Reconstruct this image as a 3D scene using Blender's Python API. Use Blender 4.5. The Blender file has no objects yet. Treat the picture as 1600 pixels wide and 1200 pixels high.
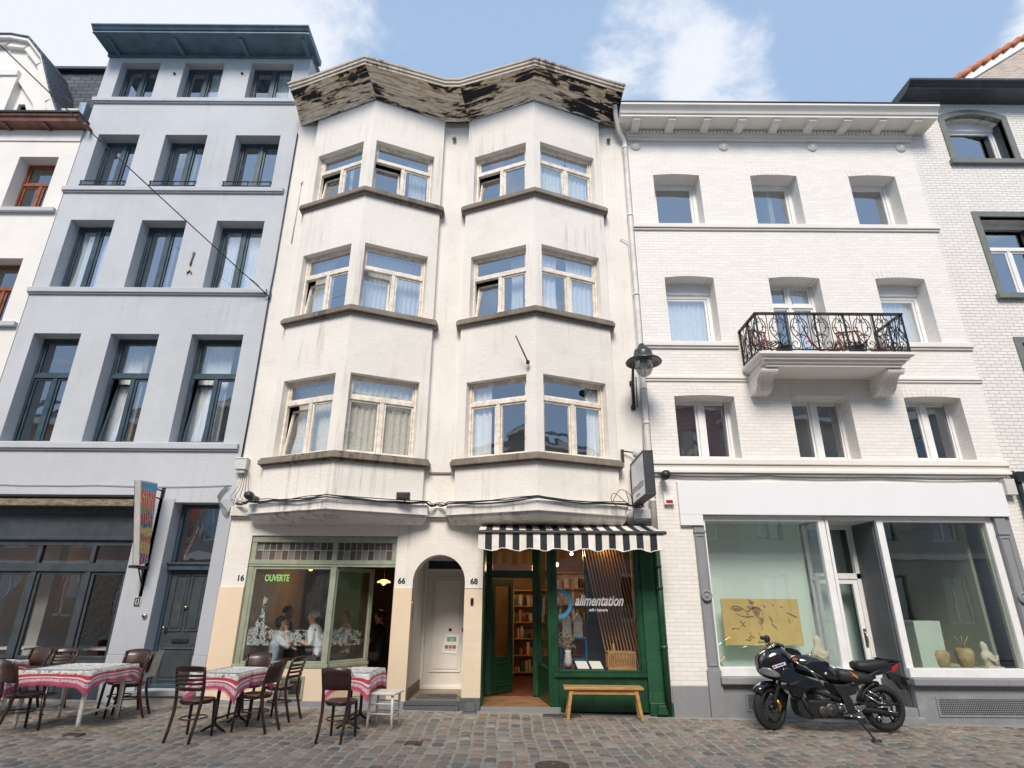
import bpy, bmesh, math, random
from mathutils import Vector, Matrix
R = math.radians
SC = bpy.context.scene
COL = SC.collection
# ------------------------------------------------------------------ camera
F = 10.36            # distance of the facade plane
PITCH, ROLL, FPX, CH = R(20.63), R(.387), 910.0, 1.6
cs, sn = math.cos(ROLL), math.sin(ROLL); cp, sp = math.cos(PITCH), math.sin(PITCH)
rx = Vector((cs, -sn*sp, sn*cp)); up = Vector((-sn, -cs*sp, cs*cp)); fw = Vector((0, cp, sp))
cam = bpy.data.cameras.new('camera'); camo = bpy.data.objects.new('camera', cam); COL.objects.link(camo)
M4 = Matrix(((rx.x, up.x, -fw.x, 0), (rx.y, up.y, -fw.y, 0), (rx.z, up.z, -fw.z, CH), (0, 0, 0, 1)))
camo.matrix_world = M4
cam.sensor_width = 36; cam.lens = 36*FPX/1600; cam.clip_end = 1000; cam.clip_start = .05
SC.camera = camo
# ------------------------------------------------------------------ exposure, sky, sun
vs = SC.view_settings; vs.view_transform = 'Standard'; vs.look = 'None'; vs.exposure = 0.80; vs.gamma = 1
SUN_EL, SUN_AZ = R(43), R(186)      # azimuth clockwise from +Y: behind the camera
w = bpy.data.worlds.new('World'); SC.world = w; w.use_nodes = True
nt = w.node_tree; N = nt.nodes; L = nt.links; N.clear()
def nd(t, **k):
    n = N.new(t)
    for a, b in k.items(): setattr(n, a, b)
    return n
out = nd('ShaderNodeOutputWorld'); bg = nd('ShaderNodeBackground'); L.new(bg.outputs[0], out.inputs[0])
sky = nd('ShaderNodeTexSky', sky_type='NISHITA', sun_disc=False, sun_elevation=SUN_EL, sun_rotation=SUN_AZ)
sky.altitude = 50; sky.air_density = 1.0; sky.dust_density = .3; sky.ozone_density = 2.0
bg.inputs[1].default_value = .098
tc = nd('ShaderNodeTexCoord'); sx = nd('ShaderNodeSeparateXYZ'); L.new(tc.outputs['Generated'], sx.inputs[0])
def math_(op, a, b=None, c=None):
    n = nd('ShaderNodeMath', operation=op)
    for i, v in enumerate((a, b, c)):
        if v is None: continue
        if isinstance(v, (int, float)): n.inputs[i].default_value = v
        else: L.new(v, n.inputs[i])
    return n.outputs[0]
zz = math_('ADD', math_('MAXIMUM', sx.outputs[2], 0.0), .12)
cx = nd('ShaderNodeCombineXYZ'); L.new(math_('DIVIDE', sx.outputs[0], zz), cx.inputs[0]); L.new(math_('DIVIDE', sx.outputs[1], zz), cx.inputs[1])
nz = nd('ShaderNodeTexNoise'); nz.inputs['Scale'].default_value = 3.6; nz.inputs['Detail'].default_value = 9; nz.inputs['Roughness'].default_value = .62
nz.inputs['Distortion'].default_value = .35
L.new(cx.outputs[0], nz.inputs['Vector'])
nz2 = nd('ShaderNodeTexNoise'); nz2.inputs['Scale'].default_value = 1.1; nz2.inputs['Detail'].default_value = 4
L.new(cx.outputs[0], nz2.inputs['Vector'])
acc = None
# clouds stand where the photograph shows them: (direction, width as cosine, weight)
for d, c0, c1, wt in [((.200, .622, .757), .9925, .9995, .25), ((.30, .633, .70), .994, .9996, .17), ((-.62, .50, .60), .90, .985, .40), ((-.30, .56, .77), .975, .999, .16),
                      ((.66, .45, .62), .994, .9995, .30), ((-.25, -.75, .6), .9, .99, .12)]:
    v = nd('ShaderNodeVectorMath', operation='DOT_PRODUCT'); L.new(tc.outputs['Generated'], v.inputs[0]); v.inputs[1].default_value = Vector(d).normalized()
    mr = nd('ShaderNodeMapRange', interpolation_type='SMOOTHSTEP'); L.new(v.outputs['Value'], mr.inputs[0])
    mr.inputs[1].default_value = c0; mr.inputs[2].default_value = c1; mr.inputs[3].default_value = 0; mr.inputs[4].default_value = wt
    acc = mr.outputs[0] if acc is None else math_('ADD', acc, mr.outputs[0])
den = math_('ADD', math_('ADD', nz.outputs[0], acc), math_('MULTIPLY', math_('SUBTRACT', nz2.outputs[0], .5), .35))
mr = nd('ShaderNodeMapRange', interpolation_type='SMOOTHSTEP'); L.new(den, mr.inputs[0])
mr.inputs[1].default_value = .585; mr.inputs[2].default_value = .83; mr.inputs[3].default_value = .0; mr.inputs[4].default_value = 1
haze = math_('MULTIPLY_ADD', mr.outputs[0], .78, .10)
air = nd('ShaderNodeMixRGB'); air.inputs[0].default_value = .8; L.new(sky.outputs[0], air.inputs[1]); air.inputs[2].default_value = (2.15, 3.25, 4.95, 1)
mixs = nd('ShaderNodeMixRGB'); L.new(haze, mixs.inputs[0]); L.new(air.outputs[0], mixs.inputs[1]); mixs.inputs[2].default_value = (5.6, 5.75, 6.1, 1)
L.new(mixs.outputs[0], bg.inputs[0])
sl = bpy.data.lights.new('sun', 'SUN'); so = bpy.data.objects.new('sun', sl); COL.objects.link(so)
sl.energy = 2.25; sl.angle = R(22); sl.color = (1, .90, .79)
sd = Vector((math.sin(SUN_AZ)*math.cos(SUN_EL), math.cos(SUN_AZ)*math.cos(SUN_EL), math.sin(SUN_EL)))
so.rotation_euler = sd.to_track_quat('Z', 'Y').to_euler(); so.location = (0, -20, 30)
# ------------------------------------------------------------------ helpers
SLOPE = .0178
def gz(x): return -SLOPE*x
def P(px, py, Y):      # the point of the plane y = Y that a pixel of the photograph shows
    x = (px-800)/FPX; y = (600-py)/FPX
    r = rx*x + up*y + fw; t = Y/r.y
    return Vector((r.x*t, Y, CH + r.z*t))
IDF = (0., F, 1., 0.)
def fr_pt(fr, u, d, z): return Vector((fr[0]+u*fr[2]-d*fr[3], fr[1]+u*fr[3]+d*fr[2], z))
class MB:
    def __init__(s): s.v = []; s.f = []; s.m = []; s.sm = []
    def add(s, vs_, fs, mi=0, smooth=False):
        o = len(s.v); s.v += [Vector(v) for v in vs_]
        for f in fs: s.f.append([i+o for i in f]); s.m.append(mi); s.sm.append(smooth)
    def hexa(s, p, mi=0): s.add(p, [(0,3,2,1),(4,5,6,7),(0,1,5,4),(1,2,6,5),(2,3,7,6),(3,0,4,7)], mi)
    def box(s, x0, x1, y0, y1, z0, z1, mi=0):
        s.hexa([(x0,y0,z0),(x1,y0,z0),(x1,y1,z0),(x0,y1,z0),(x0,y0,z1),(x1,y0,z1),(x1,y1,z1),(x0,y1,z1)], mi)
    def fbox(s, fr, u0, u1, d0, d1, z0, z1, mi=0, sh=0, zb=0):
        q = [(u0,d0,z0),(u1,d0,z0),(u1,d1,z0),(u0,d1,z0),(u0,d0,z1),(u1,d0,z1),(u1,d1,z1),(u0,d1,z1)]
        s.hexa([fr_pt(fr, a, b+(c-zb)*sh, c) for a, b, c in q], mi)
    def ring(s, fr, u0, u1, z0, z1, wd, d0, d1, mi=0, sh=0, zb=0):
        s.fbox(fr,u0,u0+wd,d0,d1,z0,z1,mi,sh,zb); s.fbox(fr,u1-wd,u1,d0,d1,z0,z1,mi,sh,zb)
        s.fbox(fr,u0+wd,u1-wd,d0,d1,z0,z0+wd,mi,sh,zb); s.fbox(fr,u0+wd,u1-wd,d0,d1,z1-wd,z1,mi,sh,zb)
    def prism(s, poly, z0, z1, mi=0):   # poly in xy, vertical
        n = len(poly); vs_ = [(x,y,z0) for x,y in poly]+[(x,y,z1) for x,y in poly]
        s.add(vs_, [tuple(range(n))[::-1], tuple(range(n,2*n))]+[(i,(i+1)%n,n+(i+1)%n,n+i) for i in range(n)], mi)
    def slab(s, poly, ax, a, b, mi=0):  # poly of 2D points, extruded along axis ax (0: yz, 1: xz)
        n = len(poly)
        g = (lambda p, t: (t,p[0],p[1])) if ax == 0 else (lambda p, t: (p[0],t,p[1]))
        s.add([g(p,a) for p in poly]+[g(p,b) for p in poly], [tuple(range(n)), tuple(range(n,2*n))[::-1]]+[(i,n+i,n+(i+1)%n,(i+1)%n) for i in range(n)], mi)
    def tube(s, pts, r, mi=0, n=6, caps=True, closed=False, flat=1.0):
        pts = [Vector(p) for p in pts]; m = len(pts); rs = r if isinstance(r, (list,tuple)) else [r]*m
        vs_ = []; prev = None
        for i, p in enumerate(pts):
            a = pts[(i-1) % m] if (i or closed) else p; b = pts[(i+1) % m] if (i < m-1 or closed) else p
            t = (b-a).normalized()
            if prev is None:
                u = t.orthogonal().normalized()
            else:
                u = (prev - t*prev.dot(t)); u = u.normalized() if u.length > 1e-6 else t.orthogonal().normalized()
            prev = u; v = t.cross(u)
            for k in range(n):
                an = 2*math.pi*k/n; vs_.append(p + u*math.cos(an)*rs[i] + v*math.sin(an)*rs[i]*flat)
        fs = []
        for i in range(m if closed else m-1):
            j = (i+1) % m
            for k in range(n): fs.append((i*n+k, i*n+(k+1)%n, j*n+(k+1)%n, j*n+k))
        if caps and not closed: fs += [tuple(range(n))[::-1], tuple((m-1)*n+k for k in range(n))]
        s.add(vs_, fs, mi, True)
    def lathe(s, prof, c=(0,0,0), axis='z', n=20, mi=0, M=None, smooth=True):
        vs_ = []; fs = []
        for r, h_ in prof:
            for k in range(n):
                a = 2*math.pi*k/n; x, y = r*math.cos(a), r*math.sin(a)
                p = Vector((x,y,h_)) if axis == 'z' else Vector((x,h_,y)) if axis == 'y' else Vector((h_,x,y))
                if M: p = M @ p
                vs_.append(p+Vector(c))
        for i in range(len(prof)-1):
            for k in range(n): fs.append((i*n+k, i*n+(k+1)%n, (i+1)*n+(k+1)%n, (i+1)*n+k))
        fs += [tuple(range(n)), tuple((len(prof)-1)*n+k for k in range(n))[::-1]]
        s.add(vs_, fs, mi, smooth)
    def loft(s, secs, mi=0, smooth=True, caps=True):
        n = len(secs[0]); o = [p for q in secs for p in q]
        fs = [(i*n+k, i*n+(k+1)%n, (i+1)*n+(k+1)%n, (i+1)*n+k) for i in range(len(secs)-1) for k in range(n)]
        if caps: fs += [tuple(range(n))[::-1], tuple((len(secs)-1)*n+k for k in range(n))]
        s.add(o, fs, mi, smooth)
    def grid(s, fn, nu, nv, mi=0, smooth=True):
        vs_ = [fn(i/nu, j/nv) for j in range(nv+1) for i in range(nu+1)]
        s.add(vs_, [(j*(nu+1)+i, j*(nu+1)+i+1, (j+1)*(nu+1)+i+1, (j+1)*(nu+1)+i) for j in range(nv) for i in range(nu)], mi, smooth)
    def wall(s, fr, outer, holes, d0, d1, mi=0):
        cu = bpy.data.curves.new('t', 'CURVE'); cu.dimensions = '2D'; cu.fill_mode = 'BOTH'; cu.extrude = (d1-d0)/2
        for pl in [outer]+holes:
            sp_ = cu.splines.new('POLY'); sp_.points.add(len(pl)-1); sp_.use_cyclic_u = True
            for i, (a, b) in enumerate(pl): sp_.points[i].co = (a, b, 0, 1)
        ob = bpy.data.objects.new('t', cu); COL.objects.link(ob)
        dg = bpy.context.evaluated_depsgraph_get(); me = bpy.data.meshes.new_from_object(ob.evaluated_get(dg))
        mid = (d0+d1)/2
        s.add([fr_pt(fr, v.co.x, mid+v.co.z, v.co.y) for v in me.vertices], [tuple(p.vertices) for p in me.polygons], mi)
        bpy.data.objects.remove(ob); bpy.data.curves.remove(cu); bpy.data.meshes.remove(me)
    def build(s, name, mats, parent=None, bevel=0, recalc=True, seg=2):
        me = bpy.data.meshes.new(name)
        inv = Matrix()
        if parent is not None: inv = world_of(parent).inverted()
        me.from_pydata([inv @ v for v in s.v], [], s.f)
        if not isinstance(mats, (list, tuple)): mats = [mats]
        for m in mats: me.materials.append(m)
        for p, mi, sm in zip(me.polygons, s.m, s.sm): p.material_index = mi; p.use_smooth = sm
        if recalc:
            bm = bmesh.new(); bm.from_mesh(me); bmesh.ops.remove_doubles(bm, verts=bm.verts, dist=1e-5); bmesh.ops.recalc_face_normals(bm, faces=bm.faces); bm.to_mesh(me); bm.free()
        o = bpy.data.objects.new(name, me); COL.objects.link(o)
        if parent is not None: o.parent = parent
        if bevel:
            b = o.modifiers.new('b', 'BEVEL'); b.width = bevel; b.segments = seg; b.limit_method = 'ANGLE'; b.angle_limit = R(35)
        return o
def world_of(o):
    m = Matrix.Translation(o.location) @ o.rotation_euler.to_matrix().to_4x4() if o.type == 'EMPTY' else Matrix()
    return (world_of(o.parent) @ m) if o.parent else m
def tag(o, label=None, cat=None, group=None, kind=None):
    if label: o['label'] = label
    if cat: o['category'] = cat
    if group: o['group'] = group
    if kind: o['kind'] = kind
    return o
def thing(name, loc, label, cat, group=None, rz=0):
    o = bpy.data.objects.new(name, None); COL.objects.link(o); o.location = loc; o.rotation_euler = (0,0,rz); o.empty_display_size = .1
    return tag(o, label, cat, group)
def dup(root, loc, rz, label, group=None):
    def cp_(o, par):
        c = o.copy(); COL.objects.link(c); c.parent = par
        for ch in [x for x in bpy.data.objects if x.parent == o]: cp_(ch, c)
        return c
    r = cp_(root, None); r.location = loc; r.rotation_euler = (0,0,rz); r['label'] = label
    if group: r['group'] = group
    return r
def text(s_, size, fr_fn, mat, name, parent, shear=0, ext=.002, align='LEFT', sx=1.0, bold=0):
    cu = bpy.data.curves.new('t', 'FONT'); cu.body = s_; cu.size = size; cu.shear = shear; cu.extrude = ext; cu.align_x = align; cu.offset = bold
    ob = bpy.data.objects.new('t', cu); COL.objects.link(ob)
    dg = bpy.context.evaluated_depsgraph_get(); me = bpy.data.meshes.new_from_object(ob.evaluated_get(dg))
    b = MB(); b.add([fr_fn(v.co.x*sx, v.co.y, v.co.z) for v in me.vertices], [tuple(p.vertices) for p in me.polygons])
    bpy.data.objects.remove(ob); bpy.data.curves.remove(cu); bpy.data.meshes.remove(me)
    return b.build(name, mat, parent)
# ------------------------------------------------------------------ materials
class Mt:
    def __init__(s, name):
        s.m = bpy.data.materials.new(name); s.m.use_nodes = True; s.n = s.m.node_tree.nodes; s.l = s.m.node_tree.links
        s.b = s.n['Principled BSDF']; s.tc = s.n.new('ShaderNodeTexCoord')
        g = s.n.new('ShaderNodeNewGeometry'); s.pos = g.outputs['Position']; s.geo = g
    def new(s, t, **k):
        n = s.n.new(t)
        for a, b in k.items(): setattr(n, a, b)
        return n
    def noise(s, scale, detail=4, rough=.55, vec=None, sc3=None, dist=0):
        n = s.new('ShaderNodeTexNoise'); n.inputs['Scale'].default_value = scale; n.inputs['Detail'].default_value = detail; n.inputs['Roughness'].default_value = rough
        n.inputs['Distortion'].default_value = dist
        v = vec or s.tc.outputs['Object']
        if sc3:
            mp = s.new('ShaderNodeMapping'); mp.inputs['Scale'].default_value = sc3; s.l.new(v, mp.inputs[0]); v = mp.outputs[0]
        s.l.new(v, n.inputs['Vector']); return n.outputs[0]
    def ramp(s, v, a, b, lo=0, hi=1):
        n = s.new('ShaderNodeMapRange', interpolation_type='SMOOTHSTEP'); s.l.new(v, n.inputs[0])
        for i, x in enumerate((a, b, lo, hi)): n.inputs[i+1].default_value = x
        return n.outputs[0]
    def mix(s, f, a, b, mode='MIX'):
        n = s.new('ShaderNodeMixRGB', blend_type=mode)
        for i, x in enumerate((f, a, b)):
            if isinstance(x, (int, float)): n.inputs[i].default_value = x
            elif isinstance(x, tuple): n.inputs[i].default_value = (*x, 1)[:4]
            else: s.l.new(x, n.inputs[i])
        return n.outputs[0]
    def math(s, op, a, b=0):
        n = s.new('ShaderNodeMath', operation=op)
        for i, x in enumerate((a, b)):
            if isinstance(x, (int, float)): n.inputs[i].default_value = x
            else: s.l.new(x, n.inputs[i])
        return n.outputs[0]
    def bump(s, h, st=.3, dist=.01):
        n = s.new('ShaderNodeBump'); n.inputs['Strength'].default_value = st; n.inputs['Distance'].default_value = dist
        s.l.new(h, n.inputs['Height']); s.l.new(n.outputs[0], s.b.inputs['Normal'])
    def col(s, v):
        if isinstance(v, tuple): s.b.inputs['Base Color'].default_value = (*v, 1)
        else: s.l.new(v, s.b.inputs['Base Color'])
    def set(s, rough=None, metal=None, coat=None, spec=None):
        if rough is not None: s.b.inputs['Roughness'].default_value = rough
        if metal is not None: s.b.inputs['Metallic'].default_value = metal
        if coat is not None: s.b.inputs['Coat Weight'].default_value = coat
        if spec is not None: s.b.inputs['Specular IOR Level'].default_value = spec
def sc(c, k): return tuple(min(1, x*k) for x in c)
def simple(name, c, rough=.55, var=.12, scale=6, metal=0, coat=0, bump=0, bs=60, sc3=None, spec=None):
    m = Mt(name); v = m.noise(scale, 5, .6, sc3=sc3); f = m.ramp(v, .3, .7)
    m.col(m.mix(f, sc(c, 1-var), sc(c, 1+var*.6))); m.set(rough, metal, coat, spec)
    if bump: m.bump(m.noise(bs, 4, .6, sc3=sc3), bump, .004)
    return m.m
def stucco(name, c, dirt, streak=.5, patch=.3, patchc=None, bumps=.35, thr=(.52,.78)):
    m = Mt(name); base = m.mix(m.ramp(m.noise(.7, 5, .6), .3, .7), sc(c,.93), sc(c,1.03))
    base = m.mix(m.math('MULTIPLY', m.ramp(m.noise(2.4, 8, .68), .50, .74), patch), base, patchc or sc(c, .8))
    st = m.ramp(m.noise(1.0, 7, .65, sc3=(9, 9, .55)), *thr); st2 = m.ramp(m.noise(.8, 3, .5), .42, .7)
    base = m.mix(m.math('MULTIPLY', m.math('MULTIPLY', st, st2), streak), base, dirt)
    cr = m.ramp(m.noise(5, 12, .75, dist=1.2), .70, .73); base = m.mix(m.math('MULTIPLY', cr, .35), base, dirt)
    m.col(base); m.set(.85, spec=.25)
    m.bump(m.math('ADD', m.noise(26, 6, .6), m.math('MULTIPLY', m.noise(4, 5, .6), 1.3)), bumps, .012); return m.m
def brick(name, c, mortar, bw=.215, rh=.066, ms=.006, bump=.5, var=.06, dirt=None, irr=0.0, yz=False):
    m = Mt(name); s3 = m.new('ShaderNodeSeparateXYZ'); m.l.new(m.pos, s3.inputs[0]); cb = m.new('ShaderNodeCombineXYZ')
    h_ = m.math('ADD', s3.outputs[0], s3.outputs[1]); v_ = s3.outputs[2]
    if irr: v_ = m.math('ADD', v_, m.math('MULTIPLY', m.noise(3, 3), irr)); h_ = m.math('ADD', h_, m.math('MULTIPLY', m.noise(2.1, 3), irr))
    m.l.new(h_, cb.inputs[0]); m.l.new(v_, cb.inputs[1])
    br = m.new('ShaderNodeTexBrick'); m.l.new(cb.outputs[0], br.inputs['Vector']); br.inputs['Scale'].default_value = 1
    br.inputs['Brick Width'].default_value = bw; br.inputs['Row Height'].default_value = rh; br.inputs['Mortar Size'].default_value = ms; br.inputs['Mortar Smooth'].default_value = .5
    br.inputs['Color1'].default_value = (*sc(c,1-var),1); br.inputs['Color2'].default_value = (*sc(c,1+var*.5),1); br.inputs['Mortar'].default_value = (*mortar,1)
    col = m.mix(m.math('MULTIPLY', m.ramp(m.noise(1.4, 8, .7), .5, .78), .35), br.outputs[0], dirt or sc(c,.78))
    col = m.mix(m.math('MULTIPLY', m.ramp(m.noise(60, 3, .7), .56, .7), .16), col, sc(c,.6))
    m.col(col); m.set(.62, spec=.35)
    inv = m.math('SUBTRACT', 1, br.outputs['Fac']); m.bump(m.math('ADD', inv, m.math('MULTIPLY', m.noise(34, 5, .65), .45)), bump, .012); return m.m
def glass(name, refl=.3, tint=(1,1,1), wav=.0):
    m = Mt(name); m.n.remove(m.b); o = m.n['Material Output']
    lw = m.new('ShaderNodeLayerWeight'); lw.inputs[0].default_value = .5
    tr = m.new('ShaderNodeBsdfTransparent'); tr.inputs[0].default_value = (*tint,1); gl = m.new('ShaderNodeBsdfGlossy'); gl.inputs['Roughness'].default_value = .01
    gl.inputs[0].default_value = (.94,.97,1,1)
    mx = m.new('ShaderNodeMixShader'); f = m.math('MINIMUM', m.math('ADD', m.math('MULTIPLY', m.math('POWER', lw.outputs['Facing'], 4), .8), refl), 1)
    m.l.new(f, mx.inputs[0]); m.l.new(tr.outputs[0], mx.inputs[1]); m.l.new(gl.outputs[0], mx.inputs[2]); m.l.new(mx.outputs[0], o.inputs[0])
    if wav:
        bp = m.new('ShaderNodeBump'); bp.inputs['Strength'].default_value = wav; bp.inputs['Distance'].default_value = .02
        m.l.new(m.noise(1.6, 2, .5, vec=m.pos), bp.inputs['Height']); m.l.new(bp.outputs[0], gl.inputs['Normal'])
    return m.m
def emis(name, c, st):
    m = Mt(name); m.b.inputs['Emission Color'].default_value = (*c,1); m.b.inputs['Emission Strength'].default_value = st; m.col(c); return m.m
m_graywall = stucco('grey_blue_stucco', (.52,.545,.575), (.33,.345,.365), .6, .5, (.56,.585,.615), .45, (.49,.74))
m_grayband = stucco('grey_blue_band', (.50,.525,.56), (.29,.31,.34), .5, .3)
m_graystone = stucco('grey_painted_stone', (.44,.465,.50), (.25,.265,.28), .55, .4, (.48,.5,.52), .25)
m_white = stucco('white_render', (.80,.765,.71), (.42,.37,.31), .75, .34, (.66,.62,.56), .6, (.49,.74))
m_white2 = stucco('white_render_ledge', (.74,.715,.675), (.30,.265,.23), .85, .5, (.60,.56,.51), .5, (.44,.68))
m_whitel = stucco('old_white_render', (.80,.775,.735), (.55,.52,.47), .4, .2)
m_sill = stucco('weathered_stone_sill', (.25,.21,.175), (.09,.075,.06), .9, .7, (.40,.35,.30), .5, (.4,.62))
m_beige = stucco('beige_paint', (.78,.635,.46), (.55,.42,.30), .35, .25, (.70,.56,.40), .2)
m_beigeb = brick('beige_painted_brick', (.78,.64,.47), (.70,.565,.41), .30, .145, .004, .18, .03)
m_brick = brick('white_painted_brick', (.82,.79,.745), (.71,.68,.635), .22, .066, .005, .5, .05, irr=.006)
m_brick2 = brick('rough_white_brick', (.79,.76,.72), (.60,.57,.53), .20, .068, .008, .8, .06, (.58,.55,.52), .02)
m_brickr = brick('old_brick', (.50,.40,.33), (.62,.57,.51), .2, .066, .012, .6, .25)
m_corn = stucco('painted_cornice', (.80,.765,.715), (.50,.46,.42), .35, .2, bumps=.15)
m_stone = stucco('blue_stone', (.26,.27,.285), (.14,.145,.15), .6, .6, (.36,.37,.385), .35)
m_stoned = stucco('dark_blue_stone', (.115,.12,.128), (.05,.05,.055), .6, .6, (.18,.185,.19), .35)
m_fgray = simple('dark_blue_grey_paint', (.045,.075,.10), .38, .25)
m_fgray2 = simple('slate_grey_paint', (.05,.062,.074), .42, .22)
m_cornb = simple('blue_grey_cornice_paint', (.10,.165,.225), .45, .25, 4, bump=.1)
m_fcream = simple('cream_window_paint', (.80,.73,.63), .5, .22, 9, bump=.15, bs=30)
m_fwhite = simple('white_window_paint', (.82,.82,.81), .4, .05)
m_fbrown = simple('red_brown_wood', (.26,.085,.035), .45, .3, 8)
m_fgreen = simple('sage_green_paint', (.31,.34,.25), .5, .15, 7)
m_green = simple('bottle_green_paint', (.010,.062,.026), .33, .3, 5, bump=.12, bs=20)
m_green2 = simple('weathered_green_paint', (.015,.085,.038), .45, .35, 4, bump=.25, bs=16)
m_greend = simple('dark_green_paint', (.008,.05,.024), .38, .2, 5)
m_olive = simple('grey_green_paint', (.17,.185,.165), .5, .15, 5)
m_dark = simple('charcoal_metal', (.022,.024,.028), .42, .25)
m_black = simple('black_iron', (.012,.013,.016), .42, .3)
m_rub = simple('black_rubber', (.018,.018,.018), .75, .2, bump=.2, bs=80)
m_gw = glass('sky_reflecting_glass', .46, (.94,.98,1), .09)
m_gw2 = glass('old_window_glass', .32, (.96,.98,.98), .2)
m_gs = glass('shop_glass', .13, (.95,.98,.97), .05)
m_gm = glass('gallery_glass', .17, (.95,.98,.97), .06); m_gr = glass('restaurant_glass', .24, (.9,.93,.93), .08)
m_curt = simple('white_curtain', (.86,.87,.87), .8, .05, 12); m_curt.node_tree.nodes['Principled BSDF'].inputs['Sheen Weight'].default_value = .2
m_curtb = simple('lace_curtain', (.82,.80,.70), .85, .2, 30)
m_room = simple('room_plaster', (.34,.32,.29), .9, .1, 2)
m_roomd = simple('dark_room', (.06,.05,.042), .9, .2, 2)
m_wood = simple('oiled_pine', (.50,.265,.095), .45, .28, 3, sc3=(1.5,14,14), bump=.12, bs=12)
m_chair = simple('dark_brown_bentwood', (.045,.016,.010), .38, .4, 10, coat=.2)
m_wht = simple('chipped_white_paint', (.76,.73,.66), .5, .12, 14)
m_steel = simple('brushed_steel', (.55,.55,.56), .32, .1, metal=1)
m_slate = brick('slate_tiles', (.085,.10,.125), (.02,.022,.028), .28, .15, .012, 1.0, .4)
m_tile = simple('orange_roof_tile', (.52,.17,.07), .8, .3, 6, bump=.4, bs=10)
m_redb = simple('red_brown_cornice_paint', (.165,.062,.042), .5, .4, 5, bump=.3, bs=12)
m_plast = simple('grey_plastic', (.60,.59,.56), .5, .08)
# ================================================================== ground
def ground_sheet(name, x0, x1, y0, y1, dz, mat):
    b = MB(); nx = 20
    b.grid(lambda u, v: (x0+(x1-x0)*u, y0+(y1-y0)*v, gz(x0+(x1-x0)*u)+dz), nx, 4)
    o = b.build(name, mat); tag(o, kind='structure'); return o
mg = Mt('grout'); mg.col(mg.mix(mg.ramp(mg.noise(9, 6, .7), .3, .75), (.24,.22,.19), (.42,.39,.34))); mg.set(.95); mg.bump(mg.noise(60, 4), .5, .01)
ground_sheet('ground', -90, 90, -70, 90, -.05, mg.m)
ground_sheet('street_bedding', -16, 16, -2.6, F+.6, -.008, mg.m)
ms = Mt('sett_stone'); at = ms.new('ShaderNodeAttribute', attribute_name='tone')
ms.col(ms.mix(ms.ramp(ms.noise(24, 7, .7), .35, .75, 0, .55), at.outputs['Color'], ms.mix(.5, at.outputs['Color'], (.36,.33,.29)))); ms.set(.62, spec=.45)
ms.bump(ms.noise(38, 6, .7), .55, .01)
random.seed(5)
def setts():
    b = MB(); cols = []
    pal = [(.26,.20,.15)]*6+[(.215,.18,.14)]*6+[(.185,.185,.155)]*3+[(.29,.22,.16)]*3+[(.235,.155,.115)]*1+[(.13,.12,.11)]*2+[(.30,.265,.215)]*2
    x = -15.5
    while x < 15.5:
        wd = random.uniform(.15, .178); near = (-7.5 < x < 8.5)
        y = 3.2 + random.uniform(0, .15)
        while y < F+.02 - (.16 if -4.9 < x < 2.6 else .10):
            ln = random.uniform(.12, .24)
            if y > F-.35 and y+ln > F-.1: ln = max(.08, F-.1-y)
            g = random.uniform(.009, .015); bend = .022*math.sin(y*1.1+x*.25)+.012*math.sin(y*2.7+x)
            cx_, cy_ = x+wd/2+bend, y+ln/2; hx, hy = wd/2-g, ln/2-g
            tz = gz(cx_)+random.uniform(-.005, .006); ax, ay = random.uniform(-.035,.035), random.uniform(-.03,.03)
            k = .014; vs_ = []
            for (s_, zz_) in ((1.0, -.035), (1.0, -.013), (1-k/hx*.7, -.004), (1-k/hx*2.0, .002)):
                sy_ = 1-(1-s_)*hx/hy
                for (sx_, sy2) in ((-1,-.62),(-.7,-1),(.7,-1),(1,-.62),(1,.62),(.7,1),(-.7,1),(-1,.62)):
                    px, py = sx_*hx*s_, sy2*hy*sy_
                    vs_.append((cx_+px+random.uniform(-.003,.003), cy_+py+random.uniform(-.003,.003), tz+zz_+px*ax+py*ay))
            fs = [(i*8+q, i*8+(q+1)%8, (i+1)*8+(q+1)%8, (i+1)*8+q) for i in range(3) for q in range(8)]+[tuple(24+q for q in range(8))]
            b.add(vs_, fs, 0, True)
            c = random.choice(pal); kk = random.uniform(.78, 1.22); cols += [sc(c, kk)]*len(vs_)
            y += ln
        x += wd
    o = b.build('cobbled_street', ms.m, recalc=False)
    a = o.data.attributes.new('tone', 'FLOAT_COLOR', 'POINT')
    a.data.foreach_set('color', [t for c in cols for t in (*c, 1)])
    tag(o, kind='structure')
setts()
# kerb strip in front of the houses
b = MB(); random.seed(3); x = -15
while x < 15:
    l_ = random.uniform(.7, 1.1)
    y0 = F-.16 if -4.9 < x < 2.6 else F-.10
    b.hexa([(x+.004,y0,gz(x)-.05),(x+l_-.004,y0,gz(x+l_)-.05),(x+l_-.004,F+.02,gz(x+l_)-.05),(x+.004,F+.02,gz(x)-.05),(x+.004,y0,gz(x)+.006),(x+l_-.004,y0,gz(x+l_)+.006),(x+l_-.004,F+.02,gz(x+l_)+.012),(x+.004,F+.02,gz(x)+.012)]); x += l_
mk = stucco('kerb_stone', (.33,.31,.28), (.16,.15,.13), .6, .6, bumps=.5)
tag(b.build('kerb', mk, bevel=.006), kind='structure')

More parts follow.
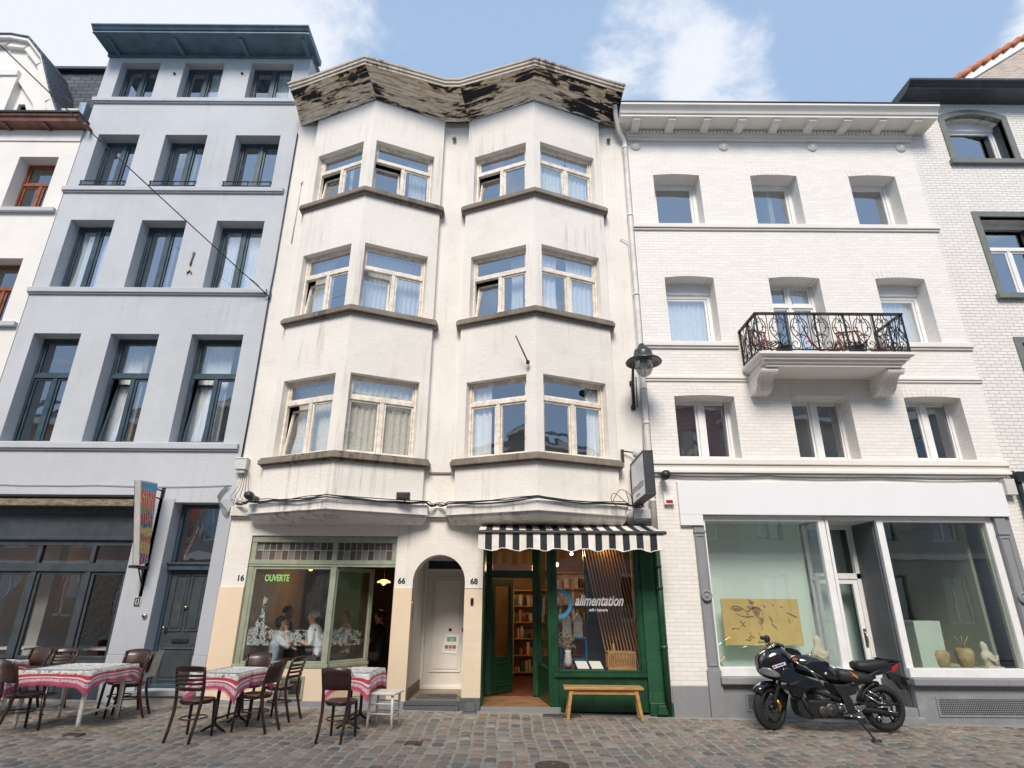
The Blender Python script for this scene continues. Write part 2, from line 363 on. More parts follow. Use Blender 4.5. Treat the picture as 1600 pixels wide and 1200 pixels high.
# ================================================================== windows
def curtain(parent, fr, u0, u1, z0, z1, d, mat, waves=9, amp=.022, seed=0, name='curtain', gather=0):
    rr = random.Random(seed); ph = rr.uniform(0, 6); wv = rr.uniform(.8, 1.3)*waves*(u1-u0)
    b = MB()
    def fn(s, t):
        g = s + (gather*(s-.5)*(-(1-t))*t*1.6)
        u = u0+(u1-u0)*g
        return fr_pt(fr, u, d+amp*math.sin(6.283*wv*s+ph+.5*math.sin(9*s+ph))*(1-.35*t), z0+(z1-z0)*t)
    b.grid(fn, max(12, int(46*(u1-u0))), 3); return b.build(name, mat, parent, recalc=False)
def window(parent, fr, u0, u1, z0, z1, d, fm, gm, fw=.05, trans=None, mull=True, tilt=(), curt=(), seed=0, name='window', sash=.038, bar=.07, arch=0, sd_=.0, cm=None, tsplit=False):
    """outer frame, transom bar, mullion and sashes in one mesh; panes and curtains as sub-parts"""
    b = MB(); g = MB(); D0, D1 = d, d+.07
    b.ring(fr, u0, u1, z0, z1, fw, D0, D1)
    iu0, iu1, iz0, iz1 = u0+fw, u1-fw, z0+fw, z1-fw
    cells = []
    zt = iz1
    if trans:
        b.fbox(fr, iu0, iu1, D0-.012, D1, trans-bar/2, trans+bar/2); zt = trans-bar/2
        if tsplit:
            um = (iu0+iu1)/2; b.fbox(fr, um-.03, um+.03, D0+.002, D1, trans+bar/2, iz1)
            cells += [(iu0, um-.03, trans+bar/2, iz1, 9), (um+.03, iu1, trans+bar/2, iz1, 9)]
        else: cells.append((iu0, iu1, trans+bar/2, iz1, 9))
    if mull:
        um = (iu0+iu1)/2; b.fbox(fr, um-bar/2, um+bar/2, D0-.006, D1-.003, iz0, zt)
        cells += [(iu0, um-bar/2, iz0, zt, 0), (um+bar/2, iu1, iz0, zt, 1)]
    else: cells.append((iu0, iu1, iz0, zt, 0))
    for (a, c, e, f, k) in cells:
        sh = .13 if k in tilt else 0
        dd = D0+.016+(.02 if sh else 0)
        b.ring(fr, a+.003, c-.003, e+.003, f-(.05 if sh else .003), sash, dd, dd+.04, 0, sh, e)
        q = [(a+sash, e+sash), (c-sash, e+sash), (c-sash, f-sash-(.05 if sh else 0)), (a+sash, f-sash-(.05 if sh else 0))]
        jt = .004*math.sin(seed*7.1+k*3.3)
        g.add([fr_pt(fr, x, dd+.02+(z-e)*sh+jt*(x-a)+jt*.7*(z-e), z) for x, z in q], [(0,1,2,3)])
    w_ = b.build(name, fm, parent, bevel=.006, seg=1)
    g.build('pane', gm, w_, recalc=False)
    for (a, c, kind) in curt:
        curtain(w_, fr, u0+(u1-u0)*a, u0+(u1-u0)*c, z0+.02, z1-.03, d+.11+(.14 if tilt else 0), cm or m_curt, seed=seed+int(a*10), gather=.5 if kind == 'g' else 0)
    return w_
def rect(u0, u1, z0, z1, rise=0, n=8):
    p = [(u0,z0),(u1,z0)]
    if rise: p += [(u1+(u0-u1)*i/n, z1-rise+rise*(1-(2*i/n-1)**2)) for i in range(n+1)]
    else: p += [(u1,z1),(u0,z1)]
    return p
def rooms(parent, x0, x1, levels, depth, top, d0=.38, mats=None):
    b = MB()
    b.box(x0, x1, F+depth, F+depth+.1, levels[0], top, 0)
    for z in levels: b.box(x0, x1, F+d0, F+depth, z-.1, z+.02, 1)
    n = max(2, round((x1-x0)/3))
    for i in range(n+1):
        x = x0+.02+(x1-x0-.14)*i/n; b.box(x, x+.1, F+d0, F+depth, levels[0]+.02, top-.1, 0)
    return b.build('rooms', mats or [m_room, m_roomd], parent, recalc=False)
def backshell(parent, x0, x1, z1, depth, mat, roofm):
    b = MB()
    b.box(x0, x0+.22, F+.36, F+depth, gz(x0)-.2, z1, 0); b.box(x1-.22, x1, F+.36, F+depth, gz(x1)-.2, z1, 0)
    b.box(x0, x1, F+depth, F+depth+.2, -.4, z1, 0)
    b.build('side_wall', mat, parent)
    b = MB(); b.box(x0+.03, x1-.03, F+.1, F+depth+.18, z1-.12, z1+.02); b.build('roof', roofm, parent)

# ================================================================== grey-blue townhouse
GX0, GX1 = -9.72, -4.88
gh = thing('townhouse', (-7.3, F, 0), 'grey-blue rendered townhouse with dark cornice, left of the bay-fronted building', 'building')
cols = [(-9.38,-8.45), (-7.87,-6.92), (-6.28,-5.27)]
rows = [(12.50,13.66), (9.99,11.47), (7.50,9.16), (4.32,6.50)]
holes = [rect(a, c, z0, z1) for z0, z1 in rows for a, c in cols]
holes += [rect(-9.5, -6.50, .0, 3.16), rect(-5.93, -5.11, .27, 3.23)]
b = MB(); b.wall(IDF, [(GX0,-.2),(GX1,-.2),(GX1,13.98),(GX0,13.98)], holes, 0, .36); b.build('wall', m_graywall, gh)
rooms(gh, GX0+.25, GX1-.25, [3.55, 6.95, 9.55, 12.15], 3.2, 13.9)
backshell(gh, GX0, GX1, 13.9, 8, m_graywall, m_slate)
for zb, x0, x1 in ((12.40, GX0-.03, -5.06), (9.88, GX0-.03, -4.97), (7.39, GX0-.03, -4.95), (4.18, GX0-.03, -4.97)):
    b = MB(); b.fbox(IDF, x0, x1, -.075, .0, zb, zb+.11); b.fbox(IDF, x0, x1, -.045, .0, zb-.03, zb); b.build('sill_band', m_grayband, gh, bevel=.012)
for r_, (z0, z1) in enumerate(rows):
    for c_, (a, c) in enumerate(cols):
        cur = [[(.5,.98,'s')], [], [(.05,.95,'g')], [(.02,.62,'s')]][r_]
        window(gh, IDF, a, c, z0, z1, .27 if r_ else .19, m_fgray, m_gw if r_ < 3 else m_gw2, fw=.055, trans=(5.70 if r_ == 3 else None), bar=.085, tilt=((0,) if r_ == 3 and c_ > 0 else ()),
               curt=cur if (r_+c_) % 3 else [], seed=r_*5+c_)
        if r_ == 1:
            b = MB(); b.tube([(a-.05,F-.03,z0+.16),(c+.0,F-.03,z0+.16)], .014); b.tube([(a-.05,F-.03,z0+.05),(c,F-.03,z0+.05)], .014)
            for x in (a-.03, (a+c)/2, c-.02): b.tube([(x,F-.03,z0-.01),(x,F-.03,z0+.16)], .012)
            for x in (a-.04, c-.01): b.tube([(x,F-.03,z0+.16),(x,F+.02,z0+.16)], .01)
            b.build('window_guard', m_black, gh)
# cornice
b = MB()
b.fbox(IDF, GX0-.02, GX1+.04, -.06, .0, 13.80, 13.88)
b.fbox(IDF, GX0-.02, GX1+.06, -.62, .30, 13.88, 13.91)
b.loft([[(x, F-.60, 13.885), (x, F-.60, 13.95), (x, F-.63, 13.96), (x, F-.66, 14.01), (x, F-.70, 14.03), (x, F-.70, 14.06), (x, F+.3, 14.07), (x, F+.3, 13.915), (x, F-.5, 13.912)] for x in (GX0-.04, GX1+.13)], smooth=False)
b.build('cornice', m_cornb, gh)
for x in (-9.5, -7.95, -6.42, -4.97):
    b = MB(); b.slab([(F-.50,13.88),(F-.50,13.83),(F-.12,13.80),(F-.06,13.80),(F-.06,13.88)], 0, x, x+.09); b.build('cornice_bracket', m_cornb, gh, bevel=.008)
b = MB(); b.box(GX1-.02, GX1+.06, F-.1, F+7.9, 13.86, 13.95); b.build('eaves_trim', m_cornb, gh)
# wall anchors
b = MB(); b.tube([(-6.62,F-.02,8.05),(-6.61,F-.02,8.22),(-6.60,F-.02,8.36)], [.018,.014,.026]); b.tube([(-6.65,F-.02,7.86),(-6.60,F-.02,7.93),(-6.56,F-.02,7.86)], .016); b.build('wall_anchor', simple('rust_stained_iron',(.20,.13,.09),.7,.3), gh)
for x, z in ((-8.05,13.3), (-6.45,13.32)):
    b = MB(); b.lathe([(.03,-.03),(.03,0)], (x,F,z), 'y', 8); b.build('wall_plug', m_dark, gh)
# restaurant front
b = MB()
b.fbox(IDF, -9.5, -6.50, .10, .36, 2.58, 3.16); b.fbox(IDF, -9.5, -6.50, .06, .10, 3.02, 3.16); b.fbox(IDF, -9.5, -6.5, .07, .10, 2.58, 2.64)
b.build('fascia_board', m_fgray2, gh, bevel=.008)
b = MB()
b.fbox(IDF, -9.5, -6.50, .12, .22, 2.50, 2.58); b.fbox(IDF, -9.5, -6.50, .10, .24, 2.06, 2.20); b.fbox(IDF, -9.5, -6.50, .12, .22, 0.02, .70)
b.fbox(IDF, -9.5, -6.50, .09, .12, .62, .70); b.fbox(IDF, -9.42, -8.2, .105, .12, .20, .56); b.fbox(IDF, -8.0, -7.3, .105, .12, .20, .56)
for x in (-9.5, -6.585): b.fbox(IDF, x, x+.085, .12, .21, .70, 2.50)
for x in (-8.16, -7.23): b.fbox(IDF, x-.045, x+.045, .11, .22, .70, 2.06); b.fbox(IDF, x-.035, x+.035, .12, .21, 2.20, 2.50)
for a, c in ((-9.41,-8.21),(-8.11,-7.28),(-7.18,-6.59)): b.ring(IDF, a+.004, c-.004, .704, 2.056, .045, .135, .19)
sf = b.build('shopfront', m_fgray2, gh, bevel=.006, seg=1)
b = MB()
for a, c in ((-9.40,-8.22),(-8.10,-7.29),(-7.17,-6.60)):
    b.add([fr_pt(IDF,*q) for q in ((a,.16,.71),(c,.165,.71),(c,.158,2.05),(a,.162,2.05))], [(0,1,2,3)]); b.add([fr_pt(IDF,*q) for q in ((a,.16,2.2),(c,.16,2.2),(c,.165,2.5),(a,.165,2.5))], [(0,1,2,3)])
b.build('shop_window', m_gr, sf, recalc=False)
# dining room behind
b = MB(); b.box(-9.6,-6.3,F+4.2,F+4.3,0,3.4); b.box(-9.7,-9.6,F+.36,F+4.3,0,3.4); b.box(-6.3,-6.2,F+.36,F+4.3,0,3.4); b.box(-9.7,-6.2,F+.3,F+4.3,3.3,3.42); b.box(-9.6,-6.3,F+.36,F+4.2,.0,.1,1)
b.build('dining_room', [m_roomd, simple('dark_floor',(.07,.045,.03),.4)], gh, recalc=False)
# rolled awning case
b = MB(); b.slab([(F-.16,3.14),(F-.16,3.24),(F-.10,3.29),(F,3.31),(F,3.14)], 0, -9.6, -6.56); b.box(-9.62,-6.54,F-.18,F,3.285,3.325,1)
mrust = simple('rusty_sheet_metal', (.23,.19,.13), .6, .6, 9, sc3=(1,1,4), bump=.2)
tag(b.build('awning_case', [mrust, m_dark]), 'rusty closed awning case running above the dark restaurant front', 'awning case')
# door
dr = thing('t', (0,0,0), None, None); bpy.data.objects.remove(dr)
def panel_door(parent, x0, x1, y, z0, z1, mat, panels, name='door', hand=True):
    b = MB(); b.box(x0, x1, y, y+.05, z0, z1)
    for a, c, e, f in panels:
        X0, X1, Z0, Z1 = x0+(x1-x0)*a, x0+(x1-x0)*c, z0+(z1-z0)*e, z0+(z1-z0)*f
        b.ring((0,y,1,0), X0, X1, Z0, Z1, .022, -.018, .0); b.box(X0+.05, X1-.05, y-.012, y, Z0+.05, Z1-.05)
    return b.build(name, mat, parent, bevel=.005, seg=1)
b = MB(); b.ring(IDF, -5.93, -5.11, .27, 3.23, .06, .26, .34); b.fbox(IDF, -5.95, -5.10, .17, .33, 2.10, 2.22); b.fbox(IDF, -5.95, -5.10, .14, .33, 2.19, 2.225); fd = b.build('door_frame', m_fgray, gh, bevel=.008)
b = MB(); b.add([fr_pt(IDF,*q) for q in ((-5.87,.30,2.22),(-5.17,.30,2.22),(-5.17,.305,3.17),(-5.87,.30,3.17))], [(0,1,2,3)]); b.build('transom_pane', m_gw2, fd, recalc=False)
dd = panel_door(gh, -5.87, -5.17, F+.28, .29, 2.10, m_fgray2, [(.12,.47,.46,.96),(.53,.88,.46,.96),(.12,.88,.05,.32)])
b = MB(); b.lathe([(.035,-.02),(.03,-.035),(.012,-.05)], (-5.52,F+.28,1.50), 'y', 12); b.lathe([(.012,-.09),(.03,-.075),(.03,-.06),(.012,-.05),(.012,0)], (-5.80,F+.27,1.18), 'y', 10)
b.build('door_knob', simple('brass',(.5,.38,.18),.3,metal=1), dd)
b = MB(); b.box(-5.66,-5.38,F+.255,F+.272,.95,1.02); b.build('letter_slot', m_dark, dd, bevel=.006)
# stone jambs and step
b = MB()
for x0, x1 in ((-6.50,-5.93), (-5.11,GX1)):
    b.box(x0+.0, x1, F-.035, F-.002, gz(x0)-.1, .78); b.box(x0, x1, F-.02, F-.003, .782, 3.3)
b.build('stone_facing', m_graystone, gh, bevel=.01)
b = MB(); b.box(-6.05,-4.98,F-.13,F+.30,.02,.21); b.box(-6.08,-4.95,F-.17,F+.28,.21,.265); b.build('doorstep', stucco('step_stone',(.27,.265,.25),(.12,.115,.11),.7,.5), gh, bevel=.01)
b = MB(); b.lathe([(.035,-.03),(.04,-.012),(.04,0)], (-6.02,F-.03,1.37), 'y', 14); b.lathe([(.014,-.045),(.014,-.03)], (-6.02,F-.03,1.37), 'y', 10, 1)
tag(b.build('doorbell', [m_steel, m_dark]), 'round metal doorbell on the stone left of the slate-grey door', 'doorbell')
b = MB(); b.box(-6.25,-6.13,F-.035,F-.02,1.52,1.66); b.ring((0,F,1,0),-6.235,-6.145,1.53,1.65,.014,-.045,-.036,1); b.box(-6.20,-6.18,F-.045,F-.036,1.56,1.62,1)
tag(b.build('plaque', [m_plast, m_dark]), 'small square plaque on the grey pier under the colourful hanging sign', 'plaque')

# ================================================================== white bay-fronted building
MX0, MX1 = -4.88, 2.55
mh = thing('bay_building', (-1.15, F, 0), 'white rendered building with two angular bays under a peeling zigzag eave', 'building')
ap = .44
arch = [(-1.65,.12),(-.77,.12)]+[(-1.21+ap*math.cos(math.pi*i/16), 1.93+ap*math.sin(math.pi*i/16)) for i in range(17)]
b = MB()
b.wall(IDF, [(MX0,1.86),(MX1,1.86),(MX1,3.12),(MX0,3.12)], [], 0, .34) if False else None
def clip(poly, z, above):
    o = []
    for i in range(len(poly)):
        p, q = poly[i], poly[(i+1) % len(poly)]; ip = (p[1] >= z) == above or p[1] == z; iq = (q[1] >= z) == above or q[1] == z
        if ip: o.append(p)
        if ip != iq and p[1] != q[1]: t = (z-p[1])/(q[1]-p[1]); o.append((p[0]+(q[0]-p[0])*t, z))
    return o
ZB = 1.83
# upper zone white, outline runs round the openings
U = [(MX0,ZB),(-4.47,ZB),(-4.47,2.67),(-1.96,2.67),(-1.96,ZB),(-1.65,ZB)]+[p for p in arch[2:][::-1]]+[(-.77,ZB),(-.47,ZB),(-.47,2.78),(2.545,2.78),(2.545,3.12),(MX0,3.12)]
b.wall(IDF, U, [], 0, .34)
# piers above
for x0, x1 in ((MX0,-4.40),(-1.55,-1.0),(1.9,MX1)): b.wall(IDF, [(x0,3.12),(x1,3.12),(x1,11.86),(x0,11.86)], [], 0, .34)
b.build('wall', m_white, mh)
b = MB()
b.fbox(IDF, MX0, -4.47, -.018, .34, .14, ZB); b.build('beige_dado', m_beige, mh, bevel=.004, seg=1)
b = MB(); b.fbox(IDF, -1.96, -1.65, -.018, .34, .14, ZB)
b.build('beige_dado', m_beige, mh, bevel=.004, seg=1)
b = MB(); b.fbox(IDF, -1.96, -1.67, .342, .9, .14, ZB); b.build('passage_wall', m_beige, mh)
b = MB(); b.fbox(IDF, -.77, -.47, -.018, .34, .20, ZB-.01); b.build('beige_brick_pier', m_beigeb, mh)
b = MB(); b.fbox(IDF, -.80, -.47, -.05, .34, -.1, .20); b.slab([(-.73,.02),(-.52,.02),(-.56,.14),(-.69,.14)], 1, F-.15, F-.05); b.box(-.75,-.50,F-.17,F-.05,-.06,.02)
b.build('pier_base', m_stoned, mh, bevel=.012)
b = MB(); b.fbox(IDF, MX0, -1.96, -.05, .0, -.2, .135); b.fbox(IDF, -1.96, -1.66, -.06, .34, -.1, .14); b.build('plinth', m_stone, mh, bevel=.01)
# bays
BAYS = [(-4.40,-2.975,-1.55), (-1.0,.43,1.9)]
APX, END = .75, .15
def bayline(e0, ec, e1, o):   # outline of a bay, grown outward by o
    return [(e0-o*.8, F), (e0-o*.8, F-END-o*.62), (ec, F-APX-o*1.08), (e1+o*.8, F-END-o*.62), (e1+o*.8, F)]
wr = [(9.42,10.69,10.28), (6.75,8.16,7.68), (3.99,5.44,5.02)]
for bi, (e0, ec, e1) in enumerate(BAYS):
    b = MB(); wins = []
    for side in (0, 1):
        p, q = ((e0, F-END), (ec, F-APX)) if side == 0 else ((ec, F-APX), (e1, F-END))
        Ln = math.hypot(q[0]-p[0], q[1]-p[1]); fr = (p[0], p[1], (q[0]-p[0])/Ln, (q[1]-p[1])/Ln); k = Ln/(q[0]-p[0])
        xs = (e0+.155, ec-.175) if side == 0 else (ec+.10, e1-.17)
        if bi == 1 and side == 1: xs = (ec+.125, e1-.155)
        u0, u1 = (xs[0]-p[0])*k, (xs[1]-p[0])*k
        m_ = .235*math.tan(math.asin((APX-END)/Ln)) 
        b.wall(fr, [(0,3.1),(Ln,3.1),(Ln,11.86),(0,11.86)], [rect(u0,u1,z0,z1) for z0,z1,_ in wr], 0, .20)
        wins.append((fr, u0, u1))
    b.box(e0, e0+.16, F-END+.06, F+.1, 3.1, 11.86); b.box(e1-.16, e1, F-END+.06, F+.1, 3.1, 11.86)
    b.build('bay_wall', m_white, mh)
    for side, (fr, u0, u1) in enumerate(wins):
        for r_, (z0, z1, zt) in enumerate(wr):
            key = (bi, side, r_)
            tl = (0,) if key in ((0,0,0),(0,1,0),(1,0,0),(0,0,1),(0,1,1),(1,0,1),(0,0,2)) else ()
            ct = {(0,1,0):[(.62,.98,'g')],(1,1,0):[(.05,.55,'g'),(.55,.98,'g')],(0,0,1):[(.03,.45,'s')],(0,1,1):[(.03,.98,'s')],(1,0,1):[(.6,.85,'g')],(1,1,1):[(.05,.35,'g'),(.5,.98,'s')],
                  (0,0,2):[(.02,.98,'g')],(0,1,2):[(.03,.98,'s')],(1,0,2):[(.02,.35,'s')],(1,1,2):[(.75,.98,'g')],(0,0,0):[(.5,.6,'g')]}.get(key, [])
            window(mh, fr, u0+.004, u1-.004, z0+.002, z1-.002, .13, m_fcream, m_gw if r_ < 2 else m_gw2, fw=.042, trans=zt, bar=.075, tilt=tl, curt=ct, seed=bi*20+side*7+r_, sash=.034,
                   cm=m_curtb if (bi, r_) == (0, 2) else m_curt)
    for z0, _, _ in wr:
        b = MB(); b.prism(bayline(e0,ec,e1,.115), z0-.125, z0-.045); b.prism(bayline(e0,ec,e1,.085), z0-.045, z0-.004); b.prism(bayline(e0,ec,e1,.06), z0-.165, z0-.125)
        b.build('window_sill', m_sill, mh, bevel=.008)
    b = MB(); b.prism(bayline(e0,ec,e1,.14), 3.02, 3.17); b.prism(bayline(e0,ec,e1,.165), 2.995, 3.02)
    L1 = bayline(e0,ec,e1,.10); L2 = bayline(e0,ec,e1,.03); 
    b.prism(L1, 2.955, 2.995)
    def shr(l, k): return [(ec+(x-ec)*(1-.06*k), F-(F-y)*(1-.62*k)) for x, y in l]
    prev = L1
    secs = []
    for i in range(6):
        t = i/5; l = shr(L1, t); z = 2.955-.10*math.sin(t*math.pi/2); secs.append([(x,y,z) for x, y in l])
    b.loft(secs, smooth=False); b.build('bay_ledge', m_white2, mh, bevel=.006, seg=1)
for x0, x1 in ((MX0,-4.515),(-1.435,-1.115),(2.015,MX1-.03)): b = MB(); b.fbox(IDF, x0, x1, -.10, 0, 2.99, 3.15); b.fbox(IDF, x0, x1, -.05, 0, 2.955, 2.99); b.build('string_course', m_white2, mh, bevel=.008)
b = MB(); b.fbox(IDF, -1.47, -1.08, -.03, 0, 3.76, 3.79); b.build('pier_band', m_sill, mh)
# room behind upper floors
rooms(mh, MX0+.25, MX1-.25, [3.16, 6.1, 8.85], 3.4, 11.7, d0=.345)
backshell(mh, MX0+.002, MX1-.002, 11.8, 8, m_white, m_slate)
# eave
inn = [(-4.86,-.0),(-4.45,-.17),(-2.975,-.775),(-1.53,-.16),(-1.02,-.16),(.43,-.775),(1.95,-.17),(2.42,.0)]
outr = [(-4.90,-.64),(-4.52,-.78),(-3.12,-1.33),(-1.50,-.78),(-1.19,-.78),(.43,-1.33),(2.03,-.78),(2.38,-.66)]
me_ = Mt('peeling_soffit_paint')
sta = me_.new('ShaderNodeAttribute', attribute_name='st').outputs['Vector']
vv = me_.noise(1.0, 10, .66, vec=sta, sc3=(1.6,9,1.3), dist=.35); v2 = me_.noise(1.0, 8, .7, vec=sta, sc3=(3,34,2)); v3 = me_.noise(1.0, 2, .5, vec=sta, sc3=(.45,1.2,1))
fcol = me_.mix(me_.ramp(v2, .46, .62), (.88,.76,.60), (.42,.29,.19)); blk = me_.math('ADD', vv, me_.math('MULTIPLY', me_.math('SUBTRACT', v3, .5), .55))
fcol = me_.mix(me_.ramp(blk, .47, .53), fcol, (.34,.22,.13)); fcol = me_.mix(me_.ramp(blk, .515, .535), fcol, (.014,.014,.018)); me_.col(fcol); me_.set(.8); me_.bump(vv, .5, .02)
mf_ = stucco('weathered_eave_board', (.60,.53,.45), (.14,.11,.085), .95, .6, (.42,.34,.26), .5, (.38,.6))
def row(pl, z): return [(x, F+y, z) for x, y in pl]
def lerp(t, z, sag=0): return [(a[0]+(c[0]-a[0])*t, F+a[1]+(c[1]-a[1])*t, z) for a, c in zip(inn, outr)]
rws = [row(inn,11.74), row([(x,y-.04) for x,y in inn],11.80), lerp(.12,11.845), lerp(.30,11.90), lerp(.31,11.93), lerp(.50,11.985), lerp(.51,12.01), lerp(.75,12.07), lerp(.76,12.09), lerp(.99,12.13)]
b = MB(); st_ = []
arc = [0]
for p_, q_ in zip(inn, inn[1:]): arc.append(arc[-1]+math.hypot(q_[0]-p_[0], q_[1]-p_[1]))
for k, (r0, r1) in enumerate(zip(rws, rws[1:])):
    for i in range(7):
        b.add([r0[i], r0[i+1], r1[i+1], r1[i]], [(0,1,2,3)]); t0, t1 = k*.1, (k+1)*.1; st_ += [(arc[i],t0,i//2), (arc[i+1],t0,i//2), (arc[i+1],t1,i//2), (arc[i],t1,i//2)]
for i in (0, 7): b.add([r_[i] for r_ in rws]+[(inn[i][0], F+.0, 12.13)], [tuple(range(len(rws)+1))]); st_ += [(arc[i]+.1*k,.1*k,0) for k in range(len(rws)+1)]
so_ = b.build('soffit', me_.m, mh, recalc=False); a_ = so_.data.attributes.new('st', 'FLOAT_VECTOR', 'POINT'); a_.data.foreach_set('vector', [c for v in st_ for c in v])
b = MB()
def grow(pl, o): 
    return [(x+(-o if i == 0 else o if i == 7 else 0), y-o*1.0) for i, (x, y) in enumerate(pl)]
prof = [(0,12.10),(.015,12.10),(.015,12.15),(.045,12.165),(.045,12.215),(.07,12.235),(.075,12.275),(.03,12.30)]
rr_ = [row(grow(outr,o), z) for o, z in prof]+[row([(x,.3) for x, y in outr], 12.34)]
for r0, r1 in zip(rr_, rr_[1:]):
    for i in range(7): b.add([r0[i], r0[i+1], r1[i+1], r1[i]], [(0,1,2,3)])
for i in (0, 7): b.add([r_[i] for r_ in rr_]+[(outr[i][0], F+.3, 12.10)], [tuple(range(len(rr_)+1))])
b.prism([(-4.86,F+.0),(2.5,F+.0),(2.5,F+7.9),(-4.86,F+7.9)], 11.9, 12.0)
b.build('eave_board', mf_, mh, recalc=False)
random.seed(8); b = MB()
for k in range(0):
    i = random.choice([0,1,2,4,5]); t = random.random(); a, c = outr[i], outr[i+1]
    x = a[0]+(c[0]-a[0])*t; y = F+a[1]+(c[1]-a[1])*t-.03; b.box(x, x+random.uniform(.05,.3), y-.02, y+.1, 12.29, 12.30+random.uniform(.006,.03))
for x, z in ((-1.33,11.35),(2.13,11.35)):
    b = MB(); b.lathe([(.02,-.10),(.045,-.08),(.045,-.04),(.02,-.02),(.02,0)], (x,F,z), 'y', 10); b.build('eye_bolt', m_sill, mh)
b = MB(); b.lathe([(.16,0),(.15,.2),(.02,.42)], (-1.55,F+1.6,12.3), n=5); b.lathe([(.14,0),(.16,.12),(.02,.46)], (-1.25,F+1.7,12.3), n=5); b.build('roof_finial', m_plast, mh)
# iron flag holder on bay
b = MB(); b.tube([(.06,F-.98,6.05),(.28,F-.80,5.62)], .014); b.lathe([(.03,-.03),(.035,.03)], (.28,F-.78,5.62), 'z', 8); tag(b.build('flag_holder', m_redb), 'thin rusty flag holder rod sticking out of the right bay', 'flag holder')

# ---- cafe front (sage green), window set forward, angled return, dark doorway
cf = thing('cafe_front', (-3.2, F, .1), None, None); cf.parent = mh; cf.location = (-3.2+1.15, 0, .1)
b = MB()
b.fbox(IDF, -4.47, -1.96, .03, .12, 2.56, 2.665)
b.fbox(IDF, -4.47, -1.96, .03, .12, 2.16, 2.27); b.fbox(IDF, -4.47, -1.96, .02, .03, 2.20, 2.27)
b.fbox(IDF, -4.47, -4.38, .04, .12, .62, 2.56); b.fbox(IDF, -3.07, -2.98, .035, .12, 2.27, 2.56); b.fbox(IDF, -2.045, -1.96, .04, .12, 2.27, 2.56)
b.fbox(IDF, -3.06, -2.96, .025, .12, .66, 2.16)
b.fbox(IDF, -4.38, -3.06, .05, .10, .66, .70); b.fbox(IDF, -4.38, -3.06, .05, .10, 2.12, 2.16); b.fbox(IDF, -4.38, -4.335, .05, .10, .70, 2.12)
b.fbox(IDF, -4.47, -2.93, -.03, .12, .605, .66)
CF = (-2.96, F+.06, math.cos(R(52)), math.sin(R(52))); CL = .82
b.fbox(CF, .0, CL, -.03, .05, .605, .66); b.fbox(CF, 0, CL, -.0, .05, 2.10, 2.16); b.fbox(CF, CL-.07, CL, 0, .05, .66, 2.10); b.fbox(CF, 0, .04, 0, .05, .66, 2.10); b.fbox(CF, .04, CL-.07, .005, .045, .66, .70)
cw = b.build('window_frame', m_fgreen, cf, bevel=.005, seg=1)
b = MB(); b.add([fr_pt(IDF,*q) for q in ((-4.33,.075,.70),(-3.06,.08,.70),(-3.06,.075,2.12),(-4.33,.078,2.12))], [(0,1,2,3)]); b.add([fr_pt(CF,*q) for q in ((.04,.02,.70),(CL-.07,.02,.70),(CL-.07,.022,2.1),(.04,.02,2.1))], [(0,1,2,3)])
b.build('shop_window', m_gs, cw, recalc=False)
# leaded lights
cath_m = []
def cath(nm, c):
    m = Mt(nm); m.col(c); m.set(.35); m.b.inputs['Transmission Weight'].default_value = .25; return m.m
cath_m = [cath('cathedral_glass_brown',(.14,.11,.095)), cath('cathedral_glass_grey',(.26,.25,.235)), cath('cathedral_glass_dark',(.085,.065,.06))]
random.seed(2)
for a, c, n in ((-4.38,-3.07,12),(-2.98,-2.045,9)):
    b = MB(); g = MB()
    for i in range(n):
        x0 = a+(c-a)*i/n; x1 = a+(c-a)*(i+1)/n
        for z0, z1 in ((2.27,2.43),(2.43,2.56)):
            g.add([fr_pt(IDF,x0,.08,z0), fr_pt(IDF,x1,.08,z0), fr_pt(IDF,x1,.08+random.uniform(-.003,.003),z1), fr_pt(IDF,x0,.08,z1)], [(0,1,2,3)], random.choice([0,0,1,2]))
        b.fbox(IDF, x0-.005, x0+.005, .07, .09, 2.27, 2.56)
    b.fbox(IDF, a, c, .068, .088, 2.425, 2.437)
    b.build('lead_strips', simple('lead',(.42,.42,.40),.5), cw); g.build('leaded_pane', cath_m, cw, recalc=False)
b = MB(); b.fbox(IDF, -4.47, -2.96, -.018, .10, .135, .605); b.fbox(CF, .0, CL, -.012, .06, .135, .605); b.fbox(IDF, -4.47, -2.9, .1, .3, .1, .16); b.build('beige_base', m_beige, cf, bevel=.004, seg=1)
b = MB(); b.ring(IDF, -3.66, -3.27, .16, .49, .035, -.045, -.015); b.fbox(IDF, -3.625, -3.305, -.03, -.018, .195, .455, 1); b.fbox(IDF, -3.50, -3.31, -.04, -.03, .24, .43, 2); b.build('cellar_vent', [m_fgreen, m_olive, m_dark], cf, bevel=.004, seg=1)
b = MB(); b.fbox(IDF, -2.42, -1.96, .02, 1.0, .02, .13); b.fbox(IDF, -2.97, -2.42, .12, 1.0, .02, .13); b.build('threshold', m_stone, cf)
# cafe room
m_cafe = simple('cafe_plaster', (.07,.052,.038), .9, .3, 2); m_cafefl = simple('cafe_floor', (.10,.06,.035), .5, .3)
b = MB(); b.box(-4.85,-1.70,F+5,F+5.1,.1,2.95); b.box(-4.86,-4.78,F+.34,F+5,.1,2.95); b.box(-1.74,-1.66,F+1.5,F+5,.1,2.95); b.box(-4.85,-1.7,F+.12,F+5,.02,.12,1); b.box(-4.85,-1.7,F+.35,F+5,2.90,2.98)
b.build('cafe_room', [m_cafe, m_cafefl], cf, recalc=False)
b = MB(); b.box(-3.95,-3.30,F+3.2,F+3.35,.12,2.9); b.build('green_partition', simple('teal_green_wall',(.02,.14,.10),.4), cf)
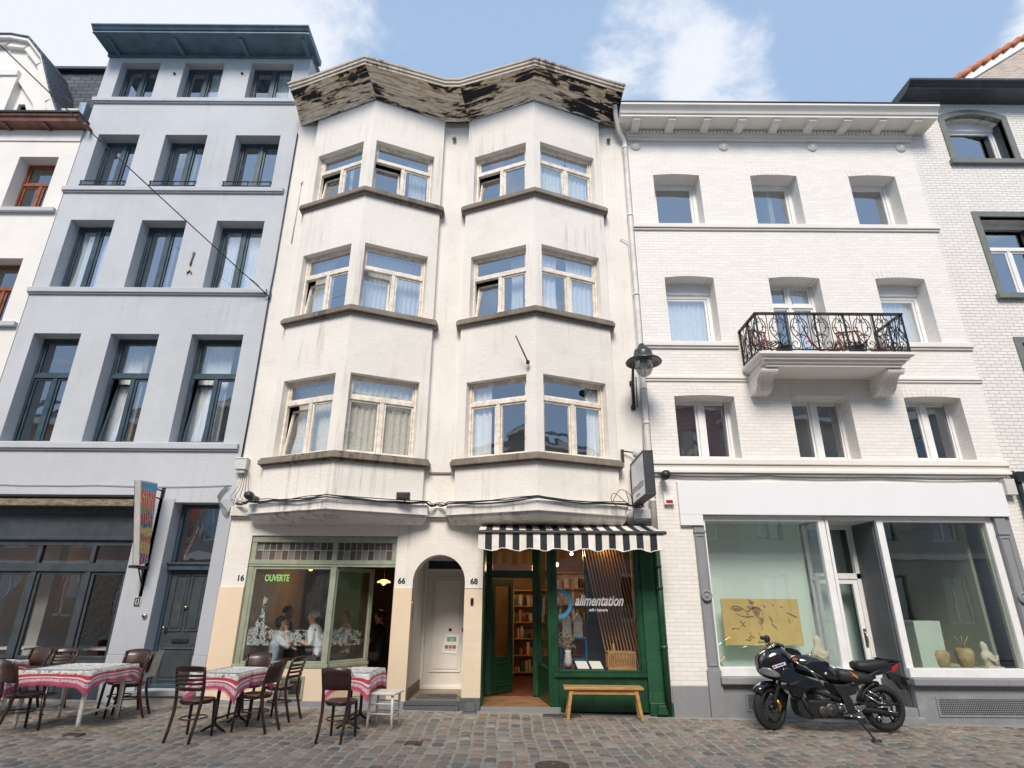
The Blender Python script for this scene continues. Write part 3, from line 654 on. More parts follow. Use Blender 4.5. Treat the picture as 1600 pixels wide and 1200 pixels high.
# ---- arched doorway
ar = thing('t', (0,0,0), None, None); bpy.data.objects.remove(ar)
b = MB(); dp = 1.42
b.box(-1.662,-1.652,F+.342,F+dp,.14,2.6); b.box(-.768,-.76,F+.342,F+dp,.14,2.6); b.box(-1.66,-.76,F+.34,F+dp,2.42,2.5); b.box(-1.66,-.76,F+dp+.06,F+dp+.1,.14,2.6)
b.build('porch_wall', m_whitel, mh)
b = MB(); b.box(-1.645,-1.63,F+.02,F+dp,.146,.30); b.build('porch_skirting', simple('brown_skirting',(.12,.085,.06),.6), mh)
mt_ = Mt('porch_tiles'); ck = mt_.new('ShaderNodeTexChecker'); mt_.l.new(mt_.pos, ck.inputs[0]); ck.inputs['Scale'].default_value = 11; ck.inputs['Color1'].default_value = (.33,.25,.17,1); ck.inputs['Color2'].default_value = (.25,.185,.12,1)
mt_.col(ck.outputs[0]); mt_.set(.5)
b = MB(); b.box(-1.65,-.77,F+.10,F+dp+.05,.0,.145); b.build('porch_floor', mt_.m, mh)
b = MB(); b.box(-1.66,-.80,F-.10,F+.10,-.05,.085); b.box(-1.66,-.80,F-.02,F+.10,.085,.148); b.build('porch_step', m_stoned, mh, bevel=.008)
b = MB(); b.ring((0,F+dp-.03,1,0), -1.65, -.77, .145, 2.42, .06, 0, .08); b.box(-1.59,-.83,F+dp-.03,F+dp+.05,2.15,2.21); pf = b.build('porch_door_frame', m_whitel, mh, bevel=.006)
b = MB(); b.box(-1.59,-.83,F+dp+.02,F+dp+.03,2.21,2.36); b.build('transom_pane', m_dark, pf)
pdoor = panel_door(mh, -1.59, -.83, F+dp, .16, 2.15, simple('cream_door_paint',(.68,.65,.60),.5,.06,3), [(.14,.90,.13,.96)])
b = MB(); b.lathe([(.03,-.02),(.03,0)], (-1.12,F+dp,1.13), 'y', 12); b.lathe([(.035,-.05),(.035,-.02),(.02,0)], (-.865,F+dp,1.13), 'y', 12); b.build('door_knob', m_dark, pdoor)
nb = MB(); y_ = F+dp-.022
nb.hexa([(-1.26,y_,.74),(-.98,y_,.72),(-.98,y_+.003,.72),(-1.26,y_+.003,.74),(-1.20,y_,1.06),(-.93,y_,1.05),(-.93,y_+.003,1.05),(-1.20,y_+.003,1.06)], 0)
nb.box(-1.17,-1.0,y_-.002,y_,.93,1.01,1); nb.box(-1.11,-1.05,y_-.003,y_-.001,.94,.985,2); nb.box(-1.21,-1.14,y_-.002,y_,.81,.87,3); nb.box(-1.13,-1.08,y_-.002,y_,.81,.87,3); nb.box(-1.07,-1.0,y_-.002,y_,.81,.87,3); nb.box(-1.2,-1.0,y_-.002,y_,.785,.79,4)
tag(nb.build('notice', [simple('paper',(.8,.79,.78),.7,.03), simple('print_blue',(.15,.35,.45),.6), simple('print_yellow',(.6,.5,.1),.6), simple('print_brown',(.30,.15,.07),.6), m_dark]), 'paper notice with small colour photos taped to the cream arched-porch door', 'notice')
b = MB(); b.hexa([(-1.52,F+.22,.146),(-.86,F+.22,.146),(-.90,F+.72,.146),(-1.50,F+.72,.146),(-1.52,F+.22,.162),(-.86,F+.22,.162),(-.90,F+.72,.162),(-1.50,F+.72,.162)])
for i in range(7): b.tube([(-1.32+.07*i,F+.36,.163),(-1.30+.07*i,F+.48+.04*math.sin(i*1.4),.163),(-1.26+.07*i,F+.36,.163)], .006, 1, n=4)
tag(b.build('doormat', [simple('grey_rubber_mat',(.10,.10,.095),.85,.2,20,bump=.3), m_black]), 'grey rubber doormat on the tiled floor of the arched porch', 'doormat')
b = MB(); b.box(-1.648,-1.625,F+.01,F+.10,1.32,1.60); 
for i in range(6): b.box(-1.627,-1.620,F+.03,F+.08,1.345+i*.04,1.368+i*.04,1)
tag(b.build('intercom', [m_steel, m_dark], bevel=.003), 'narrow steel intercom panel inside the left edge of the arch', 'intercom')
b = MB(); b.box(-.665,-.615,F-.045,F-.018,1.57,1.68); b.lathe([(.018,-.062),(.018,-.045)], (-.64,F,1.64), 'y', 10)
tag(b.build('door_buzzer', m_black, bevel=.006), 'small black door buzzer on the beige pier between arch and green shop', 'door buzzer')
for s_, x, z in (('16',-4.62,1.93),('66',-1.90,1.90),('68',-.68,1.90)):
    o = text(s_, .125, lambda u, v, e, x=x, z=z: Vector((x+u, F-.004-e, z+v)), m_dark, 'house_number', None, bold=.004)
    tag(o, {'16':'black painted house number at the far left of the cafe front','66':'black house number 66 left of the arch','68':'black house number 68 between the arch and the green shop'}[s_], 'house number')

# ---- green shop
gs = thing('green_shopfront', (0,0,0), None, None); gs.parent = mh; gs.location = (1.04+1.15, 0, 0)
b = MB()
b.fbox(IDF, -.47, -.44, .0, 1.05, .04, 2.78)                       # recess left wall
b.fbox(IDF, -.44, .49, .98, 1.06, 2.55, 2.78); b.fbox(IDF, -.44, -.34, .97, 1.06, .10, 2.55); b.fbox(IDF, .40, .52, .96, 1.06, .10, 2.78); b.fbox(IDF, -.34, .40, .975, 1.05, 2.04, 2.17)
b.fbox(IDF, .62, .78, .02, .14, .0, 2.78)                           # corner post
b.fbox(IDF, .63, .67, .0, .02, .0, 2.6); b.fbox(IDF, .73, .77, .0, .02, .55, 2.6)
b.fbox(IDF, .78, 2.20, .03, .12, .0, .50); b.fbox(IDF, .70, 2.20, -.02, .12, .50, .56); b.fbox(IDF, .78, 2.20, .02, .12, .56, .60)
b.fbox(IDF, 2.12, 2.22, .02, .14, .60, 2.78); b.fbox(IDF, .78, 2.12, .03, .12, 2.50, 2.78); b.fbox(IDF, 2.095,2.12,.04,.12,.60,2.5)
b.fbox(IDF, -.47, 2.20, .0, .14, 2.70, 2.785)
SD = (.50, F+1.0, (.64-.50)/math.hypot(.14,.92), -.92/math.hypot(.14,.92)); SL = math.hypot(.14,.92)
b.fbox(SD, .0, SL, -.02, .05, .08, .62); b.fbox(SD, 0, SL, -.03, .05, .58, .62); b.fbox(SD, 0, SL, -.02, .05, 2.5, 2.75); b.fbox(SD, 0, .07, -.02, .05, .62, 2.5); b.fbox(SD, SL-.06, SL, -.02, .05, .62, 2.5)
gf = b.build('shop_frame', [m_green], gs, bevel=.006, seg=1)
b = MB(); b.add([fr_pt(IDF,*q) for q in ((.78,.07,.60),(2.10,.075,.60),(2.10,.07,2.5),(.78,.072,2.5))], [(0,1,2,3)]); b.add([fr_pt(SD,*q) for q in ((.07,.02,.62),(SL-.06,.02,.62),(SL-.06,.02,2.5),(.07,.02,2.5))], [(0,1,2,3)])
b.add([fr_pt(IDF,*q) for q in ((-.34,1.02,2.17),(.40,1.02,2.17),(.40,1.02,2.55),(-.34,1.02,2.55))], [(0,1,2,3)])
b.build('shop_window', m_gs, gf, recalc=False)
b = MB(); b.fbox(IDF, 2.20, 2.545, -.02, .34, -.08, 2.78); b.build('green_brick_pier', brick('green_painted_brick',(.015,.085,.038),(.010,.06,.027),.30,.15,.005,.4,.15,(.03,.11,.06)), gs)
b = MB(); b.box(2.19,2.56,F-.10,F-.02,-.08,.16); b.slab([(2.28,.0),(2.46,.0),(2.43,.13),(2.31,.13)], 1, F-.16, F-.10); b.build('pier_foot', m_green2, gs, bevel=.012)
b = MB(); b.prism([(-.44,F+.0),(.66,F+.0),(.52,F+1.05),(-.44,F+1.05)], -.02, .085); b.build('shop_threshold', simple('worn_ochre_floor',(.30,.165,.075),.6,.3,3,bump=.2), gs)
b = MB(); b.fbox(IDF, -.46, .80, -.04, .0, -.06, .075); b.build('step_edge', m_stone, gs, bevel=.005)
# open door leaf, hinged left, swung inwards
DL = (-.335, F+1.02, math.cos(R(50)), math.sin(R(50))); dl = .60
b = MB(); b.fbox(DL, 0, .09, 0, .045, .11, 2.03); b.fbox(DL, dl-.09, dl, 0, .045, .11, 2.03); b.fbox(DL, .09, dl-.09, 0, .045, .11, .70); b.fbox(DL, .09, dl-.09, 0, .045, 1.90, 2.03); b.ring(DL, .12, dl-.12, .22, .60, .02, -.012, 0)
ld = b.build('open_door', m_greend, gs, bevel=.004, seg=1)
b = MB(); b.add([fr_pt(DL,*q) for q in ((.09,.02,.70),(dl-.09,.02,.70),(dl-.09,.02,1.9),(.09,.02,1.9))], [(0,1,2,3)]); b.build('door_pane', m_gs, ld, recalc=False)
# shop room
m_warm = simple('warm_shop_wall', (.27,.17,.085), .9, .3, 2)
b = MB(); b.box(-.47,2.5,F+4.4,F+4.5,.08,3.05); b.box(-.50,-.45,F+1.06,F+4.5,.08,3.05); b.box(2.25,2.3,F+.3,F+4.5,.08,3.05); b.box(-.5,2.5,F+.14,F+4.5,2.98,3.06); b.box(-.45,2.3,F+1.05,F+4.4,.04,.09,1); b.box(.66,2.3,F+.13,F+1.1,.04,.5,1)
b.build('shop_room', [m_warm, simple('red_brown_floor',(.14,.045,.025),.5)], gs, recalc=False)

# ================================================================== white painted brick building (gallery)
RX0, RX1 = 2.56, 8.93
rh = thing('gallery_building', (5.8, F, 0), 'white painted brick building with black iron balcony and large gallery windows', 'building')
TC = [(3.07,4.08),(5.20,6.22),(7.36,8.39)]; MC = [(3.10,4.10),(5.22,6.26),(7.40,8.41)]; LC = [(3.06,4.19),(5.25,6.36),(7.39,8.46)]
holes = [rect(a,c,9.17,10.46,.035) for a,c in TC]+[rect(a,c,6.42 if i != 1 else 5.86,7.88,.04) for i,(a,c) in enumerate(MC)]+[rect(a,c,4.09,5.30,.03) for a,c in LC]
out_ = [(RX0,-.3),(3.17,-.3),(3.17,.01),(3.17,3.08),(8.72,3.08),(8.72,-.3),(RX1,-.3),(RX1,11.48),(RX0,11.48)]
b = MB(); b.wall(IDF, out_, holes, 0, .40); b.build('brick_wall', m_brick, rh)
rooms(rh, RX0+.25, RX1-.25, [3.3, 5.84, 8.5], 3.2, 11.4, d0=.41)
backshell(rh, RX0, RX1, 11.45, 8, m_brick, m_slate)
# flat arches of soldier bricks, a few mm proud
mb2 = brick('white_soldier_course', (.81,.795,.77), (.55,.53,.51), .074, .36, .006, .6, .02)
for grp, z in ((TC,10.46),(MC,7.88),(LC,5.30)):
    for a, c in grp:
        if grp is MC and a > 5 and a < 6: pass
        b = MB(); n = 12; ris = .035 if z == 10.46 else .04 if z != 5.30 else .03
        lo = [(a+(c-a)*i/n, z-ris+ris*(1-(2*i/n-1)**2)+.004) for i in range(n+1)]; hi = [(x+(x-(a+c)/2)*.08, zz_+.17) for x, zz_ in lo]
        for i in range(n):
            xm = .004
            b.hexa([(lo[i][0]+xm,F-.006,lo[i][1]),(lo[i+1][0]-xm,F-.006,lo[i+1][1]),(lo[i+1][0]-xm,F+.01,lo[i+1][1]),(lo[i][0]+xm,F+.01,lo[i][1]),
                    (hi[i][0]+xm,F-.006,hi[i][1]),(hi[i+1][0]-xm,F-.006,hi[i+1][1]),(hi[i+1][0]-xm,F+.01,hi[i+1][1]),(hi[i][0]+xm,F+.01,hi[i][1])])
        b.build('brick_lintel', m_brick, rh)
for i, (a, c) in enumerate(TC): window(rh, IDF, a-.05, c+.05, 9.17, 10.50, .34, m_fwhite, m_gw, fw=.13, mull=False, seed=40+i, sash=.045)
for i, (a, c) in enumerate(MC):
    if i == 1:
        window(rh, IDF, a-.02, c+.02, 5.88, 7.90, .34, m_fwhite, m_gw, fw=.075, trans=7.38, bar=.08, seed=51, curt=[(.55,.98,'s')], tsplit=True)
    else:
        window(rh, IDF, a-.05, c+.05, 6.42, 7.66, .34, m_fwhite, m_gw, fw=.12, mull=False, seed=45+i, sash=.045, curt=[(.05,.95,'s')])
        b = MB(); b.fbox(IDF, a-.02, c+.02, .30, .40, 7.62, 7.9); b.build('shutter_box', m_fwhite, rh, bevel=.01)
for i, (a, c) in enumerate(LC):
    w_ = window(rh, IDF, a-.02, c+.02, 4.09, 5.33, .33, m_fwhite, m_gw2, fw=.07, bar=.10, seed=60+i, sash=.04)
    b = MB()
    random.seed(i)
    if i == 0:
        for k in range(26):
            an = random.uniform(-1.1,1.1); l_ = random.uniform(.1,.3); b.tube([(a+.28,F+.55,4.12),(a+.28+math.sin(an)*l_*.5,F+.55,4.12+l_),(a+.28+math.sin(an)*l_,F+.53,4.12+l_*.8)], .008, n=4)
        b.build('pot_plant', simple('leaf_green',(.10,.16,.04),.6), w_)
# bands
for z0, z1, o, x1 in ((9.03,9.13,.07,9.0),(6.30,6.40,.07,8.96),(5.62,5.68,.05,8.96),(3.96,4.06,.07,8.97),(3.80,3.86,.10,8.97)):
    segs = [(RX0-.02, x1)]
    if z0 in (6.30,): segs = [(RX0-.02, 4.40), (7.17, x1)]
    for a, c in segs: b = MB(); b.fbox(IDF, a, c, -o, 0, z0, z1); b.fbox(IDF, a, c, -o*.55, 0, z0-.045, z0); b.build('string_course', m_corn, rh, bevel=.012)
b = MB(); b.fbox(IDF, RX0-.01, 8.95, -.03, 0, 3.865, 3.955); b.build('plain_band', m_corn, rh)
# cornice
b = MB()
b.fbox(IDF, RX0, RX1, -.05, 0, 11.36, 11.44); b.fbox(IDF, RX0-.02, RX1+.02, -.08, .1, 11.44, 11.50)
b.fbox(IDF, RX0-.05, RX1+.05, -.10, .1, 11.50, 11.60)
b.loft([[(x, F-.50, 11.60), (x, F-.50, 11.66), (x, F-.53, 11.665), (x, F-.55, 11.72), (x, F-.60, 11.78), (x, F-.64, 11.80), (x, F-.64, 11.85), (x, F+.2, 11.87), (x, F+.2, 11.60)] for x in (RX0-.22, RX1+.36)], smooth=False)
b.box(RX0-.23, RX1+.37, F-.655, F+.2, 11.86, 11.885, 1)
b.build('cornice', [m_corn, m_dark], rh)
b = MB(); x = RX0+.02
while x < RX1: b.fbox(IDF, x, x+.045, -.135, -.10, 11.505, 11.575); x += .08
b.build('dentils', m_corn, rh, bevel=.005, seg=1)
for i in range(9):
    x = 2.62+.772*i; b = MB(); b.slab([(F-.46,11.60),(F-.46,11.545),(F-.36,11.515),(F-.12,11.505),(F-.10,11.505),(F-.10,11.60)], 0, x, x+.17); b.fbox(IDF, x-.012, x+.182, -.475, -.10, 11.575, 11.602); b.build('cornice_bracket', m_corn, rh, bevel=.01)
for x in (2.74,4.71,6.70,8.69):
    b = MB(); b.lathe([(.11,0),(.11,-.02),(.085,-.045),(.06,-.03),(.04,-.06),(.0,-.065)][::-1], (x,F,11.22), 'y', 16)
    for k in range(6): b.lathe([(.022,-.03),(.018,-.055),(.0,-.06)], (x+.065*math.cos(k*1.047),F-.0,11.22+.065*math.sin(k*1.047)), 'y', 6)
    b.build('rosette', m_corn, rh)
# balcony
bal = thing('balcony', (0,0,0), None, None); bal.parent = rh; bal.location = (0, 0, 5.8)
BX0, BX1, BD = 4.44, 7.16, .82
b = MB()
b.loft([[(BX0-o, F, z), (BX0-o, F-BD-o, z), (BX1+o, F-BD-o, z), (BX1+o, F, z)] for o, z in ((-.14,5.62),(-.14,5.66),(-.10,5.67),(-.08,5.72),(-.04,5.725),(-.04,5.76),(.0,5.77),(.03,5.80),(.03,5.845),(.0,5.85))], smooth=False)
b.build('balcony_slab', m_corn, bal)
for x in (4.50, 6.78):
    b = MB(); pr = [(F,5.625),(F-.60,5.625),(F-.635,5.60),(F-.64,5.565),(F-.62,5.53),(F-.57,5.52),(F-.50,5.535),(F-.43,5.50),(F-.37,5.44),(F-.33,5.36),(F-.27,5.30),(F-.20,5.27),(F-.12,5.28),(F,5.26)]
    b.slab(pr, 0, x, x+.30); b.fbox(IDF, x-.02, x+.32, -.62, 0, 5.60, 5.63)
    b.tube([(x-.012,F-.57,5.572),(x+.312,F-.57,5.572)], .045, n=12); b.tube([(x-.012,F-.20,5.345),(x+.312,F-.20,5.345)], .035, n=12)
    for k in range(3): b.slab([(p[0]-.006, p[1]-.008) for p in pr[5:12]]+[(p[0]+.01, p[1]+.02) for p in pr[5:12]][::-1], 0, x+.055+k*.075, x+.085+k*.075)
    b.build('balcony_corbel', m_corn, bal, bevel=.006)
# railing
rail = MB(); ZR0, ZR1 = 5.90, 6.60
def scroll(fr, u, z0, h_, fl, k):
    r = .0085; pts = []
    P_ = lambda a, c: fr_pt(fr, u+a*fl, 0, z0+c*h_)
    if k == 0:      # lyre scroll
        c = [(0,.0),(.055,.06),(.075,.16),(.05,.27),(.0,.36),(-.045,.47),(-.065,.60),(-.05,.75),(.0,.87),(.05,.90),(.08,.84),(.07,.77),(.04,.77)]
    elif k == 1:
        c = [(.02,.05),(-.04,.05),(-.075,.12),(-.065,.21),(-.02,.24),(.02,.20),(.01,.15)]
    else:
        c = [(.0,1.0),(.03,.85),(.075,.66),(.055,.55),(.01,.50),(-.02,.44),(.0,.39),(.03,.42)]
    rail.tube([P_(a,c_) for a,c_ in c], r, n=5)
    if k == 0: rail.tube([P_(-.0,.36),P_(.05,.44),P_(.085,.42),P_(.09,.36),P_(.06,.34)], r, n=5); rail.tube([P_(-.06,.6),P_(-.02,.66),P_(.01,.63),P_(.0,.58)], r*.9, n=5)
FRB = (BX0+.02, F-BD+.02, 1, 0); FLn = BX1-BX0-.04
FL = (BX0+.02, F-.02, 0, -1); FRt = (BX1-.02, F-BD+.02, 0, 1); SLn = BD-.04
for fr, ln, n in ((FRB, FLn, 14), (FL, SLn, 4), (FRt, SLn, 4)):
    for i in range(n):
        u = ln*(i+.5)/n; s_ = 1 if i % 2 else -1
        scroll(fr, u, ZR0, ZR1-ZR0, s_, 0); scroll(fr, u, ZR0, ZR1-ZR0, s_, 1); scroll(fr, u+ln/n*.5*s_*.6, ZR0, ZR1-ZR0, -s_, 2)
        rail.tube([fr_pt(fr, ln*i/n, 0, ZR0), fr_pt(fr, ln*i/n, 0, ZR1)], .0075, n=4)
rail.build('scroll_ironwork', m_black, bal, recalc=False)
b = MB()
for fr, ln, nn in ((FRB, FLn, 5), (FL, SLn, 2), (FRt, SLn, 2)):
    b.fbox(fr, -.02, ln+.02, -.028, .028, ZR1, ZR1+.035); b.fbox(fr, 0, ln, -.012, .012, ZR0-.01, ZR0+.012)
    for i in range(nn+1): 
        u = ln*i/nn; b.fbox(fr, u-.013, u+.013, -.013, .013, 5.85, ZR1)
b.build('railing', m_black, bal)
m_terra = simple('terracotta', (.33,.13,.07), .8, .25, 8); m_sat_ = simple('dark_glazed_pot', (.05,.03,.025), .4, .3); m_soil = simple('dry_soil', (.04,.03,.02), .95, .3)
random.seed(31)
for i, (x, y, r_, h_, lab) in enumerate(((4.98,F-.62,.13,.17,'round dark flower pot near the left end of the balcony'),(5.9,F-.60,.10,.13,'small flower pot at the middle of the balcony'),(6.32,F-.62,.13,.20,'dark flower pot in front of the brown balcony chair'),(6.75,F-.55,.12,.16,'flower pot with pale twigs at the right end of the balcony'))):
    t = thing('flower_pot', (x,y,5.85), lab, 'flower pot', 'flower pots on the balcony')
    b = MB(); b.lathe([(r_*.65,0),(r_*.95,h_*.8),(r_*1.05,h_*.82),(r_*1.05,h_),(r_*.9,h_),(r_*.88,h_*.9)], (x,y,5.85), n=16); b.build('pot', [m_terra, m_sat_ if i in (0,2) else m_terra][1], t)
    b = MB()
    for k in range(14): a = random.uniform(0,6.28); l_ = random.uniform(.06,.2); b.tube([(x,y,5.85+h_*.9),(x+.4*l_*math.cos(a),y+.3*l_*math.sin(a),5.85+h_+l_*.6),(x+l_*.7*math.cos(a),y+.5*l_*math.sin(a),5.85+h_+l_*.8)], .006, n=4)
    b.build('twigs', m_soil if i != 3 else simple('dry_leaves',(.25,.22,.10),.8), t)
m_rchair = simple('red_brown_slats', (.22,.075,.045), .6, .3, 9)
for x, rz, lab in ((4.78,.3,'red-brown slatted chair at the left end of the balcony'),(6.42,-.25,'red-brown slatted chair at the right half of the balcony')):
    t = thing('balcony_chair', (x,F-.38,5.85), lab, 'chair', 'slatted chairs on the balcony', rz); W = world_of(t)
    b = MB()
    for k in range(5): b.tube([W@Vector((-.16+.08*k,.14,.33)), W@Vector((-.16+.08*k,.20,.70))], .013, n=4); b.tube([W@Vector((-.16+.08*k,-.16,.33)), W@Vector((-.16+.08*k,.14,.33))], .013, n=4)
    b.tube([W@Vector((-.19,.20,.70)), W@Vector((.19,.20,.70))], .018, n=6); b.build('slats', m_rchair, t)
    for s_ in (-1,1): b = MB(); b.tube([W@Vector((s_*.18,-.18,0)), W@Vector((s_*.18,.16,.36)), W@Vector((s_*.19,.21,.70))], .013, n=5); b.tube([W@Vector((s_*.18,.18,0)), W@Vector((s_*.18,-.17,.36))], .013, n=5); b.build('leg', m_rchair, t)
b = MB(); b.grid(lambda u, v: (5.34+.30*u+.10*v, F-.68+.05*math.sin(u*9)+.1*v, 6.38-.50*v-.06*math.sin(u*3)), 10, 6)
tag(b.build('cloth', simple('red_cloth',(.50,.03,.05),.85,.3,6), recalc=False), 'red cloth hanging behind the middle of the balcony railing', 'cloth') if False else None
b = MB(); b.tube([(5.33,F-.72,6.42),(5.38,F-.72,6.25),(5.44,F-.70,6.10),(5.58,F-.68,5.95),(5.80,F-.68,5.88)], [.02,.03,.035,.03,.025], n=6, flat=.5); tag(b.build('red_ribbon', simple('red_cloth',(.50,.03,.05),.85,.3,6)), 'red ribbon of cloth trailing behind the balcony railing', 'cloth')
# shopfront: sign board, stone pilasters, windows
b = MB(); b.fbox(IDF, 2.945, 8.72, -.07, -.002, 3.07, 3.65); b.fbox(IDF, 2.945, 3.34, -.07, -.002, 2.885, 3.068)
b.build('sign_board', simple('white_board',(.80,.80,.82),.45,.02,1), rh, bevel=.004)
for x in (3.17, 8.44):
    wd = .185; b = MB()
    b.fbox(IDF, x, x+wd+.0, -.035, .35, -.3, 2.885 if x < 4 else 3.07); b.fbox(IDF, x-.02, x+wd+.02, -.06, 0, -.25, .62)
    b.ring(IDF, x+.012, x+wd-.012, .68, 2.72, .022, -.05, -.035); b.fbox(IDF, x-.012, x+wd+.012, -.055, 0, 2.76, 2.80)
    if x > 4: b.fbox(IDF, 8.627, 8.72, -.01, .3, -.3, 3.07)
    b.build('stone_pilaster', m_stone, rh, bevel=.008)
for x in (3.262, 8.532):
    b = MB(); b.lathe([(.075,0),(.092,-.02),(.092,-.045),(.07,-.06),(.055,-.045),(.048,-.03),(.038,-.05),(.0,-.055)][::-1], (x,F-.035,1.74), 'y', 20); b.build('ring_boss', m_stone, rh)
b = MB(); b.fbox(IDF, RX0+.005, 3.15, -.03, 0, -.4, .39); b.fbox(IDF, 3.375, 5.55, -.02, .3, -.4, .42); b.fbox(IDF, 6.42, 8.42, -.02, .3, -.4, .42); b.fbox(IDF, 8.74, RX1, -.03, 0, -.4, .33); b.build('plinth', m_stone, rh, bevel=.01)
b = MB(); b.fbox(IDF, 3.34, 5.58, -.13, .1, .42, .53); b.fbox(IDF, 6.38, 8.46, -.13, .1, .42, .53); b.build('window_ledge', m_stone, rh, bevel=.02)
b = MB()
for x0, x1 in ((3.36,5.50),(6.40,8.44)):
    b.fbox(IDF, x0, x1, -.03, .14, .53, .66); b.fbox(IDF, x0, x1, .04, .14, 2.98, 3.07)
    b.fbox(IDF, x0, x0+.04 if x0 < 4 else x0+.12, .04, .14, .66, 2.98); b.fbox(IDF, x1-.12, x1, .04, .14, .66, 2.98)
b.fbox(IDF, 5.50, 5.56, .04, .10, .53, 3.07)
gw = b.build('gallery_frame', m_fwhite, rh, bevel=.006, seg=1)
b = MB()
for x0, x1 in ((3.40,5.38),(6.52,8.32)): b.add([fr_pt(IDF,*q) for q in ((x0,.08,.66),(x1,.09,.66),(x1,.085,2.98),(x0,.08,2.98))], [(0,1,2,3)])
b.build('gallery_pane', m_gm, gw, recalc=False)
# recessed entrance
b = MB(); b.fbox(IDF, 6.385, 6.40, .10, .86, -.2, 3.07); b.fbox(IDF, 6.37, 6.385, .14, .8, .10, 2.9); b.build('entrance_cheek', simple('slate_grey_cladding',(.115,.125,.138),.55,.12,2), rh)
b = MB(); b.fbox(IDF, 5.56, 6.40, .04, .9, 3.0, 3.07); b.fbox(IDF, 5.47, 6.38, .78, .86, 2.05, 2.15); b.fbox(IDF, 5.47, 5.53, .78, .86, .1, 3.0); b.fbox(IDF, 6.30, 6.38, .78, .86, .1, 3.0); b.fbox(IDF, 5.53, 6.30, .78, .86, 2.93, 3.0)
b.fbox(IDF, 5.44, 5.50, .14, .18, .53, 3.0); b.fbox(IDF, 5.44, 5.50, .74, .80, .1, 3.0); b.fbox(IDF, 5.45, 5.49, .18, .74, 2.02, 2.08)
ef = b.build('entrance_frame', m_fwhite, rh, bevel=.005, seg=1)
b = MB(); b.ring(IDF, 5.53, 6.30, .16, 2.05, .085, .80, .845); gd = b.build('glass_door', m_fwhite, rh, bevel=.005, seg=1)
b = MB(); b.add([fr_pt(IDF,*q) for q in ((5.61,.82,.24),(6.22,.82,.24),(6.22,.82,1.97),(5.61,.82,1.97))], [(0,1,2,3)]); b.add([fr_pt(IDF,*q) for q in ((5.53,.82,2.15),(6.30,.82,2.15),(6.30,.82,2.93),(5.53,.82,2.93))], [(0,1,2,3)]); b.add([(5.47,F+.18,.6),(5.47,F+.74,.6),(5.47,F+.74,3.0),(5.47,F+.18,3.0)], [(0,1,2,3)]); b.build('door_pane', m_gm, gd, recalc=False)
b = MB(); b.tube([(6.26,F+.78,.98),(6.26,F+.74,1.0),(6.26,F+.74,1.14),(6.26,F+.78,1.16)], .010); b.box(6.235,6.285,F+.79,F+.80,.92,1.22); b.build('door_handle', m_steel, gd)
b = MB(); b.fbox(IDF, 5.55, 6.42, .0, .9, -.2, .09); b.fbox(IDF, 5.5, 6.45, -.12, .0, -.2, -.02); b.build('entrance_step', m_stone, rh, bevel=.01)
# vents
for x0, x1, z0, z1 in ((3.72,4.32,.04,.30),(6.72,8.30,-.02,.26)):
    b = MB(); b.ring(IDF, x0, x1, z0, z1, .03, -.035, -.02); b.fbox(IDF, x0+.03, x1-.03, -.024, -.0205, z0+.03, z1-.03, 1)
    x = x0+.04
    while x < x1-.04: b.fbox(IDF, x, x+.008, -.031, -.026, z0+.03, z1-.03); x += .028
    z = z0+.05
    while z < z1-.04: b.fbox(IDF, x0+.03, x1-.03, -.030, -.025, z, z+.007); z += .026
    b.build('vent_grille', [m_stone, m_black], rh)
# gallery rooms
m_mint = simple('mint_wall', (.60,.71,.655), .85, .04, 1); m_mintd = simple('grey_green_wall', (.10,.105,.09), .85, .2, 1)
b = MB(); b.box(3.30,5.40,F+.80,F+.85,.5,3.1); b.box(3.28,3.36,F+.14,F+1.2,.5,3.1); b.box(3.3,5.40,F+.14,F+1.2,.45,.60); b.box(3.3,5.45,F+.14,F+1.2,3.02,3.1)
b.build('display_backdrop', [m_mint], rh, recalc=False)
b = MB(); b.box(6.42,8.75,F+3.4,F+3.45,.3,3.1,1); b.box(8.30,8.36,F+.6,F+3.4,.3,3.1,0); b.box(6.42,8.4,F+.14,F+3.4,.45,.60,2); b.box(6.42,8.5,F+.14,F+3.4,3.02,3.1,1); b.box(6.40,6.43,F+.14,F+3.4,.3,3.1,1); b.box(8.30,8.62,F+.14,F+.2,.6,3.1,0)
b.build('display_room', [simple('sage_wall',(.46,.49,.36),.85,.06,1), m_mintd, simple('pale_floor',(.50,.50,.36),.8)], rh, recalc=False)
b = MB(); b.box(5.42,6.5,F+1.25,F+1.3,.05,3.05); b.box(5.42,6.5,F+.9,F+1.25,.03,.10); b.build('entrance_hall', m_mint, rh, recalc=False)

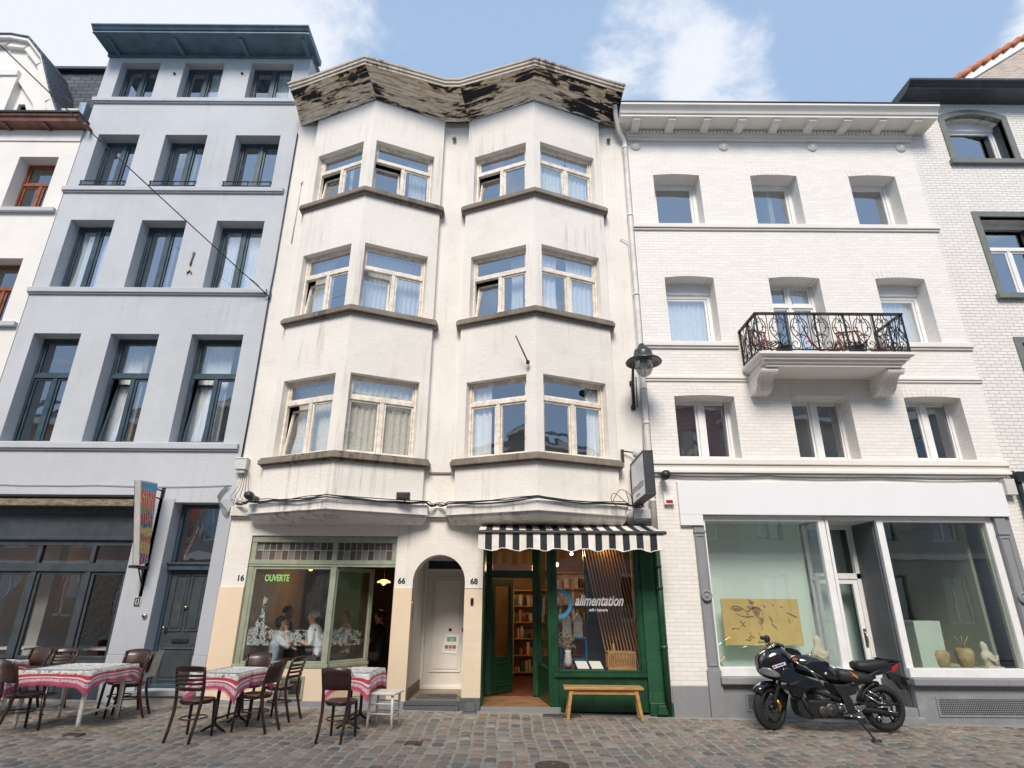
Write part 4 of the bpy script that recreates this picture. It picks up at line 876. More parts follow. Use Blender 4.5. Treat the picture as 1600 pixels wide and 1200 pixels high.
# ================================================================== far right building
fh = thing('corner_building', (10.5, F, 0), 'rough white brick building with dark grey window surrounds at the far right edge', 'building')
FX0, FX1 = 8.93, 14.5
fw_ = [(9.87,11.18,10.87,12.20,.16),(9.93,11.25,7.50,9.38,.0),(9.95,11.3,4.60,6.42,.0)]
b = MB(); b.wall(IDF, [(FX0,-.4),(FX1,-.4),(FX1,12.58),(FX0,12.58)], [rect(a,c,z0,z1,r_) for a,c,z0,z1,r_ in fw_], 0, .36); b.build('brick_wall', m_brick2, fh)
rooms(fh, FX0+.25, FX1-.2, [3.6,6.9,10.0], 3.0, 12.5); backshell(fh, FX0, FX1, 12.5, 8, m_brick2, m_slate)
for i, (a, c, z0, z1, r_) in enumerate(fw_):
    window(fh, IDF, a-.02, c+.02, z0, z1+.02-(.22 if r_ else 0), .27, m_fwhite, m_gw, fw=.07, trans=(None if i == 0 else z0+(z1-z0)*.66), mull=i > 0, seed=80+i)
    if r_: b = MB(); b.fbox(IDF, a-.02, c+.02, .24, .36, z1-.24, z1+.02); b.build('blind_box', m_fwhite, fh)
    b = MB(); n = 10
    if r_: 
        o_ = rect(a-.13,c+.13,z0,z1+.13,r_+.02); i_ = rect(a,c,z0,z1,r_)
    else: o_ = rect(a-.13,c+.13,z0,z1+.13); i_ = rect(a,c,z0,z1)
    b.wall(IDF, o_, [[(x, z+(0.001 if z == z0 else 0)) for x, z in i_]], -.03, .10); b.fbox(IDF, a-.18, c+.18, -.10, 0, z0-.11, z0)
    b.build('window_surround', m_olive, fh)
    b = MB(); b.fbox(IDF, c-.004, c+.004-.008, .0, .27, z0, z1-.15) if False else b.fbox(IDF, c-.006, c-.001, .09, .27, z0, z1-(.16 if r_ else .0)); b.build('window_reveal', m_fgray2, fh)
b = MB()
b.loft([[(x, F, 12.52), (x, F-.42, 12.55), (x, F-.42, 12.58), (x, F-.46, 12.60), (x, F-.52, 12.66), (x, F-.55, 12.67), (x, F-.55, 12.72), (x, F+.3, 12.74), (x, F+.3, 12.52)] for x in (FX0-.02, FX1)], smooth=False)
b.build('cornice', m_fgray2, fh)
b = MB(); b.box(FX0-.30, FX0-.02, F+.4, F+1.2, 11.9, 12.62); b.build('chimney', m_brickr, fh)
b = MB(); y0 = F+2
b.slab([(12.2,12.0),(16.5,12.0),(16.5,18.15),(12.45,15.43)], 1, y0, y0+5); b.build('gable', m_brickr, fh)
b = MB(); p0, p1 = Vector((12.30,y0,15.38)), Vector((16.5,y0,18.22)); dv = (p1-p0).normalized(); nv = Vector((-dv.z,0,dv.x))
b.add([p0-nv*.22+Vector((0,-.04,0)),p1-nv*.22+Vector((0,-.04,0)),p1+Vector((0,-.04,0)),p0+Vector((0,-.04,0)),p0-nv*.22+Vector((0,.02,0)),p1-nv*.22+Vector((0,.02,0)),p1+Vector((0,.02,0)),p0+Vector((0,.02,0))], [(0,1,2,3),(4,7,6,5),(0,4,5,1),(1,5,6,2),(2,6,7,3),(3,7,4,0)]); b.build('verge_board', m_fwhite, fh)
b = MB(); n = 12
for i in range(n):
    a = p0+dv*(5.05*i/n); c = p0+dv*(5.05*(i+1.12)/n); 
    for j in range(5): b.tube([a+nv*.0+Vector((0,-.02+j*.25,0)), c+nv*.07+Vector((0,-.02+j*.25,0))], .085, n=8, flat=1.0)
b.build('roof_tiles', m_tile, fh)

# ================================================================== far left house
lh = thing('corner_townhouse', (-12.5, F, 0), 'old white townhouse with red-brown cornice and white dormer at the far left edge', 'building')
LX0, LX1 = -16.0, -9.735
lw_ = [(a,c,z0,z1) for a,c in ((-10.97,-10.10),(-12.9,-12.03)) for z0,z1 in ((9.43,10.82),(6.74,8.20))]
b = MB(); b.wall(IDF, [(LX0,-.2),(LX1,-.2),(LX1,11.56),(LX0,11.56)], [rect(*q) for q in lw_], 0, .36)
for z in (11.25,): b.fbox(IDF, LX0, LX1, -.03, 0, z, z+.3)
b.build('wall', m_whitel, lh)
rooms(lh, LX0+.2, LX1-.25, [3.8,6.3,9.0], 3.0, 11.5); backshell(lh, LX0, LX1, 11.5, 8, m_whitel, m_slate)
for i, (a, c, z0, z1) in enumerate(lw_):
    window(lh, IDF, a, c, z0, z1, .27, m_fbrown, m_gw2, fw=.05, trans=z0+(z1-z0)*.60, seed=90+i)
for z in (9.32, 6.62): b = MB(); b.fbox(IDF, LX0, LX1-.02, -.09, 0, z, z+.10); b.build('sill_band', m_grayband, lh, bevel=.01)
b = MB(); b.loft([[(x, F, 11.55), (x, F-.28, 11.57), (x, F-.29, 11.66), (x, F-.33, 11.68), (x, F-.34, 11.74), (x, F+.2, 11.76), (x, F+.2, 11.55)] for x in (LX0, LX1+.06)], smooth=False); b.box(LX0,LX1+.07,F-.37,F+.1,11.745,11.79,1)
for k in range(7): b.box(-15+k*.9, -14.93+k*.9, F-.24, F-.02, 11.52, 11.56)
b.build('cornice', [m_redb, m_dark], lh)
b = MB(); 
b.add([(-15,F+.7,11.8),(LX1+.02,F+.7,11.8),(LX1+.02,F+1.25,14.75),(-15,F+1.25,14.75)], [(0,1,2,3)]); b.add([(-15,F+1.25,14.75),(LX1+.02,F+1.25,14.75),(LX1+.02,F+7,15.2),(-15,F+7,15.2)], [(0,1,2,3)]); b.add([(LX1+.02,F+.7,11.8),(LX1+.02,F+8,11.8),(LX1+.02,F+7,15.2),(LX1+.02,F+1.25,14.75)], [(0,1,2,3)])
b.build('mansard_roof', m_slate, lh, recalc=False)
b = MB(); b.box(-15,LX1+.02,F+1.1,F+1.3,14.72,14.80); b.build('ridge_flashing', m_fgray2, lh)
b = MB(); b.box(-11.2,-10.0,F+.3,F+.9,11.8,12.5,0); b.ring((0,F+.3,1,0),-11.1,-10.05,11.85,12.5,.08,-.03,0,1); b.box(-10.0,-9.85,F-.05,F+.9,11.7,12.35,2); b.build('roof_window', [m_dark, m_plast, simple('zinc',(.35,.40,.45),.4,.3,4,metal=.6)], lh)
# dormer with steep right slope
b = MB(); yd = F+.28
op = [(-15,11.7),(-10.42,11.7),(-11.0,12.75),(-11.55,13.9),(-11.98,14.42),(-12.4,14.52),(-15,14.52)]
ip = [(-14.6,11.8),(-11.05,11.8),(-11.45,12.65),(-12.0,13.35),(-14.6,13.35)]
b.wall((0,yd,1,0), op, [ip], 0, .5); b.wall((0,yd+.12,1,0), ip, [[(-11.9,11.9),(-11.35,11.9),(-11.75,12.75),(-11.9,12.75)]], 0, .08)
b.box(-12.4,-12.0,yd-.06,yd+.3,11.7,13.45); b.box(-13.6,-12.0,yd-.10,yd+.2,13.45,13.62)
b.build('dormer', m_whitel, lh)
b = MB(); b.box(-11.95,-11.3,yd+.25,yd+.3,11.8,12.8); b.build('dormer_opening', m_dark, lh)
b = MB()
pl = [(-10.34,11.72),(-10.92,12.80),(-11.46,13.97),(-11.93,14.52),(-12.4,14.63),(-15,14.63)]
for (a0,a1),(c0,c1) in zip(pl, pl[1:]):
    b.hexa([(a0,yd-.22,a1-.09),(c0,yd-.22,c1-.09),(c0,yd+.5,c1-.09),(a0,yd+.5,a1-.09),(a0+.02,yd-.22,a1),(c0+.02,yd-.22,c1),(c0+.02,yd+.5,c1),(a0+.02,yd+.5,a1)], 0)
    b.hexa([(a0-.14,yd-.12,a1-.20),(c0-.10,yd-.12,c1-.26),(c0-.10,yd,c1-.26),(a0-.14,yd,a1-.20),(a0,yd-.12,a1-.09),(c0,yd-.12,c1-.09),(c0,yd,c1-.09),(a0,yd,a1-.09)], 0)
    b.hexa([(a0+.0,yd-.25,a1),(c0+.0,yd-.25,c1),(c0+.0,yd+.6,c1),(a0+.0,yd+.6,a1),(a0+.03,yd-.25,a1+.03),(c0+.03,yd-.25,c1+.03),(c0+.03,yd+.6,c1+.03),(a0+.03,yd+.6,a1+.03)], 1)
b.build('dormer_cornice', [m_whitel, m_slate], lh)
b = MB(); b.add([(-10.4,yd,11.7),(-10.4,yd+2,11.7),(-11.95,yd+2,14.6),(-11.95,yd,14.6)], [(0,1,2,3)]); b.build('dormer_side', m_slate, lh, recalc=False)

# ================================================================== houses across the street (seen in the window panes)
def opposite(x0, x1, h_, c, label, frc, yo=0):
    t = thing('opposite_house', ((x0+x1)/2, -2.8, 0), label, 'building')
    fr = (x1, -2.8-yo, -1, 0); W = x1-x0; n = max(2, int(W/2.1)); hs = []
    for z0, z1 in ((.9,2.7),(4.0,5.7),(7.0,8.5)):
        if z1 > h_-.6: continue
        for i in range(n): u = W*(i+.5)/n; hs.append((u-.55, u+.55, z0, z1))
    b = MB(); b.wall(fr, [(0,-.3),(W,-.3),(W,h_),(0,h_)], [rect(*q) for q in hs], 0, .3); b.build('wall', stucco('opposite_wall', c, sc(c,.6)), t)
    b = MB(); b.fbox(fr, 0, W, .3, 6, -.3, h_-.05); b.build('back_block', m_roomd, t)
    b = MB(); b.fbox(fr, -.05, W+.05, -.3, .05, h_, h_+.22); b.fbox(fr, 0, W, -.1, 0, 3.3, 3.5); b.fbox(fr, 0, W, -.06, 0, 6.4, 6.5); b.build('cornice', m_corn, t)
    b = MB()
    for q in hs: b.ring(fr, *q, .07, .12, .18); b.fbox(fr, (q[0]+q[1])/2-.04, (q[0]+q[1])/2+.04, .12, .18, q[2], q[3])
    fo = b.build('window_frames', frc, t)
    b = MB()
    for q in hs: b.add([fr_pt(fr,q[0],.16,q[2]),fr_pt(fr,q[1],.16,q[2]),fr_pt(fr,q[1],.16,q[3]),fr_pt(fr,q[0],.16,q[3])],[(0,1,2,3)])
    b.build('panes', m_gw2, fo, recalc=False)
    b = MB(); b.add([fr_pt(fr,0,-.3,h_+.2),fr_pt(fr,W,-.3,h_+.2),fr_pt(fr,W,2.5,h_+1.6),fr_pt(fr,0,2.5,h_+1.6)],[(0,1,2,3)]); b.build('roof', m_slate, t, recalc=False)
opposite(-13,-6,9.4,(.36,.35,.33),'pale grey house across the street, mirrored in the grey townhouse panes', m_fwhite)
opposite(-6,-.8,10.0,(.55,.50,.44),'cream house across the street, mirrored in the left bay panes', m_fgray)
opposite(-.8,3.4,9.0,(.33,.36,.38),'blue-grey house across the street, mirrored in the right bay panes', m_fwhite)
opposite(3.4,9.2,9.6,(.48,.33,.33),'pink house across the street, mirrored in the first-floor gallery panes', m_fwhite)
opposite(-30,-21,9.0,(.5,.48,.45),'far beige house across the street, mirrored at the left end of the restaurant panes', m_fwhite)
opposite(-21,-13,8.6,(.42,.30,.25),'brick-red house across the street, mirrored in the restaurant panes', m_fwhite)
opposite(16,24,9.2,(.40,.42,.42),'grey house across the street, mirrored in the rightmost panes', m_fwhite)
opposite(24,33,9.2,(.52,.46,.40),'tan house far along the opposite side, mirrored in the rightmost panes', m_fwhite)
opposite(9.2,16,9.0,(.50,.48,.42),'beige house across the street, mirrored in the right gallery panes', m_fgray)
# ================================================================== things on the facades
# striped awning
aw = thing('awning', (1.0, F, 2.7), 'black and white striped awning with a scalloped valance over the green shop', 'awning')
AX0, AX1 = -.52, 2.43; NS = 27; sw = (AX1-AX0)/NS
m_blk = simple('black_canvas', (.022,.024,.032), .85, .2, 20); m_wc = simple('off_white_canvas', (.80,.76,.68), .85, .1, 7)
b = MB()
for i in range(NS):
    x0, x1 = AX0+sw*i, AX0+sw*(i+1); mi = (i+1) % 2
    for (y0,z0),(y1,z1) in (((F-.02,2.885),(F-.42,2.775)),((F-.42,2.775),(F-.80,2.685))):
        b.add([(x0,y0,z0),(x1,y0,z0),(x1,y1,z1),(x0,y1,z1)], [(0,1,2,3)], mi)
    n = 4
    zb = lambda x: 2.395 + .022*math.cos((x-AX0)*2*math.pi/.42) + .006*math.sin(x*31)
    yb = lambda x, t: F-.835 + t*(.015*math.sin(x*9)+.012*math.sin(x*23+1))
    for k in range(n):
        a, c = x0+(x1-x0)*k/n, x0+(x1-x0)*(k+1)/n
        for j in range(3):
            t0, t1 = j/3, (j+1)/3; q = lambda x, t: (x, yb(x,t), 2.645+(zb(x)-2.645)*t)
            b.add([q(a,t0), q(c,t0), q(c,t1), q(a,t1)], [(0,1,2,3)], mi)
b.build('canopy', [m_blk, m_wc], aw, recalc=False)
b = MB(); b.tube([(AX0+ (AX1-AX0)*k/40, yb(AX0+(AX1-AX0)*k/40,1), zb(AX0+(AX1-AX0)*k/40)) for k in range(41)], .008, n=4); b.build('valance_hem', m_wc, aw)
b = MB(); b.slab([(F-.86,2.64),(F-.86,2.675),(F-.80,2.70),(F-.76,2.69),(F-.76,2.64)], 0, AX0-.03, AX1+.05); b.box(AX0,AX1,F-.10,F-.01,2.86,2.91); b.build('front_bar', m_dark, aw, bevel=.006)
for x in (AX0+.08, AX1-.08):
    b = MB(); b.tube([(x,F-.02,2.55),(x,F-.42,2.60),(x,F-.78,2.66)], .016); b.build('folding_arm', m_dark, aw)
b = MB()
for k in range(16): b.box(1.96+.02*(k%6)-.03, 1.975+.02*(k%6)-.03, F-.841, F-.839, 2.50+.03*(k//6), 2.515+.03*(k//6))

# projecting white box sign
sg = thing('projecting_sign', (2.2, F, 3.5), 'white box sign with dark frame, projecting from the wall under the street lamp', 'sign')
b = MB(); SXa, SXb, SYa, SYb, SZa, SZb = 2.115, 2.275, F-1.20, F-.12, 3.215, 3.925
b.ring((SXa,0,0,1), SYa, SYb, SZa, SZb, .025, -(SXb-SXa), .006) if False else None
b.box(SXa+.006,SXb-.006,SYa,SYb,SZa,SZa+.025); b.box(SXa+.006,SXb-.006,SYa,SYb,SZb-.025,SZb); b.box(SXa+.006,SXb-.006,SYa,SYa+.025,SZa+.025,SZb-.025); b.box(SXa+.006,SXb-.006,SYb-.025,SYb,SZa+.025,SZb-.025)
for x in (SXa, SXb-.012):
    b.box(x,x+.012,SYa-.004,SYa+.03,SZa-.004,SZb+.004); b.box(x,x+.012,SYb-.03,SYb+.004,SZa-.004,SZb+.004); b.box(x,x+.012,SYa+.03,SYb-.03,SZa-.004,SZa+.024); b.box(x,x+.012,SYa+.03,SYb-.03,SZb-.024,SZb+.004)
b.build('sign_frame', simple('anthracite_frame',(.035,.04,.048),.5,.2), sg, bevel=.004, seg=1)
b = MB(); b.box(SXa+.008,SXa+.014,SYa+.02,SYb-.02,SZa+.02,SZb-.02); b.box(SXb-.014,SXb-.008,SYa+.02,SYb-.02,SZa+.02,SZb-.02); b.build('sign_panel', simple('white_acrylic',(.88,.89,.91),.3,.02), sg)
text('alimentation', .20, lambda u, v, e: Vector((SXa+.0065-e*.3, SYb-.06-u, SZa+.17+v)), simple('sign_lettering',(.16,.17,.18),.6), 'lettering', sg, shear=.35, sx=.86)
text('Café Épicerie', .062, lambda u, v, e: Vector((SXa+.0065-e*.3, SYb-.30-u, SZa+.075+v)), bpy.data.materials['sign_lettering'], 'lettering', sg)
b = MB(); b.tube([(2.19,F,3.80),(2.19,F-.14,3.80)], .018); b.tube([(2.19,F,3.30),(2.19,F-.14,3.30)], .018); b.box(2.13,2.25,F-.02,F-.001,3.25,3.86); b.build('wall_bracket', m_dark, sg)

# wall lamp
lp = thing('street_lamp', (2.34, F, 5.3), 'dark wall-mounted street lamp with a wide round hood and clear glass bulb', 'street lamp')
LY = F-.72; LXc = 2.36
b = MB(); b.lathe([(.03,.36),(.04,.30),(.085,.29),(.10,.26),(.15,.24),(.165,.18),(.175,.12),(.20,.085),(.30,.035),(.325,.0),(.32,-.012),(.28,.005),(.19,.03),(.15,.03),(.14,.0)], (LXc,LY,5.66), n=28); b.build('lamp_hood', simple('dark_green_grey_enamel',(.022,.035,.034),.4,.25,coat=.2), lp)
gm_ = Mt('lamp_glass'); gm_.col((.85,.88,.88)); gm_.set(.05); gm_.b.inputs['Transmission Weight'].default_value = .9; gm_.b.inputs['Alpha'].default_value = .55
b = MB(); b.lathe([(.145,.0),(.16,-.07),(.15,-.15),(.115,-.22),(.06,-.265),(.0,-.28)], (LXc,LY,5.66), n=20); b.build('lamp_globe', gm_.m, lp)
b = MB(); b.lathe([(.02,.02),(.045,-.0),(.05,-.1),(.02,-.14)], (LXc,LY,5.66), n=10); b.build('lamp_bulb', m_plast, lp)
b = MB(); b.tube([(2.27,F-.03,5.02),(2.27,F-.10,5.15),(2.27,F-.13,5.5),(2.28,F-.18,5.75),(2.31,F-.35,5.98),(2.35,F-.60,6.06),(LXc,LY,6.02)], [.03,.03,.028,.026,.024,.022,.024], n=8)
b.box(2.23,2.31,F-.05,F,5.0,5.07); b.box(2.23,2.31,F-.05,F,5.50,5.56); b.tube([(2.27,F-.02,5.53),(2.27,F-.13,5.53)], .018); b.box(2.255,2.285,F-.04,F-.01,5.0,5.56); b.tube([(2.33,F-.10,5.02),(2.33,F-.16,5.6)], .01)
b.build('lamp_bracket', m_dark, lp)

# downpipes
def pipe(name, pts, r, mat, label, collars=()):
    t = thing(name, tuple(pts[-1]), label, 'downpipe')
    b = MB(); b.tube(pts, r, n=12); b.build('pipe', mat, t)
    for c in collars:
        b = MB(); b.lathe([(r+.002,-.03),(r+.012,-.025),(r+.012,.025),(r+.002,.03)], c, n=14); b.box(c[0]-.02,c[0]+.02,c[1],F+.01,c[2]-.01,c[2]+.01); b.build('collar', mat, t)
    return t
PX = 2.475
m_zn = simple('white_painted_zinc', (.70,.685,.65), .5, .14, 6)
pipe('downpipe', [(2.25,F-.40,12.0),(2.27,F-.33,11.78),(2.33,F-.22,11.5),(PX,F-.09,11.30),(PX,F-.09,10),(PX,F-.09,7.0),(PX,F-.09,4.0),(PX,F-.09,2.72)], .052, m_zn, 'white painted downpipe between the bay-fronted building and the white brick one', [(PX,F-.09,z) for z in (11.1,9.3,7.4,5.4,4.72,3.3)])
pipe('downpipe', [(2.475,F-.11,2.66),(2.475,F-.11,1.4),(2.475,F-.11,.02)], .05, m_green, 'bottle-green lower downpipe at the right end of the green shop', [(2.475,F-.11,z) for z in (2.2,1.85,.95)])
b = MB(); b.tube([(2.25,F-.0,8.72),(2.27,F-.04,8.75),(2.40,F-.05,8.66),(2.42,F-.05,8.3),(2.42,F-.03,5.0),(2.40,F-.03,4.2)], .011); tag(b.build('wall_conduit', m_zn), 'thin white conduit bending down beside the white downpipe', 'conduit')
b = MB(); b.tube([(MX0+.0,F-.03,11.5),(MX0+.01,F-.03,8.0),(MX0,F-.04,7.32),(MX0+.01,F-.03,5),(MX0,F-.03,3.95)], .014); tag(b.build('wall_cable', m_dark), 'dark cable running down the joint between grey townhouse and bay-fronted building', 'cable')
b = MB(); b.tube([(-4.62,F-.02,10.1),(-4.62,F-.02,8.6)], .010); b.tube([(-4.62,F-.02,10.1),(-4.60,F-.02,10.2)], .016); tag(b.build('wall_rod', m_zn), 'slim vertical rod on the white wall left of the upper bay windows', 'rod')

# cable runs
def smooth_path(p, n=6):
    if len(p) > 8: return p
    o = []
    for i in range(len(p)-1):
        a, b_, c, d = Vector(p[max(0,i-1)]), Vector(p[i]), Vector(p[i+1]), Vector(p[min(len(p)-1,i+2)])
        for k in range(n):
            t = k/n; o.append(.5*((2*b_)+(c-a)*t+(2*a-5*b_+4*c-d)*t*t+(3*b_-a-3*c+d)*t**3))
    return o+[Vector(p[-1])]
def cable(pts, r, label, mat=None, cat='cable'):
    b = MB()
    for k, p in enumerate(pts): b.tube(smooth_path(p), r if isinstance(r, float) else r[k], n=5)
    return tag(b.build('cable', mat or m_dark), label, cat)
random.seed(11)
def rough(pts, n=6, a=.012):
    o = []
    for p, q in zip(pts, pts[1:]):
        for i in range(n):
            t = i/n; o.append(Vector(p).lerp(Vector(q), t)+Vector((0, random.uniform(-a,0)*.4, random.uniform(-a,a) - .03*math.sin(math.pi*t))))
    return o+[Vector(pts[-1])]
L1 = [(x, y-.145, 3.19) for x, y in [(-4.80,F),(-4.50,F-.18),(-2.98,F-.84),(-1.46,F-.18),(-1.28,F-.02),(-1.08,F-.18),(.43,F-.84),(1.95,F-.20),(2.3,F-.05)]]
L1 = [(x, y+.02, z) for x, y, z in L1]
cable([rough(L1), rough([(x, y+.02, z+.022) for x, y, z in L1]), rough([(x, y+.01, z+.04) for x, y, z in L1], 4, .02)], [.014,.011,.008], 'bundle of black cables sagging along the ledge above the shops')
cable([rough([(-9.6,F-.02,3.545),(-7.4,F-.02,3.53),(-4.98,F-.02,3.535)], 5, .006)], .007, 'thin cable stretched across the grey townhouse above its door', m_graystone)
cable([rough([(2.62,F-.06,3.77),(4.6,F-.05,3.765),(6.6,F-.05,3.755),(8.85,F-.05,3.755)], 8, .006)], .013, 'dark cable running along the white brick wall above the blank sign board', simple('grey_cable',(.10,.10,.10),.6))
for k, x in enumerate((-3.9,)): pass
cable([[Vector((2.0,F-.30,3.20)), Vector((1.75,F-.5,3.35)), Vector((1.68,F-.52,3.24)), Vector((1.8,F-.5,3.12)), Vector((2.05,F-.3,3.1))],
       [Vector((1.7,F-.45,3.18)), Vector((1.85,F-.42,3.42)), Vector((2.05,F-.3,3.36)), Vector((2.1,F-.25,3.15))],
       [Vector((1.95,F-.4,3.42)), Vector((2.0,F-.4,3.2)), Vector((1.92,F-.45,3.02)), Vector((2.06,F-.35,2.98)), Vector((2.1,F-.3,3.2))],
       [Vector((2.10,F-.2,3.1)), Vector((2.12,F-.12,2.9)), Vector((2.10,F-.12,2.75))]], .006, 'tangle of loose black wires under the white box sign')
cable([[Vector((-4.80+.03*k,F-.05,3.78)), Vector((-4.84+.05*k,F-.06-.01*k,3.5)), Vector((-4.93+.09*k,F-.07,3.3)), Vector((-4.7+.1*k,F-.12,3.22))] for k in range(5)]+
      [[Vector((-5.0-.02*k,F-.04,3.52)), Vector((-5.14-.01*k,F-.05,3.32)), Vector((-5.08+.03*k,F-.05,3.12)), Vector((-4.95,F-.05,2.98+.02*k)), Vector((-4.9,F-.05,3.15))] for k in range(4)], .005, 'knot of wires hanging under the grey junction box', simple('grey_wire', (.16,.15,.14), .6))
b = MB(); b.box(-4.93,-4.73,F-.13,F-.0,3.80,4.00); b.box(-4.94,-4.72,F-.14,F-.0,3.985,4.015); b.box(-4.90,-4.76,F-.10,F,3.74,3.80)
tag(b.build('junction_box', m_plast, bevel=.012), 'light grey junction box on the joint between grey townhouse and white building', 'junction box')
b = MB(); b.box(8.72,8.90,F-.14,F,3.44,3.72); b.tube([(8.8,F-.05,3.72),(8.8,F-.05,3.80)], .012)
tag(b.build('junction_box', m_plast, bevel=.012), 'grey junction box at the right end of the blank white sign board', 'junction box')
b = MB(); b.tube([(8.96,F-.05,3.86),(8.98,F-.10,3.7),(9.0,F-.08,3.4),(9.02,F-.07,0.0)], [.05,.06,.04,.04], n=10); b.box(8.93,9.12,F-.2,F,3.66,3.84)
tag(b.build('downpipe', m_dark), 'dark downpipe with a hopper at the far right edge', 'downpipe')
b = MB(); b.lathe([(.02,-.16),(.06,-.15),(.075,-.08),(.07,-.01),(.03,.03)], (-4.42,F-.42,3.27), 'y', 12); b.box(-4.45,-4.39,F-.42,F-.15,3.24,3.30)
tag(b.build('floodlight', m_dark), 'round black spotlight on the ledge at the left end of the left bay', 'floodlight')
b = MB(); b.box(-1.92,-1.70,F-.60,F-.50,3.21,3.33); b.box(-1.90,-1.72,F-.61,F-.60,3.225,3.315); b.tube([(-1.81,F-.5,3.26),(-1.81,F-.35,3.2)], .015)
tag(b.build('floodlight', m_dark, bevel=.008), 'small rectangular black floodlight on the ledge under the left bay', 'floodlight')
b = MB(); b.lathe([(.02,-.30),(.075,-.28),(.085,-.18),(.06,-.04),(.03,0)], (2.70,F-.05,3.72), 'y', 14)
tag(b.build('floodlight', m_dark), 'rounded dark spotlight just right of the white box sign', 'floodlight')
b = MB(); b.box(1.98,2.03,F-.08,F-.02,3.98,4.22); b.tube([(2.0,F-.05,4.2),(2.18,F-.10,4.16),(2.25,F-.25,4.05)], .012); b.lathe([(.015,-.2),(.09,-.18),(.10,-.12),(.02,-.02)], (2.26,F-.05,4.12), 'y', 12, 1)
tag(b.build('antenna_box', [m_dark, m_plast]), 'small black fitting with white cap above the white box sign', 'fitting')
# alarm
al = thing('alarm_box', (2.78,F,3.34), 'white alarm box with red lens on the brick right of the box sign', 'alarm box')
b = MB(); b.slab([(F,3.48),(F-.07,3.47),(F-.085,3.25),(F-.075,3.235),(F,3.235)], 0, 2.69, 2.86); b.build('case', m_fwhite, al, bevel=.015)
b = MB(); b.box(2.715,2.835,F-.092,F-.07,3.262,3.315); b.build('red_lens', simple('red_lens',(.45,.02,.02),.2,.1), al, bevel=.005)
# overhead wire
wp0, wp1 = P(0,62,7.2), Vector((-4.87, F-.03, 7.32)); wd_ = wp0-wp1; wend = wp1+wd_*1.5
def wz(t): p = wp1.lerp(wend, t); p.z -= .10*math.sin(math.pi*min(1,t)); return p
b = MB(); b.tube([wz(i/30) for i in range(31)], .011, n=5); b.tube([(wp1.x,F-.03,7.42),(wp1.x,F-.05,7.25)], .02)
for s_ in (0,1): b.tube([wp1+Vector((0,-.01*s_,-.05)), wz(.04)+Vector((0,0,.03)), wz(.08)+Vector((0,0,-.02)), wz(.12)], .006, n=4)
tag(b.build('overhead_wire', m_dark), 'single overhead wire slanting across the grey townhouse up to the left', 'wire')
# colourful hanging sign (left)
hs = thing('hanging_sign', (-6.17,F,2.8), 'tall tapering sign with bright red, yellow and blue pattern, left of the slate-grey door', 'sign')
b = MB(); pl = [(F-.78,3.47),(F-.30,3.51),(F-.03-.06,2.20),(F-.32,2.14)]
b.slab(pl, 0, -6.22, -6.12); b.build('sign_case', m_plast, hs, bevel=.006)
mc = Mt('painted_sign_face'); s3 = mc.new('ShaderNodeSeparateXYZ'); mc.l.new(mc.pos, s3.inputs[0])
cr = mc.new('ShaderNodeValToRGB'); cr.color_ramp.interpolation = 'CONSTANT'
zt_ = mc.math('DIVIDE', mc.math('SUBTRACT', s3.outputs[2], 2.15), 1.35); zt2 = mc.math('ADD', zt_, mc.math('MULTIPLY', mc.math('SUBTRACT', mc.noise(9, 3, vec=mc.pos), .5), .16)); mc.l.new(zt2, cr.inputs[0])
el = cr.color_ramp.elements; el[0].position = 0; el[0].color = (.30,.05,.22,1); el[1].position = .14; el[1].color = (.70,.45,.05,1)
for p_, c_ in ((.27,(.55,.10,.06)),(.34,(.72,.55,.08)),(.44,(.10,.10,.25)),(.50,(.60,.05,.05)),(.60,(.08,.28,.25)),(.65,(.72,.15,.04)),(.82,(.62,.05,.05)),(.88,(.06,.38,.62))):
    e_ = el.new(p_); e_.color = (*c_,1)
vo = mc.new('ShaderNodeTexVoronoi'); vo.inputs['Scale'].default_value = 22; mc.l.new(mc.pos, vo.inputs['Vector'])
m1 = mc.mix(mc.ramp(vo.outputs['Distance'], .25, .32, .75, 0), cr.outputs[0], mc.mix(mc.ramp(mc.noise(14,2,vec=mc.pos), .48,.52), (.75,.60,.25), (.08,.02,.06)))
wv = mc.new('ShaderNodeTexWave', wave_type='RINGS'); wv.inputs['Scale'].default_value = 5; wv.inputs['Distortion'].default_value = 6; mc.l.new(mc.pos, wv.inputs['Vector'])
m1 = mc.mix(mc.ramp(wv.outputs[1], .80, .9, 0, .7), m1, (.80,.72,.60)); top_ = mc.ramp(zt2, .88, .90); m1 = mc.mix(top_, m1, (.05,.33,.58)); mc.col(m1); mc.set(.4)
b = MB(); b.add([(-6.114,y+(.012 if y < F-.3 else -.012),z+(.02 if z < 3 else -.03)) for y, z in pl], [(0,1,2,3)]); b.add([(-6.226,y,z) for y, z in pl], [(0,1,2,3)]); b.build('sign_face', mc.m, hs, recalc=False)
b = MB()
for z, y1 in ((3.42,F-.3),(3.28,F-.28),(2.7,F-.15)): b.tube([(-6.17,F,z),(-6.17,y1,z)], .014)
b.box(-6.20,-6.14,F-.02,F,1.62,3.48)
b.tube([(-6.17,F-.32,2.12),(-6.17,F-.12,2.08),(-6.17,F-.02,1.8)], .012); b.tube([(-6.20,F-.2,2.13),(-6.19,F-.02,1.85),(-6.18,F-.03,1.66)], .012); b.box(-6.24,-6.12,F-.40,F-.03,2.10,2.145); b.build('sign_bracket', m_dark, hs)
# faded lettering decal seen in transom above door
text('bistro', .20, lambda u, v, e: Vector((-5.72+u*.32-v*.2, F+.292, 2.28+u*1.15+v*.3)), simple('faded_red_lettering',(.34,.15,.14),.6), 'window_lettering', None, shear=.1)
tag(bpy.data.objects['window_lettering'], 'faded red slanting lettering on the pane above the slate-grey door', 'lettering')
